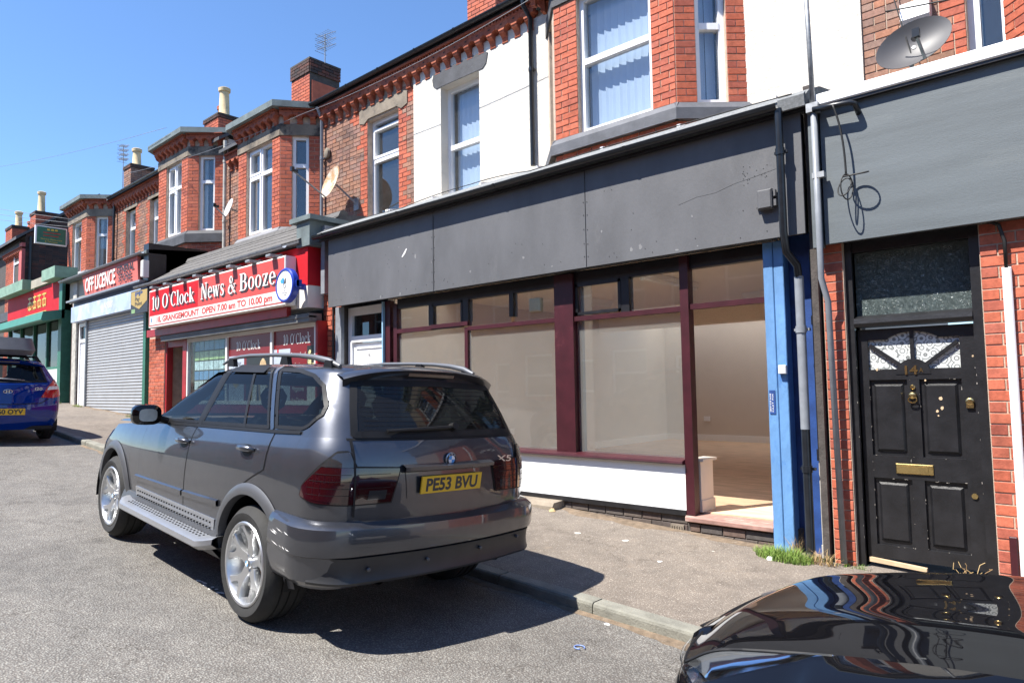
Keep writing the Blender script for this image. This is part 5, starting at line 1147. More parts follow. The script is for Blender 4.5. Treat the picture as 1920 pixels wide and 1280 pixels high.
# mast on the wall between 16 and 14A
ms_ = thing('wall_mast', (-1.9, 6.1, 0), 'slim grey mast pole bracketed between the two fascias, rising past the roof', 'pole')
mb = MB(); mb.tube([(-1.955, 6.22, 5.45), (-1.925, 6.20, 4.05)], .022, 8); part('mast', mb, 'galv', ms_, True)
mb = MB(); mb.tube([(-1.925, 6.20, 4.05), (-1.925, 6.21, 2.5), (-1.905, 6.30, 2.3), (-1.885, 6.34, .05)], .027, 8); part('pipe', mb, 'grey_plastic', ms_, True)
mb = MB(); mb.tube([(-1.92, 6.17, 3.99), (-1.74, 6.17, 3.975), (-1.62, 6.17, 3.965), (-1.585, 6.185, 3.95), (-1.58, 6.23, 3.92), (-1.58, 6.30, 3.89)], .024, 8); part('bracket_arm', mb, 'black_plastic', ms_, True)
for q_ in ((-1.975, -1.875, 6.16, 6.24, 3.97, 4.05), (-1.955, -1.855, 6.18, 6.24, 3.38, 3.43)): mb = MB(); mb.box(*q_); part('clamp', mb, 'galv', ms_)
cp = []
for i in range(12): t = i/11; cp.append((-1.75+.07*math.sin(t*1.6), 6.15+.04*t, 3.98-.60*t+.06*math.sin(t*3)))
lp = [(-1.665+.09*math.cos(t)*(1 if k_ else .35), 6.15+.03*math.sin(t*2), 3.30+.055*math.sin(t)*(1 if not k_ else .25)-.05*(not k_)) for k_ in (0, 1) for t in [2*math.pi*i/18 for i in range(19)]]
mb = MB(); mb.tube(cp+[(-1.68, 6.19, 3.35)], .009, 5); mb.tube([(-1.675+.035*math.cos(t), 6.18+.05*math.cos(t), 3.25+.11*math.sin(t)) for t in [2*math.pi*i/20 for i in range(21)]], .006, 5); mb.tube([(-1.69+.05*math.cos(t), 6.17+.07*math.sin(t), 3.25+.09*math.sin(t)) for t in [2*math.pi*i/20 for i in range(21)]], .006, 5)
mb.tube([(-1.60+.10*math.cos(t), 6.17+.05*math.sin(t), 3.34+.015*math.sin(t)) for t in [2*math.pi*i/20 for i in range(21)]], .007, 5)
solo('cable_coil', mb, 'wire_black', 'loose loop of black cable dangling in front of the blue-grey fascia', 'cable', smooth=True)

# ---------------------------------------------------------------- vehicles
def lerpt(T, x):
    """smooth interpolation in a table [(x, v...)] sorted by x"""
    if x <= T[0][0]: return T[0][1:]
    if x >= T[-1][0]: return T[-1][1:]
    for i in range(len(T)-1):
        if T[i][0] <= x <= T[i+1][0]:
            a, b = T[i], T[i+1]; p = T[max(i-1, 0)]; q = T[min(i+2, len(T)-1)]; h = b[0]-a[0]; t = (x-a[0])/h
            out = []
            for k in range(1, len(a)):
                d0 = (b[k]-a[k])/h; dl = (a[k]-p[k])/(a[0]-p[0]) if p is not a else d0; dr = (q[k]-b[k])/(q[0]-b[0]) if q is not b else d0
                m0 = 0 if dl*d0 <= 0 else 2*dl*d0/(dl+d0); m1 = 0 if dr*d0 <= 0 else 2*dr*d0/(dr+d0)
                if p is a: m0 = d0
                if q is b: m1 = d0
                out.append((2*t**3-3*t*t+1)*a[k]+(t**3-2*t*t+t)*h*m0+(-2*t**3+3*t*t)*b[k]+(t**3-t*t)*h*m1)
            return tuple(out)
class Car:
    """body surface from stacked plan outlines; local x forward from the rear axle, y left, z up"""
    def __init__(s, T, shear, plan, xs_side):
        s.T = T; s.shear = shear; s.plan = plan; s.xs = xs_side; s.mod = None
    def zeta(s, z, x):
        q = z
        for _ in range(4): q = z-lerpt(s.shear, q)[0]*(1.0-x)
        return q
    def half(s, ze, xs=None, nr=8, na=7):
        """half outline at level ze: (x,y) from rear centre round the left side to front centre"""
        xr, br, rr, xf, bf, rf, w_ = lerpt(s.T, ze); out = []
        wr = w_*s.plan(xr+br+rr); wf = w_*s.plan(xf-bf-rf)
        for i in range(nr): y = (wr-rr)*i/nr; out.append((xr+br*(y/(wr-rr))**2, y))
        for i in range(na): t = math.pi-math.pi/2*i/(na-1); out.append((xr+br+rr+rr*math.cos(t), wr-rr+rr*math.sin(t)))
        a, b = xr+br+rr, xf-bf-rf
        if xs is None: L = [a+(b-a)*(i+1)/25 for i in range(24)]
        else: L = [min(max(x, a+.01+.002*i), b-.01-.002*(len(xs)-i)) for i, x in enumerate(xs)]
        for x in L: out.append((x, w_*s.plan(x)))
        for i in range(na): t = math.pi/2-math.pi/2*i/(na-1); out.append((xf-bf-rf+rf*math.cos(t), wf-rf+rf*math.sin(t)))
        for i in range(nr-1, -1, -1): y = (wf-rf)*i/nr; out.append((xf-bf*(y/(wf-rf))**2, y))
        return out
    def side(s, x, z):
        ze = s.zeta(z, x); h = s.half(ze, None, 8, 9); h = h[6:-6]
        for (a, ya), (b, yb) in zip(h, h[1:]):
            if a <= x <= b and b > a: return Vector((x, ya+(yb-ya)*(x-a)/(b-a), z))
        return Vector((x, 0 if x > h[-1][0] else h[0][1], z))
    def rear(s, y, z, front=False):
        ya = abs(y); x = -.8 if not front else 3.2
        for _ in range(3):
            ze = s.zeta(z, x); h = s.half(ze, None, 10, 12)
            if front: h = h[::-1]
            h = h[:22]
            xx = h[-1][0]
            for (a, y0), (b, y1) in zip(h, h[1:]):
                if y0 <= ya <= y1 and y1 > y0: xx = a+(b-a)*(ya-y0)/(y1-y0); break
            x = xx
        return Vector((x, y, z))
    def arc(s, d, z):
        """point at arc length d from the rear centre (left side positive)"""
        sg_ = 1 if d >= 0 else -1; d = abs(d); x = -.8
        for _ in range(3):
            h = s.half(s.zeta(z, x), None, 10, 12); L = 0; p = h[0]
            for q in h[1:]:
                e = math.hypot(q[0]-p[0], q[1]-p[1])
                if L+e >= d: t = (d-L)/e if e else 0; p = (p[0]+(q[0]-p[0])*t, p[1]+(q[1]-p[1])*t); break
                L += e; p = q
            x = p[0]
        return Vector((p[0], p[1]*sg_, z))
    def fsurf(s, kind, sgn=1):
        if kind == 'side': return lambda a, z: Vector((1, sgn, 1))*s.side(a, z)
        if kind == 'rear': return lambda a, z: s.rear(a, z)
        if kind == 'front': return lambda a, z: s.rear(a, z, True)
        return lambda a, z: s.arc(a, z)
def vmul(a, b): return Vector((a[0]*b[0], a[1]*b[1], a[2]*b[2]))
def onsurf(fn, a, z, off):
    e = .01; p = fn(a, z); du = fn(a+e, z)-fn(a-e, z); dv = fn(a, z+e)-fn(a, z-e); n = du.cross(dv)
    if n.length < 1e-9: return p
    n.normalize(); c = Vector((1.2, 0, .8))
    if n.dot(p-c) < 0: n = -n
    return p+n*off
def resample(P, n):
    L = [0]
    for a, b in zip(P, P[1:]): L.append(L[-1]+math.hypot(b[0]-a[0], b[1]-a[1]))
    out = []
    for i in range(n+1):
        t = L[-1]*i/n
        for k in range(len(P)-1):
            if t <= L[k+1]+1e-9:
                f_ = (t-L[k])/max(L[k+1]-L[k], 1e-9); out.append((P[k][0]+(P[k+1][0]-P[k][0])*f_, P[k][1]+(P[k+1][1]-P[k][1])*f_)); break
    return out
def patch(mb, fn, bot, top, off, n=16, m=6):
    """ruled skin between two curves given in surface coordinates"""
    B, T = resample(bot, n), resample(top, n)
    G_ = [[onsurf(fn, b[0]+(t[0]-b[0])*j/m, b[1]+(t[1]-b[1])*j/m, off) for b, t in zip(B, T)] for j in range(m+1)]
    mb.grid(G_); return G_
def rim_strip(mb, fn, loop, w_, off, n=60):
    """flat band of width w_ along a closed loop on the surface"""
    P = resample(loop+[loop[0]], n)[:-1]; cx_ = sum(p[0] for p in P)/n; cz_ = sum(p[1] for p in P)/n; G_ = [[], []]
    for i in range(n):
        a, b = P[i-1], P[(i+1) % n]; dx, dz = b[0]-a[0], b[1]-a[1]; L = math.hypot(dx, dz) or 1; nx, nz = -dz/L, dx/L
        if nx*(cx_-P[i][0])+nz*(cz_-P[i][1]) < 0: nx, nz = -nx, -nz
        G_[0].append(onsurf(fn, P[i][0], P[i][1], off)); G_[1].append(onsurf(fn, P[i][0]+nx*w_, P[i][1]+nz*w_, off))
    mb.grid(G_, True)
def line_strip(mb, fn, pts, w_, off, n=24):
    P = resample(pts, n); G_ = [[], []]
    for i in range(n+1):
        a, b = P[max(i-1, 0)], P[min(i+1, n)]; dx, dz = b[0]-a[0], b[1]-a[1]; L = math.hypot(dx, dz) or 1; nx, nz = -dz/L*w_/2, dx/L*w_/2
        G_[0].append(onsurf(fn, P[i][0]-nx, P[i][1]-nz, off)); G_[1].append(onsurf(fn, P[i][0]+nx, P[i][1]+nz, off))
    mb.grid(G_)
def inpoly(x, y, P):
    c = False
    for i in range(len(P)):
        (a, b), (d, e) = P[i-1], P[i]
        if (b > y) != (e > y) and x < (d-a)*(y-b)/(e-b)+a: c = not c
    return c
def wheel(root, x, y, r_, side, w_=.26, rimr=.262, nsp=5, label=None, style='y', rimmat='alloy'):
    """tyre and alloy rim; side=+1 left, -1 right; local coordinates"""
    ax = (0, side, 0); o = (x, y, r_); hw = w_/2
    mb = MB(); rt = r_
    pr = [(rimr-.01, -hw+.02), (rimr+.01, -hw+.005), (rimr+(rt-rimr)*.55, -hw-.004), (rt-.03, -hw+.012), (rt-.008, -hw+.035), (rt, -hw+.06)]
    for g in (-.06, 0, .06): pr += [(rt, g-.008), (rt-.012, g-.006), (rt-.012, g+.006), (rt, g+.008)]
    pr += [(rt, hw-.06), (rt-.008, hw-.035), (rt-.03, hw-.012), (rimr+(rt-rimr)*.55, hw+.004), (rimr+.01, hw-.005), (rimr-.01, hw-.02)]
    mb.lathe(pr, o, ax, 56, True)
    wp = thing_part('wheel', mb, 'tyre', root, True, 40)
    tb = MB()
    for i in range(64):
        t = 2*math.pi*i/64; ca, sa = math.cos(t), math.sin(t)
        for s_ in (1, -1):
            P = []
            for rr, dt, yy in ((rt-.02, -.014, hw-.02), (rt+.0015, -.014, hw-.062), (rt+.0015, .014, hw-.062), (rt-.02, .014, hw-.02)):
                P.append(Vector((x+rr*math.cos(t+dt+.03*s_), y+yy*s_*1.0, r_+rr*math.sin(t+dt+.03*s_))))
            for rr, dt, yy in ((rt-.02, -.014, hw-.004), (rt+.003, -.014, hw-.04)): pass
            tb.add([p+Vector((0, .0, 0)) for p in P], [(0, 1, 2, 3)])
    lp_ = MB()
    lp_.lathe([(rimr+.004, hw-.006), (rimr-.004, hw+.002), (rimr-.016, hw-.002), (rimr-.03, hw-.03), (rimr-.045, -hw+.03), (rimr-.02, -hw+.01)], o, ax, 48)
    rm = MB(); f0 = len(lp_.f)
    lp_.f = lp_.f[:-2]; lp_.m = lp_.m[:-2]
    rim = put_('rim', lp_, rimmat, wp, True, 35)
    sp = MB()
    yo = hw-.008
    def pt(rad, th, dep): return Vector((x+rad*math.cos(th), y+side*(yo-dep), r_+rad*math.sin(th)))
    for i in range(nsp):
        t = 2*math.pi*(i+.25)/nsp
        if style == 'y':
            D2 = math.pi/180; half_ = [(.0, 0), (.062, -36), (.080, -30), (.098, -21), (.125, -15), (.155, -14.5), (.19, -18), (.22, -21.5), (rimr-.014, -25), (rimr-.010, -19), (rimr-.012, -13), (.222, -11), (.200, -8.5), (.186, -4.5)]
            poly = half_+[(.181, 0)]+[(r2, -a2) for r2, a2 in reversed(half_[1:])]
            dep = lambda r2: .006+.034*max(0, 1-(r2/.24)**2)
            k2 = len(poly); inner = [(r2*(.975 if r2 > .05 else 1)+(.004 if r2 > .17 and abs(a2) < 10 else 0), a2*.93) for r2, a2 in poly]
            ft = [pt(r2, t+a2*D2, dep(r2)) for r2, a2 in inner]; ed = [pt(r2, t+a2*D2, dep(r2)+.008) for r2, a2 in poly]; bk2 = [pt(r2, t+a2*D2, dep(r2)+.04) for r2, a2 in poly]
            sp.add(ft+ed+bk2, [tuple(range(k2))]+[(i2, (i2+1) % k2, (i2+1) % k2+k2, i2+k2) for i2 in range(k2)]+[(i2+k2, (i2+1) % k2+k2, (i2+1) % k2+2*k2, i2+2*k2) for i2 in range(k2)])
            paths = []
        else:
            paths = [[(.05, 0, .03, .045), (.12, 0, .03, .04), (rimr-.012, 0, .02, .035)]]
        for path in paths:
            ring = []
            for rad, da, dep, wd in path:
                c_ = t+da; e = wd/rad/2*1.0
                ring.append([pt(rad, c_-e, dep+.022), pt(rad, c_-e*.72, dep), pt(rad, c_+e*.72, dep), pt(rad, c_+e, dep+.022), pt(rad, c_, dep+.05)])
            sp.grid(ring, True)
            sp.add(ring[0], [(0, 1, 2, 3, 4)]); sp.add(ring[-1], [(4, 3, 2, 1, 0)])
    put_('spokes', sp, rimmat, wp, True, 30)
    hb = MB(); hb.lathe([(.034, yo-.06), (.034, yo-.030), (.031, yo-.026)], o, ax, 24); put_('hub_cap', hb, rimmat, wp, True, 40)
    if style == 'y':
        for k_, mt in ((0, 'sky_blue'), (1, 'upvc'), (2, 'sky_blue'), (3, 'upvc')):
            q2 = MB(); q2.add([pt(0, 0, .0165)]+[pt(.019, math.pi/2*k_+math.pi/2*i/6, .0165) for i in range(7)], [tuple(range(8))]); put_('hub_emblem', q2, mt, wp, recalc=False)
    for i in range(5):
        t = 2*math.pi*(i+.75)/5; b_ = MB(); c_ = pt(.050, t, .046); b_.tube([c_, c_+Vector((0, side*.012, 0))], .009, 6); put_('wheel_bolt', b_, 'steel', wp)
    dk = MB(); dk.lathe([(.17, -.02), (.17, .0), (.10, .002), (.10, -.02)], o, ax, 32); put_('brake_disc', dk, 'disc_metal', wp)
    bk_ = MB(); bk_.lathe([(rimr-.03, -hw+.03), (rimr-.03, -hw+.035)], o, ax, 32); put_('wheel_inner', bk_, 'black_plastic', wp)
    return wp
pm('rail_grey', (.17, .175, .185), .4, .5, var=.05); pm('bumper_shade', (.022, .023, .026), .45, var=.2); pm('tyre', (.018, .018, .018), .8, var=.2, scale=20, bump=.1); pm('alloy', (.58, .59, .60), .34, .9, var=.06, scale=14); pm('disc_metal', (.25, .20, .17), .5, .8, var=.3, scale=20)
def thing_part(name, mb, mats, root, smooth=False, angle=None, recalc=True): return put_(name, mb, mats, root, smooth, angle, recalc)
def put_(name, mb, mats, parent, smooth=False, angle=None, recalc=True):
    o = bpy.data.objects.new(name, mb.mesh(name, mats, smooth, angle=angle, recalc=recalc)); COL.objects.link(o); o.parent = parent; return o
def paint(name, c, metal=.6, rough=.32, flake=.0, coat=1., dust=.0):
    m, t, n, l, b = newmat(name)
    b.inputs['Metallic'].default_value = metal; b.inputs['Roughness'].default_value = rough; b.inputs['Coat Weight'].default_value = coat; b.inputs['Coat Roughness'].default_value = .02
    v = coords(n, l); nz = noise(n, l, 5, 6, .65, v); rp = ramp(n, [(.35, [x*.93 for x in c]), (.7, [min(1, x*1.08+dust) for x in c])]); l.new(nz.outputs[0], rp.inputs[0]); l.new(rp.outputs[0], b.inputs['Base Color'])
    nr = noise(n, l, 9, 5, .6, v); mr = n.new('ShaderNodeMapRange'); mr.inputs[3].default_value = rough-.05; mr.inputs[4].default_value = rough+.1; l.new(nr.outputs[0], mr.inputs[0]); l.new(mr.outputs[0], b.inputs['Roughness'])
    if metal == 0: b.inputs['Specular IOR Level'].default_value = 0
    return m
paint('paint_grey', (.074, .078, .092), .78, .34); paint('paint_grey_trim', (.085, .088, .096), .4, .5, coat=.2); paint('paint_blue', (.0, .022, .19), .0, .3); paint('paint_black', (.004, .004, .005), .0, .25)
glassmat('car_glass', (.20, .24, .24), .01, dirtc=(.3, .28, .25), refl=.65); glassmat('car_glass_dark', (.07, .085, .085), .03, dirtc=(.3, .28, .25)); glassmat('car_glass_clear', (.30, .36, .36), .02)
m, t, n, l, b_ = newmat('lamp_red'); b_.inputs['Base Color'].default_value = (.026, .002, .004, 1); b_.inputs['Roughness'].default_value = .08; b_.inputs['Coat Weight'].default_value = 1
m, t, n, l, b_ = newmat('lamp_red_bright'); b_.inputs['Base Color'].default_value = (.42, .01, .015, 1); b_.inputs['Roughness'].default_value = .1; b_.inputs['Coat Weight'].default_value = 1
m, t, n, l, b_ = newmat('lamp_smoke'); b_.inputs['Base Color'].default_value = (.03, .03, .032, 1); b_.inputs['Roughness'].default_value = .08; b_.inputs['Coat Weight'].default_value = 1
pm('plate_yellow', (.70, .43, .02), .45, var=.05, scale=8); pm('trim_black', (.010, .010, .011), .5, var=.2, spec=.25); pm('seat_cloth', (.025, .025, .027), .8, var=.2); pm('silver_trim', (.40, .41, .43), .35, .7, var=.05)

def build_shell(C, root, name, mat, zb, zt, levels, xs, glz, win_side, win_rear, win_front, roofz, hood=None):
    """lower body with arches, hood cap, greenhouse with window openings and roof"""
    mb = MB(); nrow = 16
    base = C.half(.75, xs); N = len(base); colx = [p[0] for p in base]
    G_ = []
    for i in range(nrow+1):
        row = []
        for j in range(N):
            x = colx[j]; z = zb(x, j, N)+(zt(x, j, N)-zb(x, j, N))*(i/nrow); h = C.half(C.zeta(z, x), xs); row.append(Vector((h[j][0], h[j][1], z)))
        G_.append(row)
    for sgn in (1, -1): mb.grid([[vmul(p, (1, sgn, 1)) for p in row] for row in G_])
    # hood and shelf between the two top edges
    T_ = G_[-1]; M = 8; cap = []
    for k in range(M+1):
        f_ = 1-k/M; cap.append([Vector((p.x, p.y*f_, p.z+(hood(p.x, p.y*f_, p) if hood else .03*(1-f_*f_)))) for p in T_])
    js = [j for j in range(N) if colx[j] > glz['xh']]
    for sgn in (1, -1): mb.grid([[vmul(cap[k][j], (1, sgn, 1)) for j in js] for k in range(M+1)])
    body = put_(name, mb, mat, root, True, 38)
    # greenhouse
    gh = MB(); Lz = glz['levels']; rows = []
    for ze in Lz:
        h = C.half(ze); rows.append([Vector((x, y, ze+lerpt(C.shear, ze)[0]*(1-x)+glz['crown'](x, y, ze))) for x, y in h])
    n_ = len(rows[0]); fs = []
    for sgn in (1, -1):
        k0 = len(gh.v); gh.v += [tuple(vmul(p, (1, sgn, 1))) for r_ in rows for p in r_]
        for i in range(len(rows)-1):
            for j in range(n_-1):
                q = [rows[i][j], rows[i][j+1], rows[i+1][j+1], rows[i+1][j]]; c = sum(q, Vector())/4
                skip = False
                if any(inpoly(c.x, c.z, P) for P in win_side) and abs(c.y) > .3 and c.z < glz.get('ztop', 9): skip = True
                if c.x < 0 and inpoly(abs(c.y), c.z, win_rear) and j < 14: skip = True
                if c.x > .8 and win_front and inpoly(abs(c.y), c.z, win_front) and j > n_-15: skip = True
                if not skip: gh.f.append(tuple(k0+a for a in (i*n_+j, i*n_+j+1, (i+1)*n_+j+1, (i+1)*n_+j))); gh.m.append(0)
    top = rows[-1]
    for sgn in (1, -1): gh.grid([[vmul(p, (1, sgn, 1)) for p in top], [Vector((p.x, 0, p.z+.004)) for p in top]])
    put_('cabin', gh, mat, root, True, 38)
    return body, G_
def place(root, loc, head, pitch, roll):
    h, g, r_ = head, pitch, roll
    Fw = Vector((math.cos(h)*math.cos(g), math.sin(h)*math.cos(g), math.sin(g))); L = Vector((-math.sin(h), math.cos(h), 0)); U = Fw.cross(L)
    L2 = math.cos(r_)*L+math.sin(r_)*U; U2 = Fw.cross(L2); M = Matrix.Identity(4)
    for i in range(3): M[i][0] = Fw[i]; M[i][1] = L2[i]; M[i][2] = U2[i]
    M.translation = Vector(loc); root.matrix_world = M
class FL:
    """lettering frame inside a car: origin o, u and up vectors, n = u x up"""
    def __init__(s, o, u, up): s.o = Vector(o); s.u = Vector(u).normalized(); s.v = Vector(up).normalized(); s.n = s.u.cross(s.v)
    def p(s, u, n, z): return tuple(s.o+s.u*u+s.v*z+s.n*n)
def letter_(parent, fr, txt, u, z, h, mat, wid=None, n=.002, bold=0., name='lettering'):
    mb = MB(); text_mb(mb, fr, txt, u, z, h, wid, n, bold); return put_(name, mb, mat, parent, recalc=False)

def make_suv():
    root = thing('parked_suv', (0, 0, 0), 'dark grey SUV parked at the kerb, back towards us, plate PE53 BVU', 'car')
    # level: xr, br, rr, xf, bf, rf, half width
    T = [(.28, -.78, .05, .20, 3.52, .14, .28, .86), (.42, -.86, .06, .22, 3.62, .14, .30, .905), (.60, -.90, .06, .24, 3.66, .14, .30, .93), (.78, -.91, .055, .25, 3.64, .14, .30, .936), (.92, -.91, .055, .25, 3.60, .14, .30, .930), (1.03, -.895, .055, .25, 3.5, .14, .30, .915), (1.11, -.87, .055, .25, 3.44, .14, .3, .893), (1.165, -.845, .055, .25, 3.40, .14, .3, .868),
         (1.24, -.815, .06, .25, 2.35, .22, .25, .842), (1.36, -.76, .06, .25, 2.08, .22, .25, .795), (1.48, -.70, .06, .24, 1.80, .22, .24, .746), (1.56, -.655, .06, .22, 1.58, .2, .22, .712), (1.61, -.62, .06, .2, 1.42, .18, .2, .685), (1.64, -.57, .06, .2, 1.25, .16, .2, .645), (1.662, -.48, .06, .2, 1.05, .14, .2, .58), (1.677, -.30, .06, .18, .85, .12, .18, .46), (1.686, .0, .05, .12, .6, .1, .12, .30)]
    C = Car(T, [(.28, 0), (.5, 0), (.8, .02), (1.12, .05), (1.3, .05), (1.62, .03), (1.7, .025)], lambda x: 1-.012*((x-1.2)/2)**4*4 if abs(x-1.2) < 3 else .9, None)
    Ra, zc = .455, .375
    def arch(x):
        for c in (0, 2.82):
            if abs(x-c) < Ra: return zc+math.sqrt(Ra*Ra-(x-c)**2)
        return 0
    sx = []
    for c in (0, 2.82): sx += [c+Ra*math.cos(math.pi*i/22)*(-1) for i in range(23)]+[c-Ra-.004, c+Ra+.004]
    sx += [-.52, .62, .8, .95, 1.1, 1.25, 1.4, 1.55, 1.7, 1.85, 2.0, 2.15, 2.28]; sx = sorted(x for x in sx if -.53 < x < 3.12)
    zb = lambda x, j, N: max(.30 if -.46 < x < 3.3 else .36, arch(x))
    def zt(x, j, N):
        base = 1.165+.05*(1-x)
        if x < 2.1: return base
        return lerpt([(2.1, 1.165-.055), (2.4, 1.085), (2.8, 1.05), (3.1, 1.01), (3.4, .93), (3.7, .86)], x)[0]
    WS = [[(2.02, 1.145), (1.86, 1.25), (1.62, 1.40), (1.38, 1.53), (1.16, 1.615), (1.03, 1.632), (1.09, 1.19)],
          [(1.03, 1.192), (.965, 1.636), (.30, 1.652), (-.05, 1.25)],
          [(-.13, 1.258), (.20, 1.655), (-.10, 1.655), (-.30, 1.63), (-.46, 1.57), (-.575, 1.44), (-.58, 1.38), (-.50, 1.30), (-.44, 1.275)]]
    WR = [(0, 1.265), (.66, 1.265), (.655, 1.33), (.60, 1.52), (.555, 1.585), (0, 1.60)]
    WF = [(0, 1.16), (.66, 1.17), (.56, 1.54), (0, 1.56)]
    shrink = lambda P, f_: [((sum(q[0] for q in P)/len(P))+(p[0]-sum(q[0] for q in P)/len(P))*f_, (sum(q[1] for q in P)/len(P))+(p[1]-sum(q[1] for q in P)/len(P))*f_) for p in P]
    glz = dict(xh=2.0, ztop=1.605, levels=[1.165, 1.18, 1.20, 1.225, 1.25, 1.28, 1.31, 1.34, 1.37, 1.40, 1.43, 1.46, 1.49, 1.515, 1.54, 1.56, 1.58, 1.595, 1.61, 1.622, 1.633, 1.643, 1.653, 1.662, 1.67, 1.677, 1.682, 1.686], crown=lambda x, y, z: 0)
    WSh = [shrink(P, .93) for P in WS]
    body, G_ = build_shell(C, root, 'body', 'paint_grey', zb, zt, None, sx, glz, WSh, [(0, 1.28), (.63, 1.28), (.57, 1.57), (0, 1.58)], [(0, 1.2), (.6, 1.2), (.5, 1.5), (0, 1.5)], None, hood=lambda x, y, p: .05*(1-(y/max(abs(p.y), .01))**2) if x > 2.2 else .0)
    S_ = {s: C.fsurf('side', 1) for s in (1,)}
    side = lambda sgn: (lambda a, z: vmul(C.side(a, z), (1, sgn, 1)))
    rear = lambda a, z: C.rear(a, z); arcf = lambda a, z: C.arc(a, z); front = lambda a, z: C.rear(a, z, True)
    # glass
    for sgn in (1, -1):
        fn = side(sgn)
        W0, W1, W2 = WS
        for P, bot, top in ((W0, [W0[0], W0[-1]], [W0[0], *W0[1:6]]), (W1, [W1[3], W1[0]], [W1[2], W1[1]]), (W2, [W2[0], W2[8], W2[7], W2[6]], [W2[1], W2[2], W2[3], W2[4], W2[5], W2[6]])):
            g = MB(); patch(g, fn, bot, top, .004, 18, 8); sw = put_('side_window', g, 'car_glass', root, True)
            g = MB(); rim_strip(g, fn, P, .024, .006, 90); put_('window_seal', g, 'trim_black', sw)
        g = MB(); line_strip(g, fn, [(2.06, 1.128), (1.05, 1.178), (-.1, 1.238), (-.44, 1.262)], .022, .009); put_('waist_trim', g, 'trim_black', root)
        g = MB(); line_strip(g, fn, [(-.09, 1.25), (.25, 1.66)], .035, .008, 10); put_('pillar_trim', g, 'trim_black' if 0 else 'paint_grey', root)
        g = MB(); line_strip(g, fn, [(.30, 1.222), (.56, 1.648)], .03, .008, 10); put_('pillar_trim', g, 'trim_black', root)
        g = MB(); line_strip(g, fn, [(1.06, 1.185), (.998, 1.64)], .06, .007, 10); put_('pillar_trim', g, 'trim_black', root)
        # wind deflectors
        for pts in ([(1.55, 1.455), (1.36, 1.545), (1.18, 1.605), (1.04, 1.618)], [(.93, 1.622), (.38, 1.634)]):
            g = MB(); line_strip(g, fn, pts, .05, .018, 14); put_('wind_deflector', g, 'trim_black', root)
        # doors: raised skins with dark shut lines
        fd_ = [(2.10, .42), (1.09, .42)], [(2.10, 1.12), (1.09, 1.165)]
        rd_ = [(1.075, .42), (.62, .42), (.50, .50), (.30, .78), (.02, .93), (-.13, 1.0)], [(1.075, 1.167), (.75, 1.183), (.45, 1.197), (.2, 1.21), (.0, 1.222), (-.13, 1.227)]
        for nm, (bt_, tp_) in (('front_door', fd_), ('rear_door', rd_)):
            g = MB(); patch(g, fn, bt_, tp_, .004, 26, 14); dr = put_('door', g, 'paint_grey', root, True)
            g = MB(); line_strip(g, fn, bt_, .012, .003); line_strip(g, fn, [bt_[0], tp_[0]], .011, .003); line_strip(g, fn, [bt_[-1], tp_[-1]], .011, .003); put_('door_gap', g, 'trim_black', dr)
            hx = 1.19 if nm == 'front_door' else .13; hz = 1.045 if nm == 'front_door' else 1.10
            g = MB(); g.tube([onsurf(fn, hx+.10, hz-.006, .004), onsurf(fn, hx+.07, hz-.003, .035), onsurf(fn, hx, hz, .042), onsurf(fn, hx-.07, hz+.003, .035), onsurf(fn, hx-.10, hz+.006, .004)], [.012, .019, .021, .02, .012], 8); put_('handle', g, 'paint_grey', dr, True)
            g = MB(); P = [onsurf(fn, hx+.07*math.cos(t), hz-.008+.04*math.sin(t), .0055) for t in [2*math.pi*i/16 for i in range(16)]]; g.add(P, [tuple(range(16))]); put_('handle_cup', g, 'trim_black', dr)
        # bump strip, sill and arch mouldings, step
        g = MB()
        for a, b in (((2.14, .645), (1.10, .668)), ((1.07, .669), (.46, .69))):
            k_ = []
            for i in range(13): t = i/12; k_.append([onsurf(fn, a[0]+(b[0]-a[0])*t, a[1]+(b[1]-a[1])*t+dz, o_) for dz, o_ in ((-.024, .004), (-.02, .02), (.016, .022), (.024, .004))])
            g.grid(k_)
        put_('bump_strip', g, 'paint_grey', root, True, 40)
        for c in (0, 2.82):
            g = MB(); rows = []
            a0, a1 = (R(-12), R(186)) if c else (R(-3), R(186))
            for i in range(41):
                t = a0+(a1-a0)*i/40; ct, st = math.cos(t), math.sin(t); ring = []
                for rad, off in ((Ra-.02, -.03), (Ra-.012, .022), (Ra+.03, .026), (Ra+.062, .004)):
                    px, pz = c+rad*ct, zc+rad*st
                    y = C.side(min(max(px, -.55), 3.2), max(pz, .32)).y+off; ring.append(Vector((px, sgn*y, pz)))
                rows.append(ring)
            g.grid(rows); put_('arch_moulding', g, 'paint_grey_trim', root, True, 50)
            g = MB(); rows = [[Vector((c+(Ra+.03)*math.cos(t), sgn*yy, zc+(Ra+.03)*math.sin(t))) for yy in (.56, .91)] for t in [R(-8)+R(196)*i/24 for i in range(25)]]; g.grid(rows); g.add([Vector((c+(Ra+.03)*math.cos(t), sgn*.56, zc+(Ra+.03)*math.sin(t))) for t in [R(-8)+R(196)*i/23 for i in range(24)]], [tuple(range(24))]); put_('wheel_well', g, 'trim_black', root)
        g = MB(); rows = [[Vector((x, sgn*y, z)) for y, z in ((.86, .52), (.93, .50), (.955, .43), (.96, .37), (.90, .30), (.7, .28))] for x in (2.42, 2.36, 2.2, 1.4, .6, .48, .44)]; g.grid(rows); put_('sill', g, 'paint_grey_trim', root, True, 40)
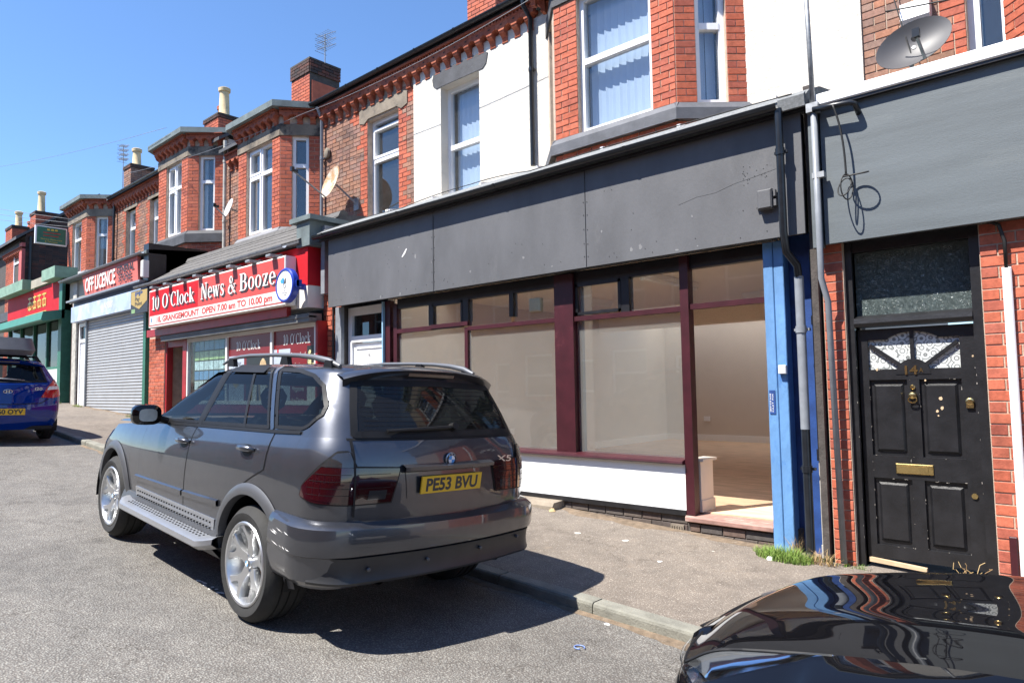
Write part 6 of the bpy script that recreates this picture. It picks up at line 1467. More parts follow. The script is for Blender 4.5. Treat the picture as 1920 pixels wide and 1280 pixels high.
        g = MB(); rows = [[Vector((x, sgn*(y+dy), z+dz)) for y, z in ((.90, .455), (1.03, .450), (1.065, .435), (1.07, .40), (1.03, .37), (.90, .36))] for x, dy, dz in ((2.24, -.06, .02), (2.16, -.02, .004), (2.08, 0, 0), (1.3, 0, 0), (.50, 0, 0), (.44, -.03, .01), (.40, -.08, .02))]; g.grid(rows); st_ = put_('side_step', g, 'silver_trim', root, True, 40)
        g = MB(); g.hexa([Vector((x, sgn*y, z)) for x, y, z in ((2.10, .905, .4565), (.52, .905, .4565), (.50, .925, .57), (2.12, .925, .57), (2.10, .93, .4565), (.52, .93, .4565), (.50, .94, .57), (2.12, .94, .57))]); put_('step_kick_plate', g, 'silver_trim', st_)
        g = MB()
        for i in range(28):
            for y in (.945, .975, 1.005): g.lathe([(.008, 0), (.008, .004)], (2.05-.055*i, sgn*y, .453-.04*max(0, y-.97)), (0, 0, 1), 6)
            for z in (.50, .54): g.lathe([(.007, 0), (.007, .01)], (2.05-.055*i, sgn*.935, z), (0, sgn, 0), 6)
        tag(put_('step_studs', g, 'trim_black', st_), kind='stuff')
        for c in (0, 2.82): wheel(root, c, sgn*.795, .372, sgn, .27 if c else .30, .268)
        # roof rail
        g = MB(); pts = [(1.32, .60, 1.66), (1.15, .615, 1.706), (.98, .62, 1.725), (.8, .622, 1.738), (.4, .622, 1.75), (.07, .62, 1.752), (-.15, .615, 1.742), (-.32, .605, 1.722), (-.44, .595, 1.69)]
        g.tube([Vector((x, sgn*y, z)) for x, y, z in pts], [.010, .014, .015, .015, .015, .016, .020, .022, .014], 8); rl = put_('roof_rail', g, 'rail_grey', root, True, 50)
        for x, z in ((1.12, 1.675), (.25, 1.715), (-.34, 1.69)):
          g = MB(); g.hexa([Vector((x+dx, sgn*y, zz)) for zz, e in ((z-.03, .06), (z+.035, .035)) for dx, y in ((-e, .595), (e, .595), (e, .63), (-e, .63))]); put_('rail_foot', g, 'trim_black', rl)
        # tail lamp, wrapping round the corner
        q_ = 1 if sgn > 0 else -1
        fa = lambda a, z, q_=q_: vmul(C.arc(abs(a), z), (1, q_, 1))
        g = MB(); patch(g, fa, [(.46, .875), (.72, .872), (.95, .878), (1.06, .905)], [(.40, 1.075), (.70, 1.085), (.90, 1.085), (1.045, .965)], .010, 18, 8); lm_ = put_('tail_lamp', g, 'lamp_red', root, True)
        g = MB(); patch(g, fa, [(.70, 1.088), (.905, 1.088)], [(.725, 1.175), (.80, 1.165)], .010, 10, 6); put_('lamp_lens', g, 'lamp_smoke', lm_, True)
        g = MB(); patch(g, fa, [(.78, .885), (.99, .895)], [(.78, .985), (.985, .985)], .012, 8, 5); put_('lamp_lens', g, 'lamp_red_bright' if 0 else 'lamp_red', lm_, True)
        g = MB(); rim_strip(g, fa, [(.45, .867), (.72, .864), (.95, .87), (1.075, .90), (1.055, .97), (.92, 1.09), (.80, 1.18), (.72, 1.185), (.69, 1.095), (.39, 1.082)], .014, .006); line_strip(g, fa, [(.705, .80), (.705, 1.24)], .012, .013, 10); put_('lamp_gap', g, 'trim_black', lm_)
        g = MB()
        for zz in (.925, .965, 1.005, 1.045): line_strip(g, fa, [(.47, zz), (.69, zz)], .003, .0125, 6); line_strip(g, fa, [(.725, zz), (1.0-.5*max(0, zz-.96), zz)], .003, .0125, 8)
        put_('lamp_ribs', g, 'trim_black', lm_)
        g = MB(); patch(g, fa, [(.50, .895), (.62, .893)], [(.49, .95), (.61, .95)], .0115, 6, 4); put_('reversing_lens', g, 'lamp_smoke', lm_, True)
    # tailgate seams and window
    g = MB(); patch(g, rear, [(-.68, 1.262), (-.35, 1.262), (0, 1.262), (.35, 1.262), (.68, 1.262)], [(-.585, 1.60), (-.3, 1.612), (0, 1.615), (.3, 1.612), (.585, 1.60)], .006, 24, 10); rw = put_('rear_window', g, 'car_glass_dark', root, True)
    g = MB(); rim_strip(g, rear, [(-.695, 1.255), (0, 1.255), (.695, 1.255), (.66, 1.42), (.60, 1.605), (0, 1.622), (-.60, 1.605), (-.66, 1.42)], .04, .008, 80); put_('window_seal', g, 'trim_black', rw)
    g = MB()
    for z in [1.30+.028*i for i in range(10)]: line_strip(g, rear, [(-.60, z), (.60, z)], .003, .0075, 12)
    put_('heater_lines', g, 'trim_black', rw)
    g = MB(); line_strip(g, rear, [(-.72, 1.248), (.72, 1.248)], .014, .004, 30); line_strip(g, rear, [(-.70, 1.248), (-.705, 1.18)], .010, .003, 6); line_strip(g, rear, [(.70, 1.248), (.705, 1.18)], .010, .003, 6); put_('tailgate_gap', g, 'trim_black', root)
    # plate recess panel and plate
    g = MB(); patch(g, rear, [(-.34, .885), (.34, .885)], [(-.36, 1.065), (.36, 1.065)], .004, 16, 6); rc = put_('plate_recess', g, 'paint_grey', root, True)
    g = MB(); k_ = []
    for y in [-.38+.76*i/16 for i in range(17)]: k_.append([onsurf(rear, y, z, o_) for z, o_ in ((1.045, .004), (1.055, .045), (1.075, .05), (1.095, .008))])
    g.grid(k_); put_('grip_strip', g, 'paint_grey', rc, True, 40)
    px0 = C.rear(0, .965).x
    pl = FL((px0-.028, 0, .965), (0, -1, 0), (-.10, 0, 1))
    g = MB(); g.chbox(pl, -.26, .26, -.012, 0, -.0555, .0555, .002); plate = put_('number_plate', g, 'plate_yellow', root)
    letter_(plate, pl, 'PE53 BVU', -.222, -.038, .077, 'ink', .444, .001, .034)
    # badge
    bd = FL((C.rear(0, 1.115).x-.01, 0, 1.115), (0, -1, 0), (-.05, 0, 1)); a_ = -bd.n if bd.n.x > 0 else bd.n
    g = MB(); g.lathe([(.044, -.01), (.044, .006), (.040, .009), (.028, .009)], bd.o, a_, 32); bq = put_('badge', g, 'ink', root, True, 40)
    g = MB(); g.lathe([(.046, -.004), (.046, .005), (.043, .008), (.0425, .004)], bd.o, a_, 32); put_('badge_ring', g, 'steel', bq, True, 40)
    for k_, mt in ((0, 'sky_blue'), (1, 'upvc'), (2, 'sky_blue'), (3, 'upvc')):
        g = MB(); g.add([bd.p(0, .0105, 0)]+[bd.p(.027*math.cos(t), .0105, .027*math.sin(t)) for t in [math.pi/2*(k_+1)+math.pi/2*i/6 for i in range(7)]], [tuple(range(8))]); put_('badge_quarter', g, mt, bq, recalc=False)
    for s, an in (('B', 128), ('M', 90), ('W', 52)):
        t = R(an); letter_(bq, FL(Vector(bd.p(.034*math.cos(t), 0, .034*math.sin(t))), bd.u*math.sin(t)-bd.v*math.cos(t), bd.v*math.sin(t)+bd.u*math.cos(t)), s, -.006, -.005, .011, 'upvc', .012, .0105)
    xf_ = FL((C.rear(-.55, 1.10).x-.006, -.47, 1.075), (-.12, -1, 0), (-.08, 0, 1)); letter_(root, xf_, 'X5', 0, 0, .042, 'steel', .135, .004, .01, 'model_lettering')
    # wiper
    g = MB(); o_ = lambda y, z, d: onsurf(rear, y, z, d); g.tube([o_(-.03, 1.31, .03), o_(.2, 1.30, .035), o_(.46, 1.287, .03)], [.012, .014, .008], 6); g.tube([o_(-.02, 1.318, .022), o_(.46, 1.295, .022)], .006, 5); g.lathe([(.03, 0), (.025, .05)], o_(-.06, 1.315, .0), (-1, 0, .4), 12); put_('wiper', g, 'trim_black', root, True, 40)
    # roof spoiler
    g = MB(); rows = []
    for y in [-.655+1.31*i/26 for i in range(27)]:
        e = (abs(y)/.655)**4; x0 = -.30; x1 = -.685+.10*e; zt_ = 1.715-.03*(y/.655)**2-.05*e; rows.append([Vector((x0, y*.96, 1.718-.045*(y/.655)**2-.06*e)), Vector((-.5, y, zt_+.002)), Vector((x1+.02, y, zt_-.012)), Vector((x1, y, zt_-.025)), Vector((x1+.015, y, zt_-.04)), Vector((-.56, y*.98, zt_-.085-.02*e))])
    g.grid(rows); put_('spoiler', g, 'paint_grey', root, True, 45)
    g = MB(); rows = [[Vector((-.665, y, 1.668)), Vector((-.655, y, 1.648))] for y in (-.2, -.1, 0, .1, .2)]; g.grid(rows); put_('brake_lamp', g, 'lamp_red', root)
    # rear bumper wrapping round to the arches
    g = MB(); rows = []
    prof_ = [(.775, -.01), (.765, .05), (.74, .088), (.69, .10), (.62, .105), (.585, .10), (.575, .085), (.50, .085), (.43, .07), (.40, .04), (.39, -.05)]
    smax = 0
    arcs = [-1.32+2.64*i/60 for i in range(61)]
    for a in arcs:
        col_ = []
        for z, off in prof_:
            zz = z+(.0 if abs(a) < .9 else .012*(abs(a)-.9))-(.012 if abs(a) < .62 and z > .75 else 0); k_ = 1-.55*max(0, (abs(a)-1.0)/.32)
            p_ = C.arc(a, max(min(zz, .9), .5)); n_ = onsurf(arcf, a, max(min(zz, .9), .5), 1.0)-p_; n_.z = 0; n_.normalize(); col_.append(Vector((p_.x, p_.y, zz))+n_*off*k_)
        rows.append(col_)
    g.grid(rows); bp_ = put_('rear_bumper', g, 'paint_grey', root, True, 32)
    g = MB(); rows = []
    for a in [-.92+1.84*i/48 for i in range(49)]:
        e = max(0, min(1, (.92-abs(a))/.22)); e = e*e*(3-2*e); col_ = []
        for z, off in ((.575, .104), (.56, .098), (.50, .094), (.455, .10), (.435, .108), (.42, .10)):
            p_ = C.arc(a, .6); n_ = onsurf(arcf, a, .6, 1.0)-p_; n_.z = 0; n_.normalize(); col_.append(Vector((p_.x, p_.y, z))+n_*(off-.045*(1-e)))
        rows.append(col_)
    g.grid(rows); put_('bumper_insert', g, 'bumper_shade', bp_, True, 35)  # lower bumper's shading put into a darker grey than the body
    for a, z in ((-.62, .60), (-.22, .585), (.22, .575), (.62, .565)):
        p_ = C.arc(a, .6); n_ = (onsurf(arcf, a, .6, 1.0)-p_); n_.z = 0; n_.normalize(); g = MB(); g.lathe([(.012, .10), (.012, .114), (.007, .117)], Vector((p_.x, p_.y, z-.06)), n_, 12); put_('parking_sensor', g, 'paint_grey_trim', bp_, True, 40)
    g = MB(); random.seed(3)
    for i in range(11):
        a = random.uniform(.98, 1.2); z = random.choice((.745, .69, .67, .66, .60)); L = random.uniform(.03, .12); w_ = random.uniform(.0015, .004)
        P = []
        for t, ww in ((0, 0), (.4, w_), (1, 0), (.5, -w_)):
            aa = a+L*t; zz = z+.012*t+ww; k_ = 1-.55*max(0, (aa-1.0)/.32); p_ = C.arc(aa, zz); n_ = onsurf(arcf, aa, zz, 1.0)-p_; n_.z = 0; n_.normalize(); P.append(Vector((p_.x, p_.y, zz))+n_*(.1035*k_))
        g.add(P, [(0, 1, 2, 3)])
    put_('scratches', g, 'white_paint', bp_)
    for ey in (-.5, .5): g = MB(); g.tube([(-.6, ey, .40), (-.88, ey, .41)], .035, 12, False); put_('exhaust', g, 'trim_black', root, True)
    # underside, interior, mirrors, front
    g = MB(); g.box(-.55, 3.4, -.70, .70, .30, .36); g.box(-.8, 2.3, -.8, .8, .55, .6); g.box(-.9, -.5, -.72, .72, .43, .5); g.box(-.80, -.70, -.62, .62, .60, 1.22); g.box(1.75, 2.1, -.75, .75, .6, 1.12); put_('floor_pan', g, 'trim_black', root)
    for x, ys in ((1.05, (-.38, .38)), (.05, (-.46, 0, .46))):
        for y in ys:
            g = MB(); G2 = []
            for z, dx, hw in ((.62, -.02, .23), (.8, -.05, .24), (1.05, -.12, .23), (1.22, -.17, .18), (1.27, -.18, .12)):
                G2.append([Vector((x+dx+ex, y+ey, z)) for ex, ey in ((-.06, -hw*.8), (-.06, hw*.8), (.02, hw), (.06, hw*.5), (.06, -hw*.5), (.02, -hw))])
            g.grid(G2, True); g.add(G2[-1], [tuple(range(6))]); g.lathe([(.02, 0), (.09, .06), (.11, .14), (.07, .2)], (x-.2, y, 1.29), (0, 0, 1), 8); g.box(x-.05, x+.45, y-.22, y+.22, .58, .70); put_('seat', g, 'seat_cloth', root, True, 50)
    g = MB(); t_ = [Vector((1.55+.06*math.sin(t), .38+.18*math.cos(t), 1.02+.17*math.sin(t))) for t in [2*math.pi*i/20 for i in range(21)]]; g.tube(t_, .014, 6); put_('steering_wheel', g, 'seat_cloth', root, True)
    for sgn in (1, -1):
        g = MB(); G2 = []
        for x, e in ((1.64, .6), (1.66, .95), (1.70, 1.0), (1.76, .8), (1.79, .35)):
            G2.append([Vector((x, sgn*(1.045+.115*e*math.copysign(abs(math.cos(t))**.6, math.cos(t))), 1.215+.085*e*math.copysign(abs(math.sin(t))**.6, math.sin(t)))) for t in [2*math.pi*i/20 for i in range(20)]])
        g.grid(G2, True); g.add(G2[-1], [tuple(range(20))]); mr_ = put_('mirror', g, 'paint_black' if 1 else '', root, True, 40)
        g = MB(); g.add([vmul(p, (1, 1, 1))+Vector((-.002, 0, 0)) for p in G2[0]], [tuple(range(20))]); put_('mirror_glass', g, 'steel', mr_)
        g = MB(); g.tube([(1.72, sgn*.86, 1.16), (1.71, sgn*.96, 1.19)], .03, 6); put_('mirror_arm', g, 'trim_black', mr_)
    g = MB(); patch(g, front, [(-.68, 1.15), (0, 1.15), (.68, 1.15)], [(-.58, 1.55), (0, 1.565), (.58, 1.55)], .006, 20, 10); put_('windscreen', g, 'car_glass_clear', root, True)
    for sgn in (1, -1):
        ff_ = lambda a, z: C.rear(a, z, True); g = MB(); patch(g, ff_, [(sgn*.45, .74), (sgn*.85, .76)], [(sgn*.42, .88), (sgn*.80, .90)], .006, 8, 4); put_('headlight', g, 'lamp_smoke', root, True)
    place(root, (-4.344, 3.141, .068), R(177.966), R(3.348), R(2.299)); return root
make_suv()

def make_hatch():
    root = thing('blue_hatchback', (0, 0, 0), 'blue hatchback with red tail lamp parked further up, cut off by the left edge', 'car')
    T = [(.26, -.62, .08, .22, 3.1, .16, .3, .78), (.40, -.70, .10, .24, 3.25, .18, .32, .83), (.58, -.72, .10, .25, 3.28, .18, .32, .850), (.75, -.69, .09, .25, 3.22, .18, .32, .852), (.88, -.66, .09, .25, 3.1, .18, .3, .835), (.96, -.63, .09, .24, 3.0, .18, .3, .81),
         (1.02, -.58, .09, .24, 2.1, .2, .24, .79), (1.14, -.50, .09, .24, 1.8, .2, .24, .735), (1.26, -.42, .09, .22, 1.5, .2, .22, .675), (1.36, -.36, .09, .2, 1.2, .2, .2, .62), (1.41, -.30, .08, .2, 1.0, .18, .2, .56), (1.44, -.15, .07, .18, .8, .15, .18, .45), (1.455, .1, .05, .12, .6, .1, .12, .3)]
    C = Car(T, [(.26, 0), (.6, .01), (.95, .04), (1.3, .02), (1.5, .0)], lambda x: 1-.02*((x-1.1)/2)**4*3 if abs(x-1.1) < 3 else .9, None)
    Ra, zc = .35, .30
    def arch(x):
        for c in (0, 2.525):
            if abs(x-c) < Ra: return zc+math.sqrt(Ra*Ra-(x-c)**2)
        return 0
    sx = []
    for c in (0, 2.525): sx += [c-Ra*math.cos(math.pi*i/16) for i in range(17)]+[c-Ra-.004, c+Ra+.004]
    sx = sorted(x for x in sx+[.5, .8, 1.1, 1.4, 1.7, 2.0] if -.36 < x < 2.75)
    zb = lambda x, j, N: max(.24, arch(x))
    def zt(x, j, N): return .96+.04*(1-x) if x < 1.9 else lerpt([(1.9, .93), (2.4, .90), (2.9, .80), (3.3, .70)], x)[0]
    WS = [[(1.62, .97), (1.1, 1.30), (.86, 1.36), (.86, 1.0)], [(.80, 1.0), (.80, 1.36), (.10, 1.36), (-.12, 1.12), (.0, 1.04)]]
    glz = dict(xh=1.8, levels=[.96, .98, 1.01, 1.04, 1.07, 1.10, 1.13, 1.16, 1.19, 1.22, 1.25, 1.28, 1.31, 1.34, 1.36, 1.38, 1.40, 1.42, 1.435, 1.447, 1.455], crown=lambda x, y, z: 0)
    build_shell(C, root, 'body', 'paint_blue', zb, zt, None, sx, glz, [], [(0, 1.09), (.53, 1.09), (.46, 1.34), (0, 1.36)], [(0, 1.0), (.5, 1.0), (.42, 1.3), (0, 1.3)], None, hood=lambda x, y, p: .05*(1-(y/max(abs(p.y), .01))**2) if x > 1.9 else 0)
    rear = lambda a, z: C.rear(a, z)
    for sgn in (1, -1):
        fn = lambda a, z, s=sgn: vmul(C.side(a, z), (1, s, 1))
        for P in WS:
            g = MB(); k_ = len(P)
            patch(g, fn, [P[0], P[-1]], [P[0], *P[1:-1]] if P is WS[0] else [P[1], P[2], P[3]], .004, 12, 6) if P is WS[0] else patch(g, fn, [P[0], P[4], P[3]], [P[1], P[2], P[3]], .004, 12, 6)
            put_('side_window', g, 'lamp_smoke', root, True)
        for c in (0, 2.525): wheel(root, c, sgn*.735, .305, sgn, .195, .20, 6, style='5')
        fa = lambda a, z, s=sgn: vmul(C.arc(abs(a), z), (1, s, 1))
        g = MB(); patch(g, fa, [(.50, .80), (.70, .79), (.88, .82), (.96, .88)], [(.62, 1.0), (.74, 1.10), (.84, 1.12), (.93, 1.06)], .010, 14, 8); lm_ = put_('tail_lamp', g, 'lamp_red_bright', root, True)
        g = MB(); patch(g, fa, [(.60, .93), (.94, .95)], [(.63, .99), (.93, 1.0)], .013, 10, 4); put_('lamp_lens', g, 'off_white', lm_, True)
        g = MB(); rows = [[Vector((c+(Ra+.0)*math.cos(t), sgn*yy, zc+Ra*math.sin(t))) for yy in (.5, .84)] for c in (0,) for t in [R(-20)+R(220)*i/20 for i in range(21)]]; g.grid(rows); put_('wheel_well', g, 'trim_black', root)
    g = MB(); patch(g, rear, [(-.60, 1.065), (0, 1.055), (.60, 1.065)], [(-.52, 1.36), (0, 1.375), (.52, 1.36)], .005, 16, 8); rw = put_('rear_window', g, 'car_glass', root, True)
    g = MB(); rim_strip(g, rear, [(-.61, 1.06), (0, 1.048), (.61, 1.06), (.53, 1.365), (0, 1.38), (-.53, 1.365)], .035, .007, 50); put_('window_seal', g, 'trim_black', rw)
    g = MB(); line_strip(g, rear, [(-.62, .78), (-.5, .70), (0, .685), (.5, .70), (.62, .78)], .012, .004, 30); put_('tailgate_gap', g, 'trim_black', root)
    g = MB(); rows = []
    for y in [-.56+1.12*i/20 for i in range(21)]:
        e = (abs(y)/.56)**4; rows.append([Vector((-.1, y*.95, 1.455-.05*(y/.56)**2-.03*e)), Vector((-.36, y, 1.44-.04*(y/.56)**2-.03*e)), Vector((-.44+.06*e, y, 1.425-.04*(y/.56)**2-.03*e)), Vector((-.42+.06*e, y, 1.40-.04*(y/.56)**2-.03*e)), Vector((-.34, y*.97, 1.37-.04*(y/.56)**2))])
    g.grid(rows); put_('spoiler', g, 'paint_blue', root, True, 45)
    g = MB(); g.add([Vector((-.445, y, z)) for y, z in ((-.18, 1.40), (.18, 1.40), (.18, 1.418), (-.18, 1.418))], [(0, 1, 2, 3)]); put_('brake_lamp', g, 'lamp_red', root)
    g = MB(); g.tube([onsurf(rear, .30, 1.11, .02), onsurf(rear, .0, 1.10, .025), onsurf(rear, -.25, 1.085, .02)], [.016, .012, .006], 6); put_('wiper', g, 'galv', root, True)
    pl = FL((C.rear(0, .56).x-.012, 0, .56), (0, -1, 0), (0, 0, 1)); g = MB(); g.chbox(pl, -.26, .26, -.01, 0, -.0555, .0555, .002); plate = put_('number_plate', g, 'plate_yellow', root); letter_(plate, pl, '60 OYV', -.13, -.037, .075, 'ink', .36, .001, .034)
    bx = C.rear(0, .90); bd = FL((bx.x-.006, 0, .905), (0, -1, 0), (-.2, 0, 1)); g = MB(); g.tube([bd.p(.062*math.cos(t), .004, .034*math.sin(t)) for t in [2*math.pi*i/24 for i in range(25)]], .006, 5); bq = put_('badge', g, 'steel', root); letter_(bq, bd, 'H', -.028, -.024, .048, 'steel', .056, .006, .03)
    lf = FL((C.rear(-.45, .94).x-.012, -.40, .93), (-.25, -1, 0), (-.1, 0, 1)); letter_(root, lf, 'i20', 0, 0, .05, 'steel', .11, .006, .02, 'model_lettering')
    g = MB(); g.box(-.6, 2.2, -.7, .7, .24, .3); g.box(-.45, 1.6, -.68, .68, .5, .55); g.box(-.5, -.4, -.5, .5, .5, 1.0); put_('floor_pan', g, 'trim_black', root)
    for x, ys in ((.95, (-.35, .35)), (.15, (-.4, .4))):
        for y in ys:
            g = MB(); G2 = [[Vector((x+dx+ex, y+ey, z)) for ex, ey in ((-.06, -hw*.8), (-.06, hw*.8), (.02, hw), (.06, hw*.5), (.06, -hw*.5), (.02, -hw))] for z, dx, hw in ((.5, 0, .2), (.8, -.04, .22), (1.05, -.1, .2), (1.12, -.12, .1), (1.28, -.14, .09))]; g.grid(G2, True); g.add(G2[-1], [tuple(range(6))]); put_('seat', g, 'seat_cloth', root, True, 50)
    for x in (.95, .15):
        g = MB(); g.tube([(x, -.56, 1.50), (x, .56, 1.50)], .02, 6)
        for s_ in (-1, 1): g.hexa([Vector((x+dx, s_*y, z)) for z, yy in ((1.40, .60), (1.52, .52)) for dx, y in ((-.05, yy-.03), (.05, yy-.03), (.05, yy+.03), (-.05, yy+.03))])
        put_('roof_bar', g, 'trim_black', root)
    loc = (-15.05, 3.02, zroad(-15, 3.0)+.01); place(root, loc, R(178.5), R(3.6), R(1.5))
    # roof box: rides on the bars, a thing of its own
    rb = thing('roof_box', (0, 0, 0), 'grey plastic roof box strapped on top of the blue hatchback', 'roof box')
    def shell(z0, z1, mat, name, k0, k1):
        g = MB(); rows = []
        for i in range(7):
            t = i/6; z = z0+(z1-z0)*t; k_ = k0+(k1-k0)*t
            h = []
            for s_ in [2*math.pi*j/40 for j in range(40)]:
                ct, st = math.cos(s_), math.sin(s_); ex = .35
                h.append(Vector((.62+1.0*k_*math.copysign(abs(ct)**ex, ct)-(.1*t if ct > 0 and name == 'lid' else 0), .48*k_*math.copysign(abs(st)**ex, st)*(1 if ct < 0 else .9), z)))
            rows.append(h)
        g.grid(rows, True); g.add(rows[-1], [tuple(range(40))]); g.add(rows[0], [tuple(range(39, -1, -1))]); put_(name, g, mat, rb, True, 30)
    pm('box_grey', (.10, .105, .115), .55, var=.1); shell(1.53, 1.62, 'box_grey', 'base', .93, 1.0); shell(1.625, 1.84, 'box_grey', 'lid', 1.01, .90)
    place(rb, loc, R(178.5), R(3.6), R(1.5))
make_hatch()

def make_black_car():
    root = thing('black_car', (0, 0, 0), 'glossy black car nosing in at the lower right corner, bonnet mirroring the door', 'car')
    # x forward, y left; origin under the nose centre, nose points to +x
    def edge(y): return -.10*(abs(y)/.80)**2.2-.10*max(0, (abs(y)-.55)/.35)**3          # bonnet leading edge
    def hz(x, y):
        """bonnet height over plan position: crowned, with two raised creases and a soft central bulge"""
        a = abs(y); t = min(1, max(0, (-x)/1.35))
        z = .735+.215*(1-(1-t)**1.7)
        z -= .055*(a/.8)**2.6
        cr = .50-.10*(1-t)
        z += .013*math.exp(-((a-cr)/.12)**2)*min(1, t*2.4)
        z += .008*math.exp(-(a/.24)**2)*min(1, t*2)
        z -= .05*math.exp(-(t/.07)**2)
        return z
    g = MB(); rows = []
    for i in range(45):
        t = i/44; row = []
        for j in range(61):
            y = (-.74+1.48*j/60); x0 = edge(y)-.012; x1 = -1.34+.16*(y/.74)**2; x = x0+(x1-x0)*t**1.15; row.append(Vector((x, y, hz(x-edge(y)*.8, y))))
        rows.append(row)
    g.grid(rows); bn = put_('bonnet', g, 'paint_black', root, True)
    g = MB(); g.tube([r_[0]+Vector((0, -.004, -.003)) for r_ in rows], .005, 5); g.tube([r_[-1]+Vector((0, .004, -.003)) for r_ in rows], .005, 5); g.tube([p+Vector((.004, 0, -.004)) for p in rows[0]], .006, 5); put_('bonnet_gap', g, 'trim_black', bn)
    g = MB(); g.lathe([(.034, 0), (.034, .004), (.028, .006)], (-.10, 0, hz(-.10, 0)-.001), (.45, 0, 1), 20); put_('badge', g, 'steel', root, True, 40)
    # wings and sides; the front of the wing top is given over to the swept-back headlight
    def bx(y): return -.10*(abs(y)/.80)**2.2-.22*max(0, (abs(y)-.5)/.385)**2.2
    def wp_(x, f_):
        ym = .745-.05*max(0, (x+.30)/.30) if x > -.3 else .745
        zt_ = hz(x-edge(.745)*.8, .745)+.004 if x > -1.35 else .93+.02*(-1.35-x)*.3
        wz = .895-.16*max(0, (x+.45)/.45)**2
        ar = .33+math.sqrt(.36**2-(x+.86)**2) if abs(x+.86) < .36 else 0
        z = zt_+(max(.26, ar)-zt_)*f_**1.1
        return Vector((x, ym+(wz-ym)*math.sin(min(1, f_*2.1)*math.pi/2)-.05*max(0, f_-.6), z))
    def f0(x): return .24*min(1, max(0, (x+.62)/.42))**1.2 if x > -.62 else 0
    for sgn in (1, -1):
        g = MB(); rows = []
        xsW = [-.06-.04*i for i in range(15)]+[-.64-.06*i for i in range(14)]+[-1.5-.25*i for i in range(11)]
        for x in xsW: rows.append([vmul(wp_(x, f0(x)+(1-f0(x))*k_/14), (1, sgn, 1)) for k_ in range(15)])
        g.grid(rows); put_('wing', g, 'paint_black', root, True)
        wheel(root, -.86, sgn*.76, .32, sgn, .21, .215, 5, style='5'); wheel(root, -3.5, sgn*.76, .32, sgn, .21, .215, 5, style='5')
        top = [Vector((edge(y)-.004, y, hz(-.03, y)-.012)) for y in (.52, .58, .64, .70, .735)]+[wp_(x, .0)+Vector((0, .004, -.003)) for x in (-.16, -.24, -.32, -.40, -.48, -.55, -.60)]
        bot = [Vector((bx(y)+.045, y, .60-.03*(y-.52))) for y in (.52, .60, .68, .76, .815)]+[wp_(x, f0(x)+.004)+Vector((0, .004, 0)) for x in (-.16, -.24, -.32, -.40, -.48, -.55, -.60)]
        lens = []; bowl = []
        for i, (a_, c_) in enumerate(zip(top, bot)):
            r1, r2 = [], []
            for k_ in range(7):
                q = k_/6; p = a_.lerp(c_, q)+Vector((.018, .012, .006))*math.sin(q*math.pi); ins = .07*math.sin(q*math.pi)*math.sin(max(.06, min(.94, i/11))*math.pi)+.008
                r1.append(vmul(p, (1, sgn, 1))); r2.append(vmul(p-Vector((.75, .6, .1)).normalized()*ins, (1, sgn, 1)))
            lens.append(r1); bowl.append(r2)
        g = MB(); g.grid(bowl); hl = put_('headlight', g, 'lamp_bowl', root, True)
        for c_ in ((-.150, .60, .645), (-.26, .70, .655)): q = MB(); q.lathe([(.034, -.03), (.034, .012), (.03, .016), (.026, .0), (.012, -.008)], Vector((c_[0], sgn*c_[1], c_[2])), (1, .25*sgn, .08), 20); put_('lamp_reflector', q, 'steel', hl, True, 40)
        g = MB(); g.grid(lens); put_('lens', g, 'car_glass_clear2', hl, True)
        g = MB(); g.tube([vmul(p, (1, sgn, 1)) for p in top], .005, 5); put_('lamp_seal', g, 'trim_black', hl)
    # nose: bumper skin below the bonnet edge with grille
    g = MB(); rows = []
    for j in range(49):
        y = -.885+1.77*j/48; x = bx(y); row = []
        for z, off in ((.70, -.04), (.685, .0), (.66, .03), (.60, .05), (.50, .075), (.40, .07), (.30, .05), (.22, .0)):
            dz = -.115 if abs(y) > .49 and z > .58 else 0; row.append(Vector((x+off, y, max(z+dz*((z-.56)/.14), .2))))
        rows.append(row)
    g.grid(rows); bp_ = put_('front_bumper', g, 'paint_black', root, True)
    for s_ in (-1, 1):
        g = MB()
        for i in range(9): g.fb(FL((.025, s_*.20, .62), (0, 1, 0), (0, 0, 1)), -.15+.035*i, -.143+.035*i, -.02, .012, -.05, .03)
        g.fb(FL((.025, s_*.20, .62), (0, 1, 0), (0, 0, 1)), -.16, .16, -.02, .008, .03, .036); put_('grille', g, 'trim_black', bp_)
    pl = FL((.105, 0, .42), (0, 1, 0), (0, 0, 1)); g = MB(); g.chbox(pl, -.26, .26, -.012, 0, -.0555, .0555, .002); put_('number_plate', g, 'off_white', bp_)
    # windscreen, cabin, tail so the car is whole outside the frame
    g = MB(); rows = []
    for x, z, w_ in ((-1.30, .955, .70), (-1.6, 1.12, .66), (-2.0, 1.36, .56)): rows.append([Vector((x-.10*(y*y), y*w_, z-.03*y*y)) for y in (-1, -.6, -.2, .2, .6, 1)])
    g.grid(rows); put_('windscreen', g, 'lamp_smoke', root, True)
    g = MB(); rows = []
    for x, z, w_, zl in ((-1.36, .93, .74, .9), (-2.0, 1.37, .57, .93), (-2.4, 1.42, .58, .95), (-3.1, 1.40, .58, .97), (-3.6, 1.22, .60, .98), (-3.95, 1.0, .68, .98), (-4.35, .95, .68, .9)):
        rows.append([Vector((x, s_, zz)) for s_, zz in ((-.83, zl-.05), (-w_-.02, z-.10), (-w_*.7, z), (0, z+.015), (w_*.7, z), (w_+.02, z-.10), (.83, zl-.05))])
    g.grid(rows); put_('cabin', g, 'paint_black', root, True, 40)
    g = MB(); g.box(-4.4, -4.3, -.85, .85, .3, .93); put_('tail', g, 'paint_black', root); g = MB(); g.box(-4.3, -.1, -.6, .6, .22, .3); put_('floor_pan', g, 'trim_black', root)
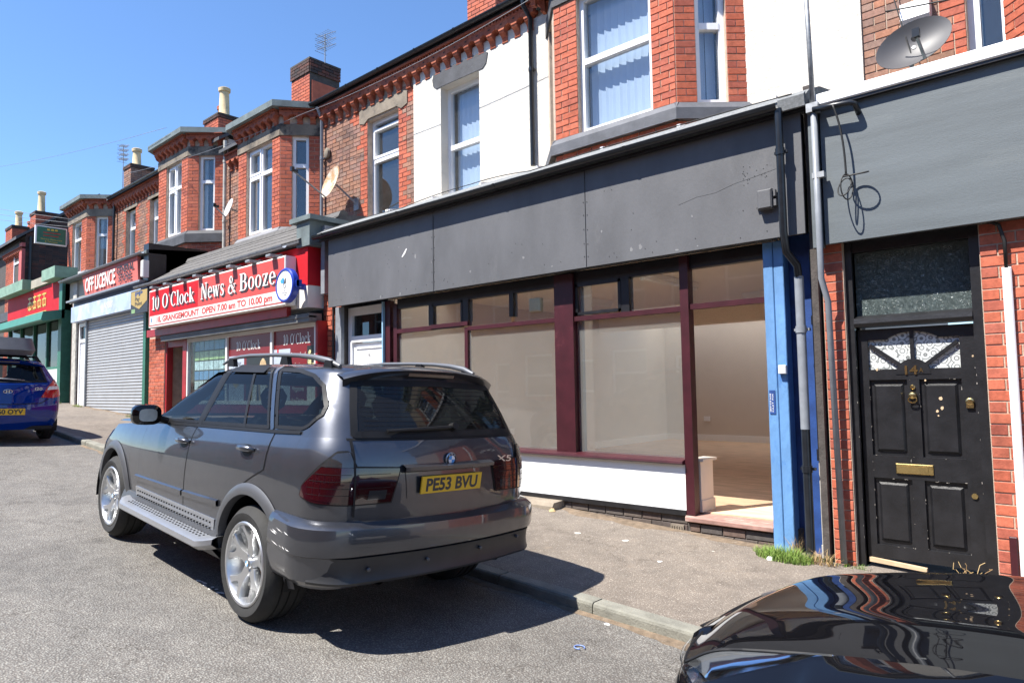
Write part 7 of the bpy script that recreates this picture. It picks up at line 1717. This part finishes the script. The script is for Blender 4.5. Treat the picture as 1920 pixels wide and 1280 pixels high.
    place(root, (-1.33, 2.95, -.045), R(179.0), R(2.4), R(2.6))
m, t, n, l, b_ = newmat('lamp_bowl'); b_.inputs['Base Color'].default_value = (.6, .62, .65, 1); b_.inputs['Metallic'].default_value = 1; b_.inputs['Roughness'].default_value = .15
glassmat('car_glass_clear2', (.9, .93, .96), 0)
make_black_car()

# ---------------------------------------------------------------- worn paint marks on the road
random.seed(5)
for i in range(9):
    x = -5.40+.05*i+random.uniform(-.02, .02); y = 2.37+random.uniform(-.03, .03); w_, h_ = random.uniform(.015, .04), random.uniform(.008, .02); mb = MB(); P = [(x+w_*random.uniform(.6, 1.2)*math.cos(t), y+h_*random.uniform(.6, 1.2)*math.sin(t)) for t in [2*math.pi*j/7 for j in range(7)]]
    mb.add([(a, b, zroad(a, b)+.003) for a, b in P], [tuple(range(7))]); tag(put('road_marking', mb.mesh('road_marking', 'off_white')), kind='structure')

# ---------------------------------------------------------------- swept-up dirt along the foot of the walls and the kerb
pm('dirt', (.17, .125, .085), .95, var=.35, scale=14, bump=.6, bscale=90, c2=(.23, .185, .14), c2amt=.55)
def dirt(name, x0, x1, yf, w0, w1, zf):
    mb = MB(); n_ = int((x0-x1)/.07); rows = [[], [], []]; a = random.random()*9
    for i in range(n_+1):
        x = x0+(x1-x0)*i/n_; w_ = w0+(w1-w0)*(.5+.28*math.sin(x*3.1+a)+.22*math.sin(x*7.7))*random.uniform(.7, 1.15)
        y = yf(x); s_ = 1 if w0 > 0 else -1
        for k_, q in enumerate((0, .5, 1)): rows[k_].append((x, y-w_*q, zf(x, y-w_*q)+(.012, .007, .0005)[k_]))
    mb.grid(rows); return tag(put(name, mb.mesh(name, 'dirt', True)), kind='structure')
dirt('dirt_strip', -2.55, -8.2, lambda x: 6.50, .05, .26, zpave); dirt('dirt_strip', -10.2, -16.0, lambda x: 6.3, .03, .16, zpave); dirt('dirt_strip', -17.3, -22.3, lambda x: 6.3, .03, .18, zpave)
dirt('gutter_grit', 0.5, -14, lambda x: KY-.002, .02, .11, zroad)

# ---------------------------------------------------------------- weeds and litter
random.seed(11)
def blades(mb, cx_, cy_, rx, ry, n_, h0, h1, zf, lean=.6):
    for i in range(n_):
        a = random.uniform(0, 2*math.pi); r_ = math.sqrt(random.random()); x = cx_+rx*r_*math.cos(a); y = cy_+ry*r_*math.sin(a); z = zf(x, y); h = random.uniform(h0, h1)*(1-.5*r_*r_)
        d = random.uniform(0, 2*math.pi); dx, dy = math.cos(d), math.sin(d); w_ = random.uniform(.0018, .0035); l_ = h*random.uniform(.2, lean*1.4)
        P = []
        for t in (0, .5, 1): P += [(x+dx*l_*t*t-dy*w_*(1-t*.9), y+dy*l_*t*t+dx*w_*(1-t*.9), z+h*(t-.25*t*t)), (x+dx*l_*t*t+dy*w_*(1-t*.9), y+dy*l_*t*t-dx*w_*(1-t*.9), z+h*(t-.25*t*t))]
        mb.add(P, [(0, 1, 3, 2), (2, 3, 5, 4)])
brickmat('grass', [(.12, .22, .03), (.17, .30, .05), (.22, .33, .07), (.30, .34, .12)], .6); brickmat('dry_grass', [(.40, .28, .13), (.5, .36, .18), (.32, .2, .1)], .8)
mb = MB(); blades(mb, -2.34, 6.20, .25, .15, 1500, .05, .17, zpave); blades(mb, -2.5, 6.28, .16, .06, 180, .04, .13, zpave); blades(mb, -1.95, 6.33, .3, .04, 120, .03, .10, zpave)
tag(put('grass_tuft', mb.mesh('grass_tuft', 'grass', recalc=False)), 'bright green grass tuft growing at the foot of the blue post', 'grass', kind='stuff')
mb = MB(); blades(mb, -2.05, 6.27, .14, .07, 130, .08, .2, zpave, 1.); blades(mb, -2.30, 6.36, .05, .04, 40, .15, .36, zpave, .5)
tag(put('dry_weeds', mb.mesh('dry_weeds', 'dry_grass', recalc=False)), 'dry straw-coloured weeds among the pipes beside the grass tuft', 'weeds', kind='stuff')
mb = MB()
for i in range(22):
    a = random.uniform(0, math.pi); P = [(-1.02, 6.36, .02)]; x, y, z = -1.02+random.uniform(-.1, .12), 6.34+random.uniform(-.05, .05), .04
    P = [(x, y, z)]
    for k_ in range(4): x += random.uniform(-.045, .05); z += random.uniform(-.02, .055); y += random.uniform(-.03, .03); P.append((x, y, z))
    mb.tube(P, .0025, 4)
tag(put('dead_weed', mb.mesh('dead_weed', 'dry_grass')), 'tangle of dead brown stems at the right foot of the black door', 'weeds', kind='stuff')
for cx_, cy_, n_, lb in ((-21.6, 6.15, 160, 'small green weed by the white door of the shuttered shop'), (-17.6, 6.15, 120, 'small green weed at the right foot of the roller shutter'), (-23.3, 6.1, 90, 'thin grass in the crack below the white tiles')):
    mb = MB(); blades(mb, cx_, cy_, .3, .1, n_, .04, .14, zpave); tag(put('weed', mb.mesh('weed', 'grass', recalc=False)), lb, 'weed', 'weeds along the shop fronts', 'stuff')
def scrap(name, x, y, r_, mat, label, h=.012, road=False, group='litter on the ground'):
    zf = zroad if road else zpave; z = zf(x, y)+.002; mb = MB(); n_ = 8
    ring = [(x+r_*random.uniform(.5, 1.2)*math.cos(2*math.pi*i/n_), y+r_*random.uniform(.5, 1.2)*math.sin(2*math.pi*i/n_)) for i in range(n_)]
    top = [(x+(a-x)*.5, y+(b-y)*.5, z+h*random.uniform(.5, 1)) for a, b in ring]
    mb.add([(a, b, z) for a, b in ring]+top, [tuple(range(n_-1, -1, -1)), tuple(range(n_, 2*n_))]+[(i, (i+1) % n_, (i+1) % n_+n_, i+n_) for i in range(n_)]); solo(name, mb, mat, label, 'litter', group)
scrap('crumpled_wrapper', -2.42, 6.08, .035, 'white_paint', 'white crumpled wrapper lying in the grass tuft', .03)
scrap('dead_leaf', -5.0, 6.25, .055, 'tan_board', 'tan crumpled leaf beside the end of the stone step', .03)
scrap('paper_scrap', -3.1, 5.35, .03, 'white_paint', 'white paper scrap on the pavement in front of the doorway', .006)
scrap('paper_scrap', -4.9, 5.1, .02, 'ink', 'small black scrap on the pavement right of the SUV bumper', .015)
scrap('gum_spot', -3.7, 5.75, .035, 'off_white', 'pale chewing gum spot below the air brick', .003)
scrap('gum_spot', -4.2, 5.65, .04, 'off_white', 'pale chewing gum spot below the white stall riser', .003)
scrap('paper_scrap', -2.75, 4.02, .025, 'off_white', 'pale scrap in the gutter by the sunlit kerb', .006, True)
mb = MB(); c_ = (-2.62, 3.52, zroad(-2.62, 3.52)+.008); mb.tube([(c_[0]+.034*math.cos(t), c_[1]+.03*math.sin(t), c_[2]) for t in [2*math.pi*i/20*.86 for i in range(21)]], .004, 6); pm('ring_blue', (.16, .24, .52), .4); solo('plastic_ring', mb, 'ring_blue', 'blue broken plastic ring lying on the road near the kerb', 'litter', 'litter on the ground', True)
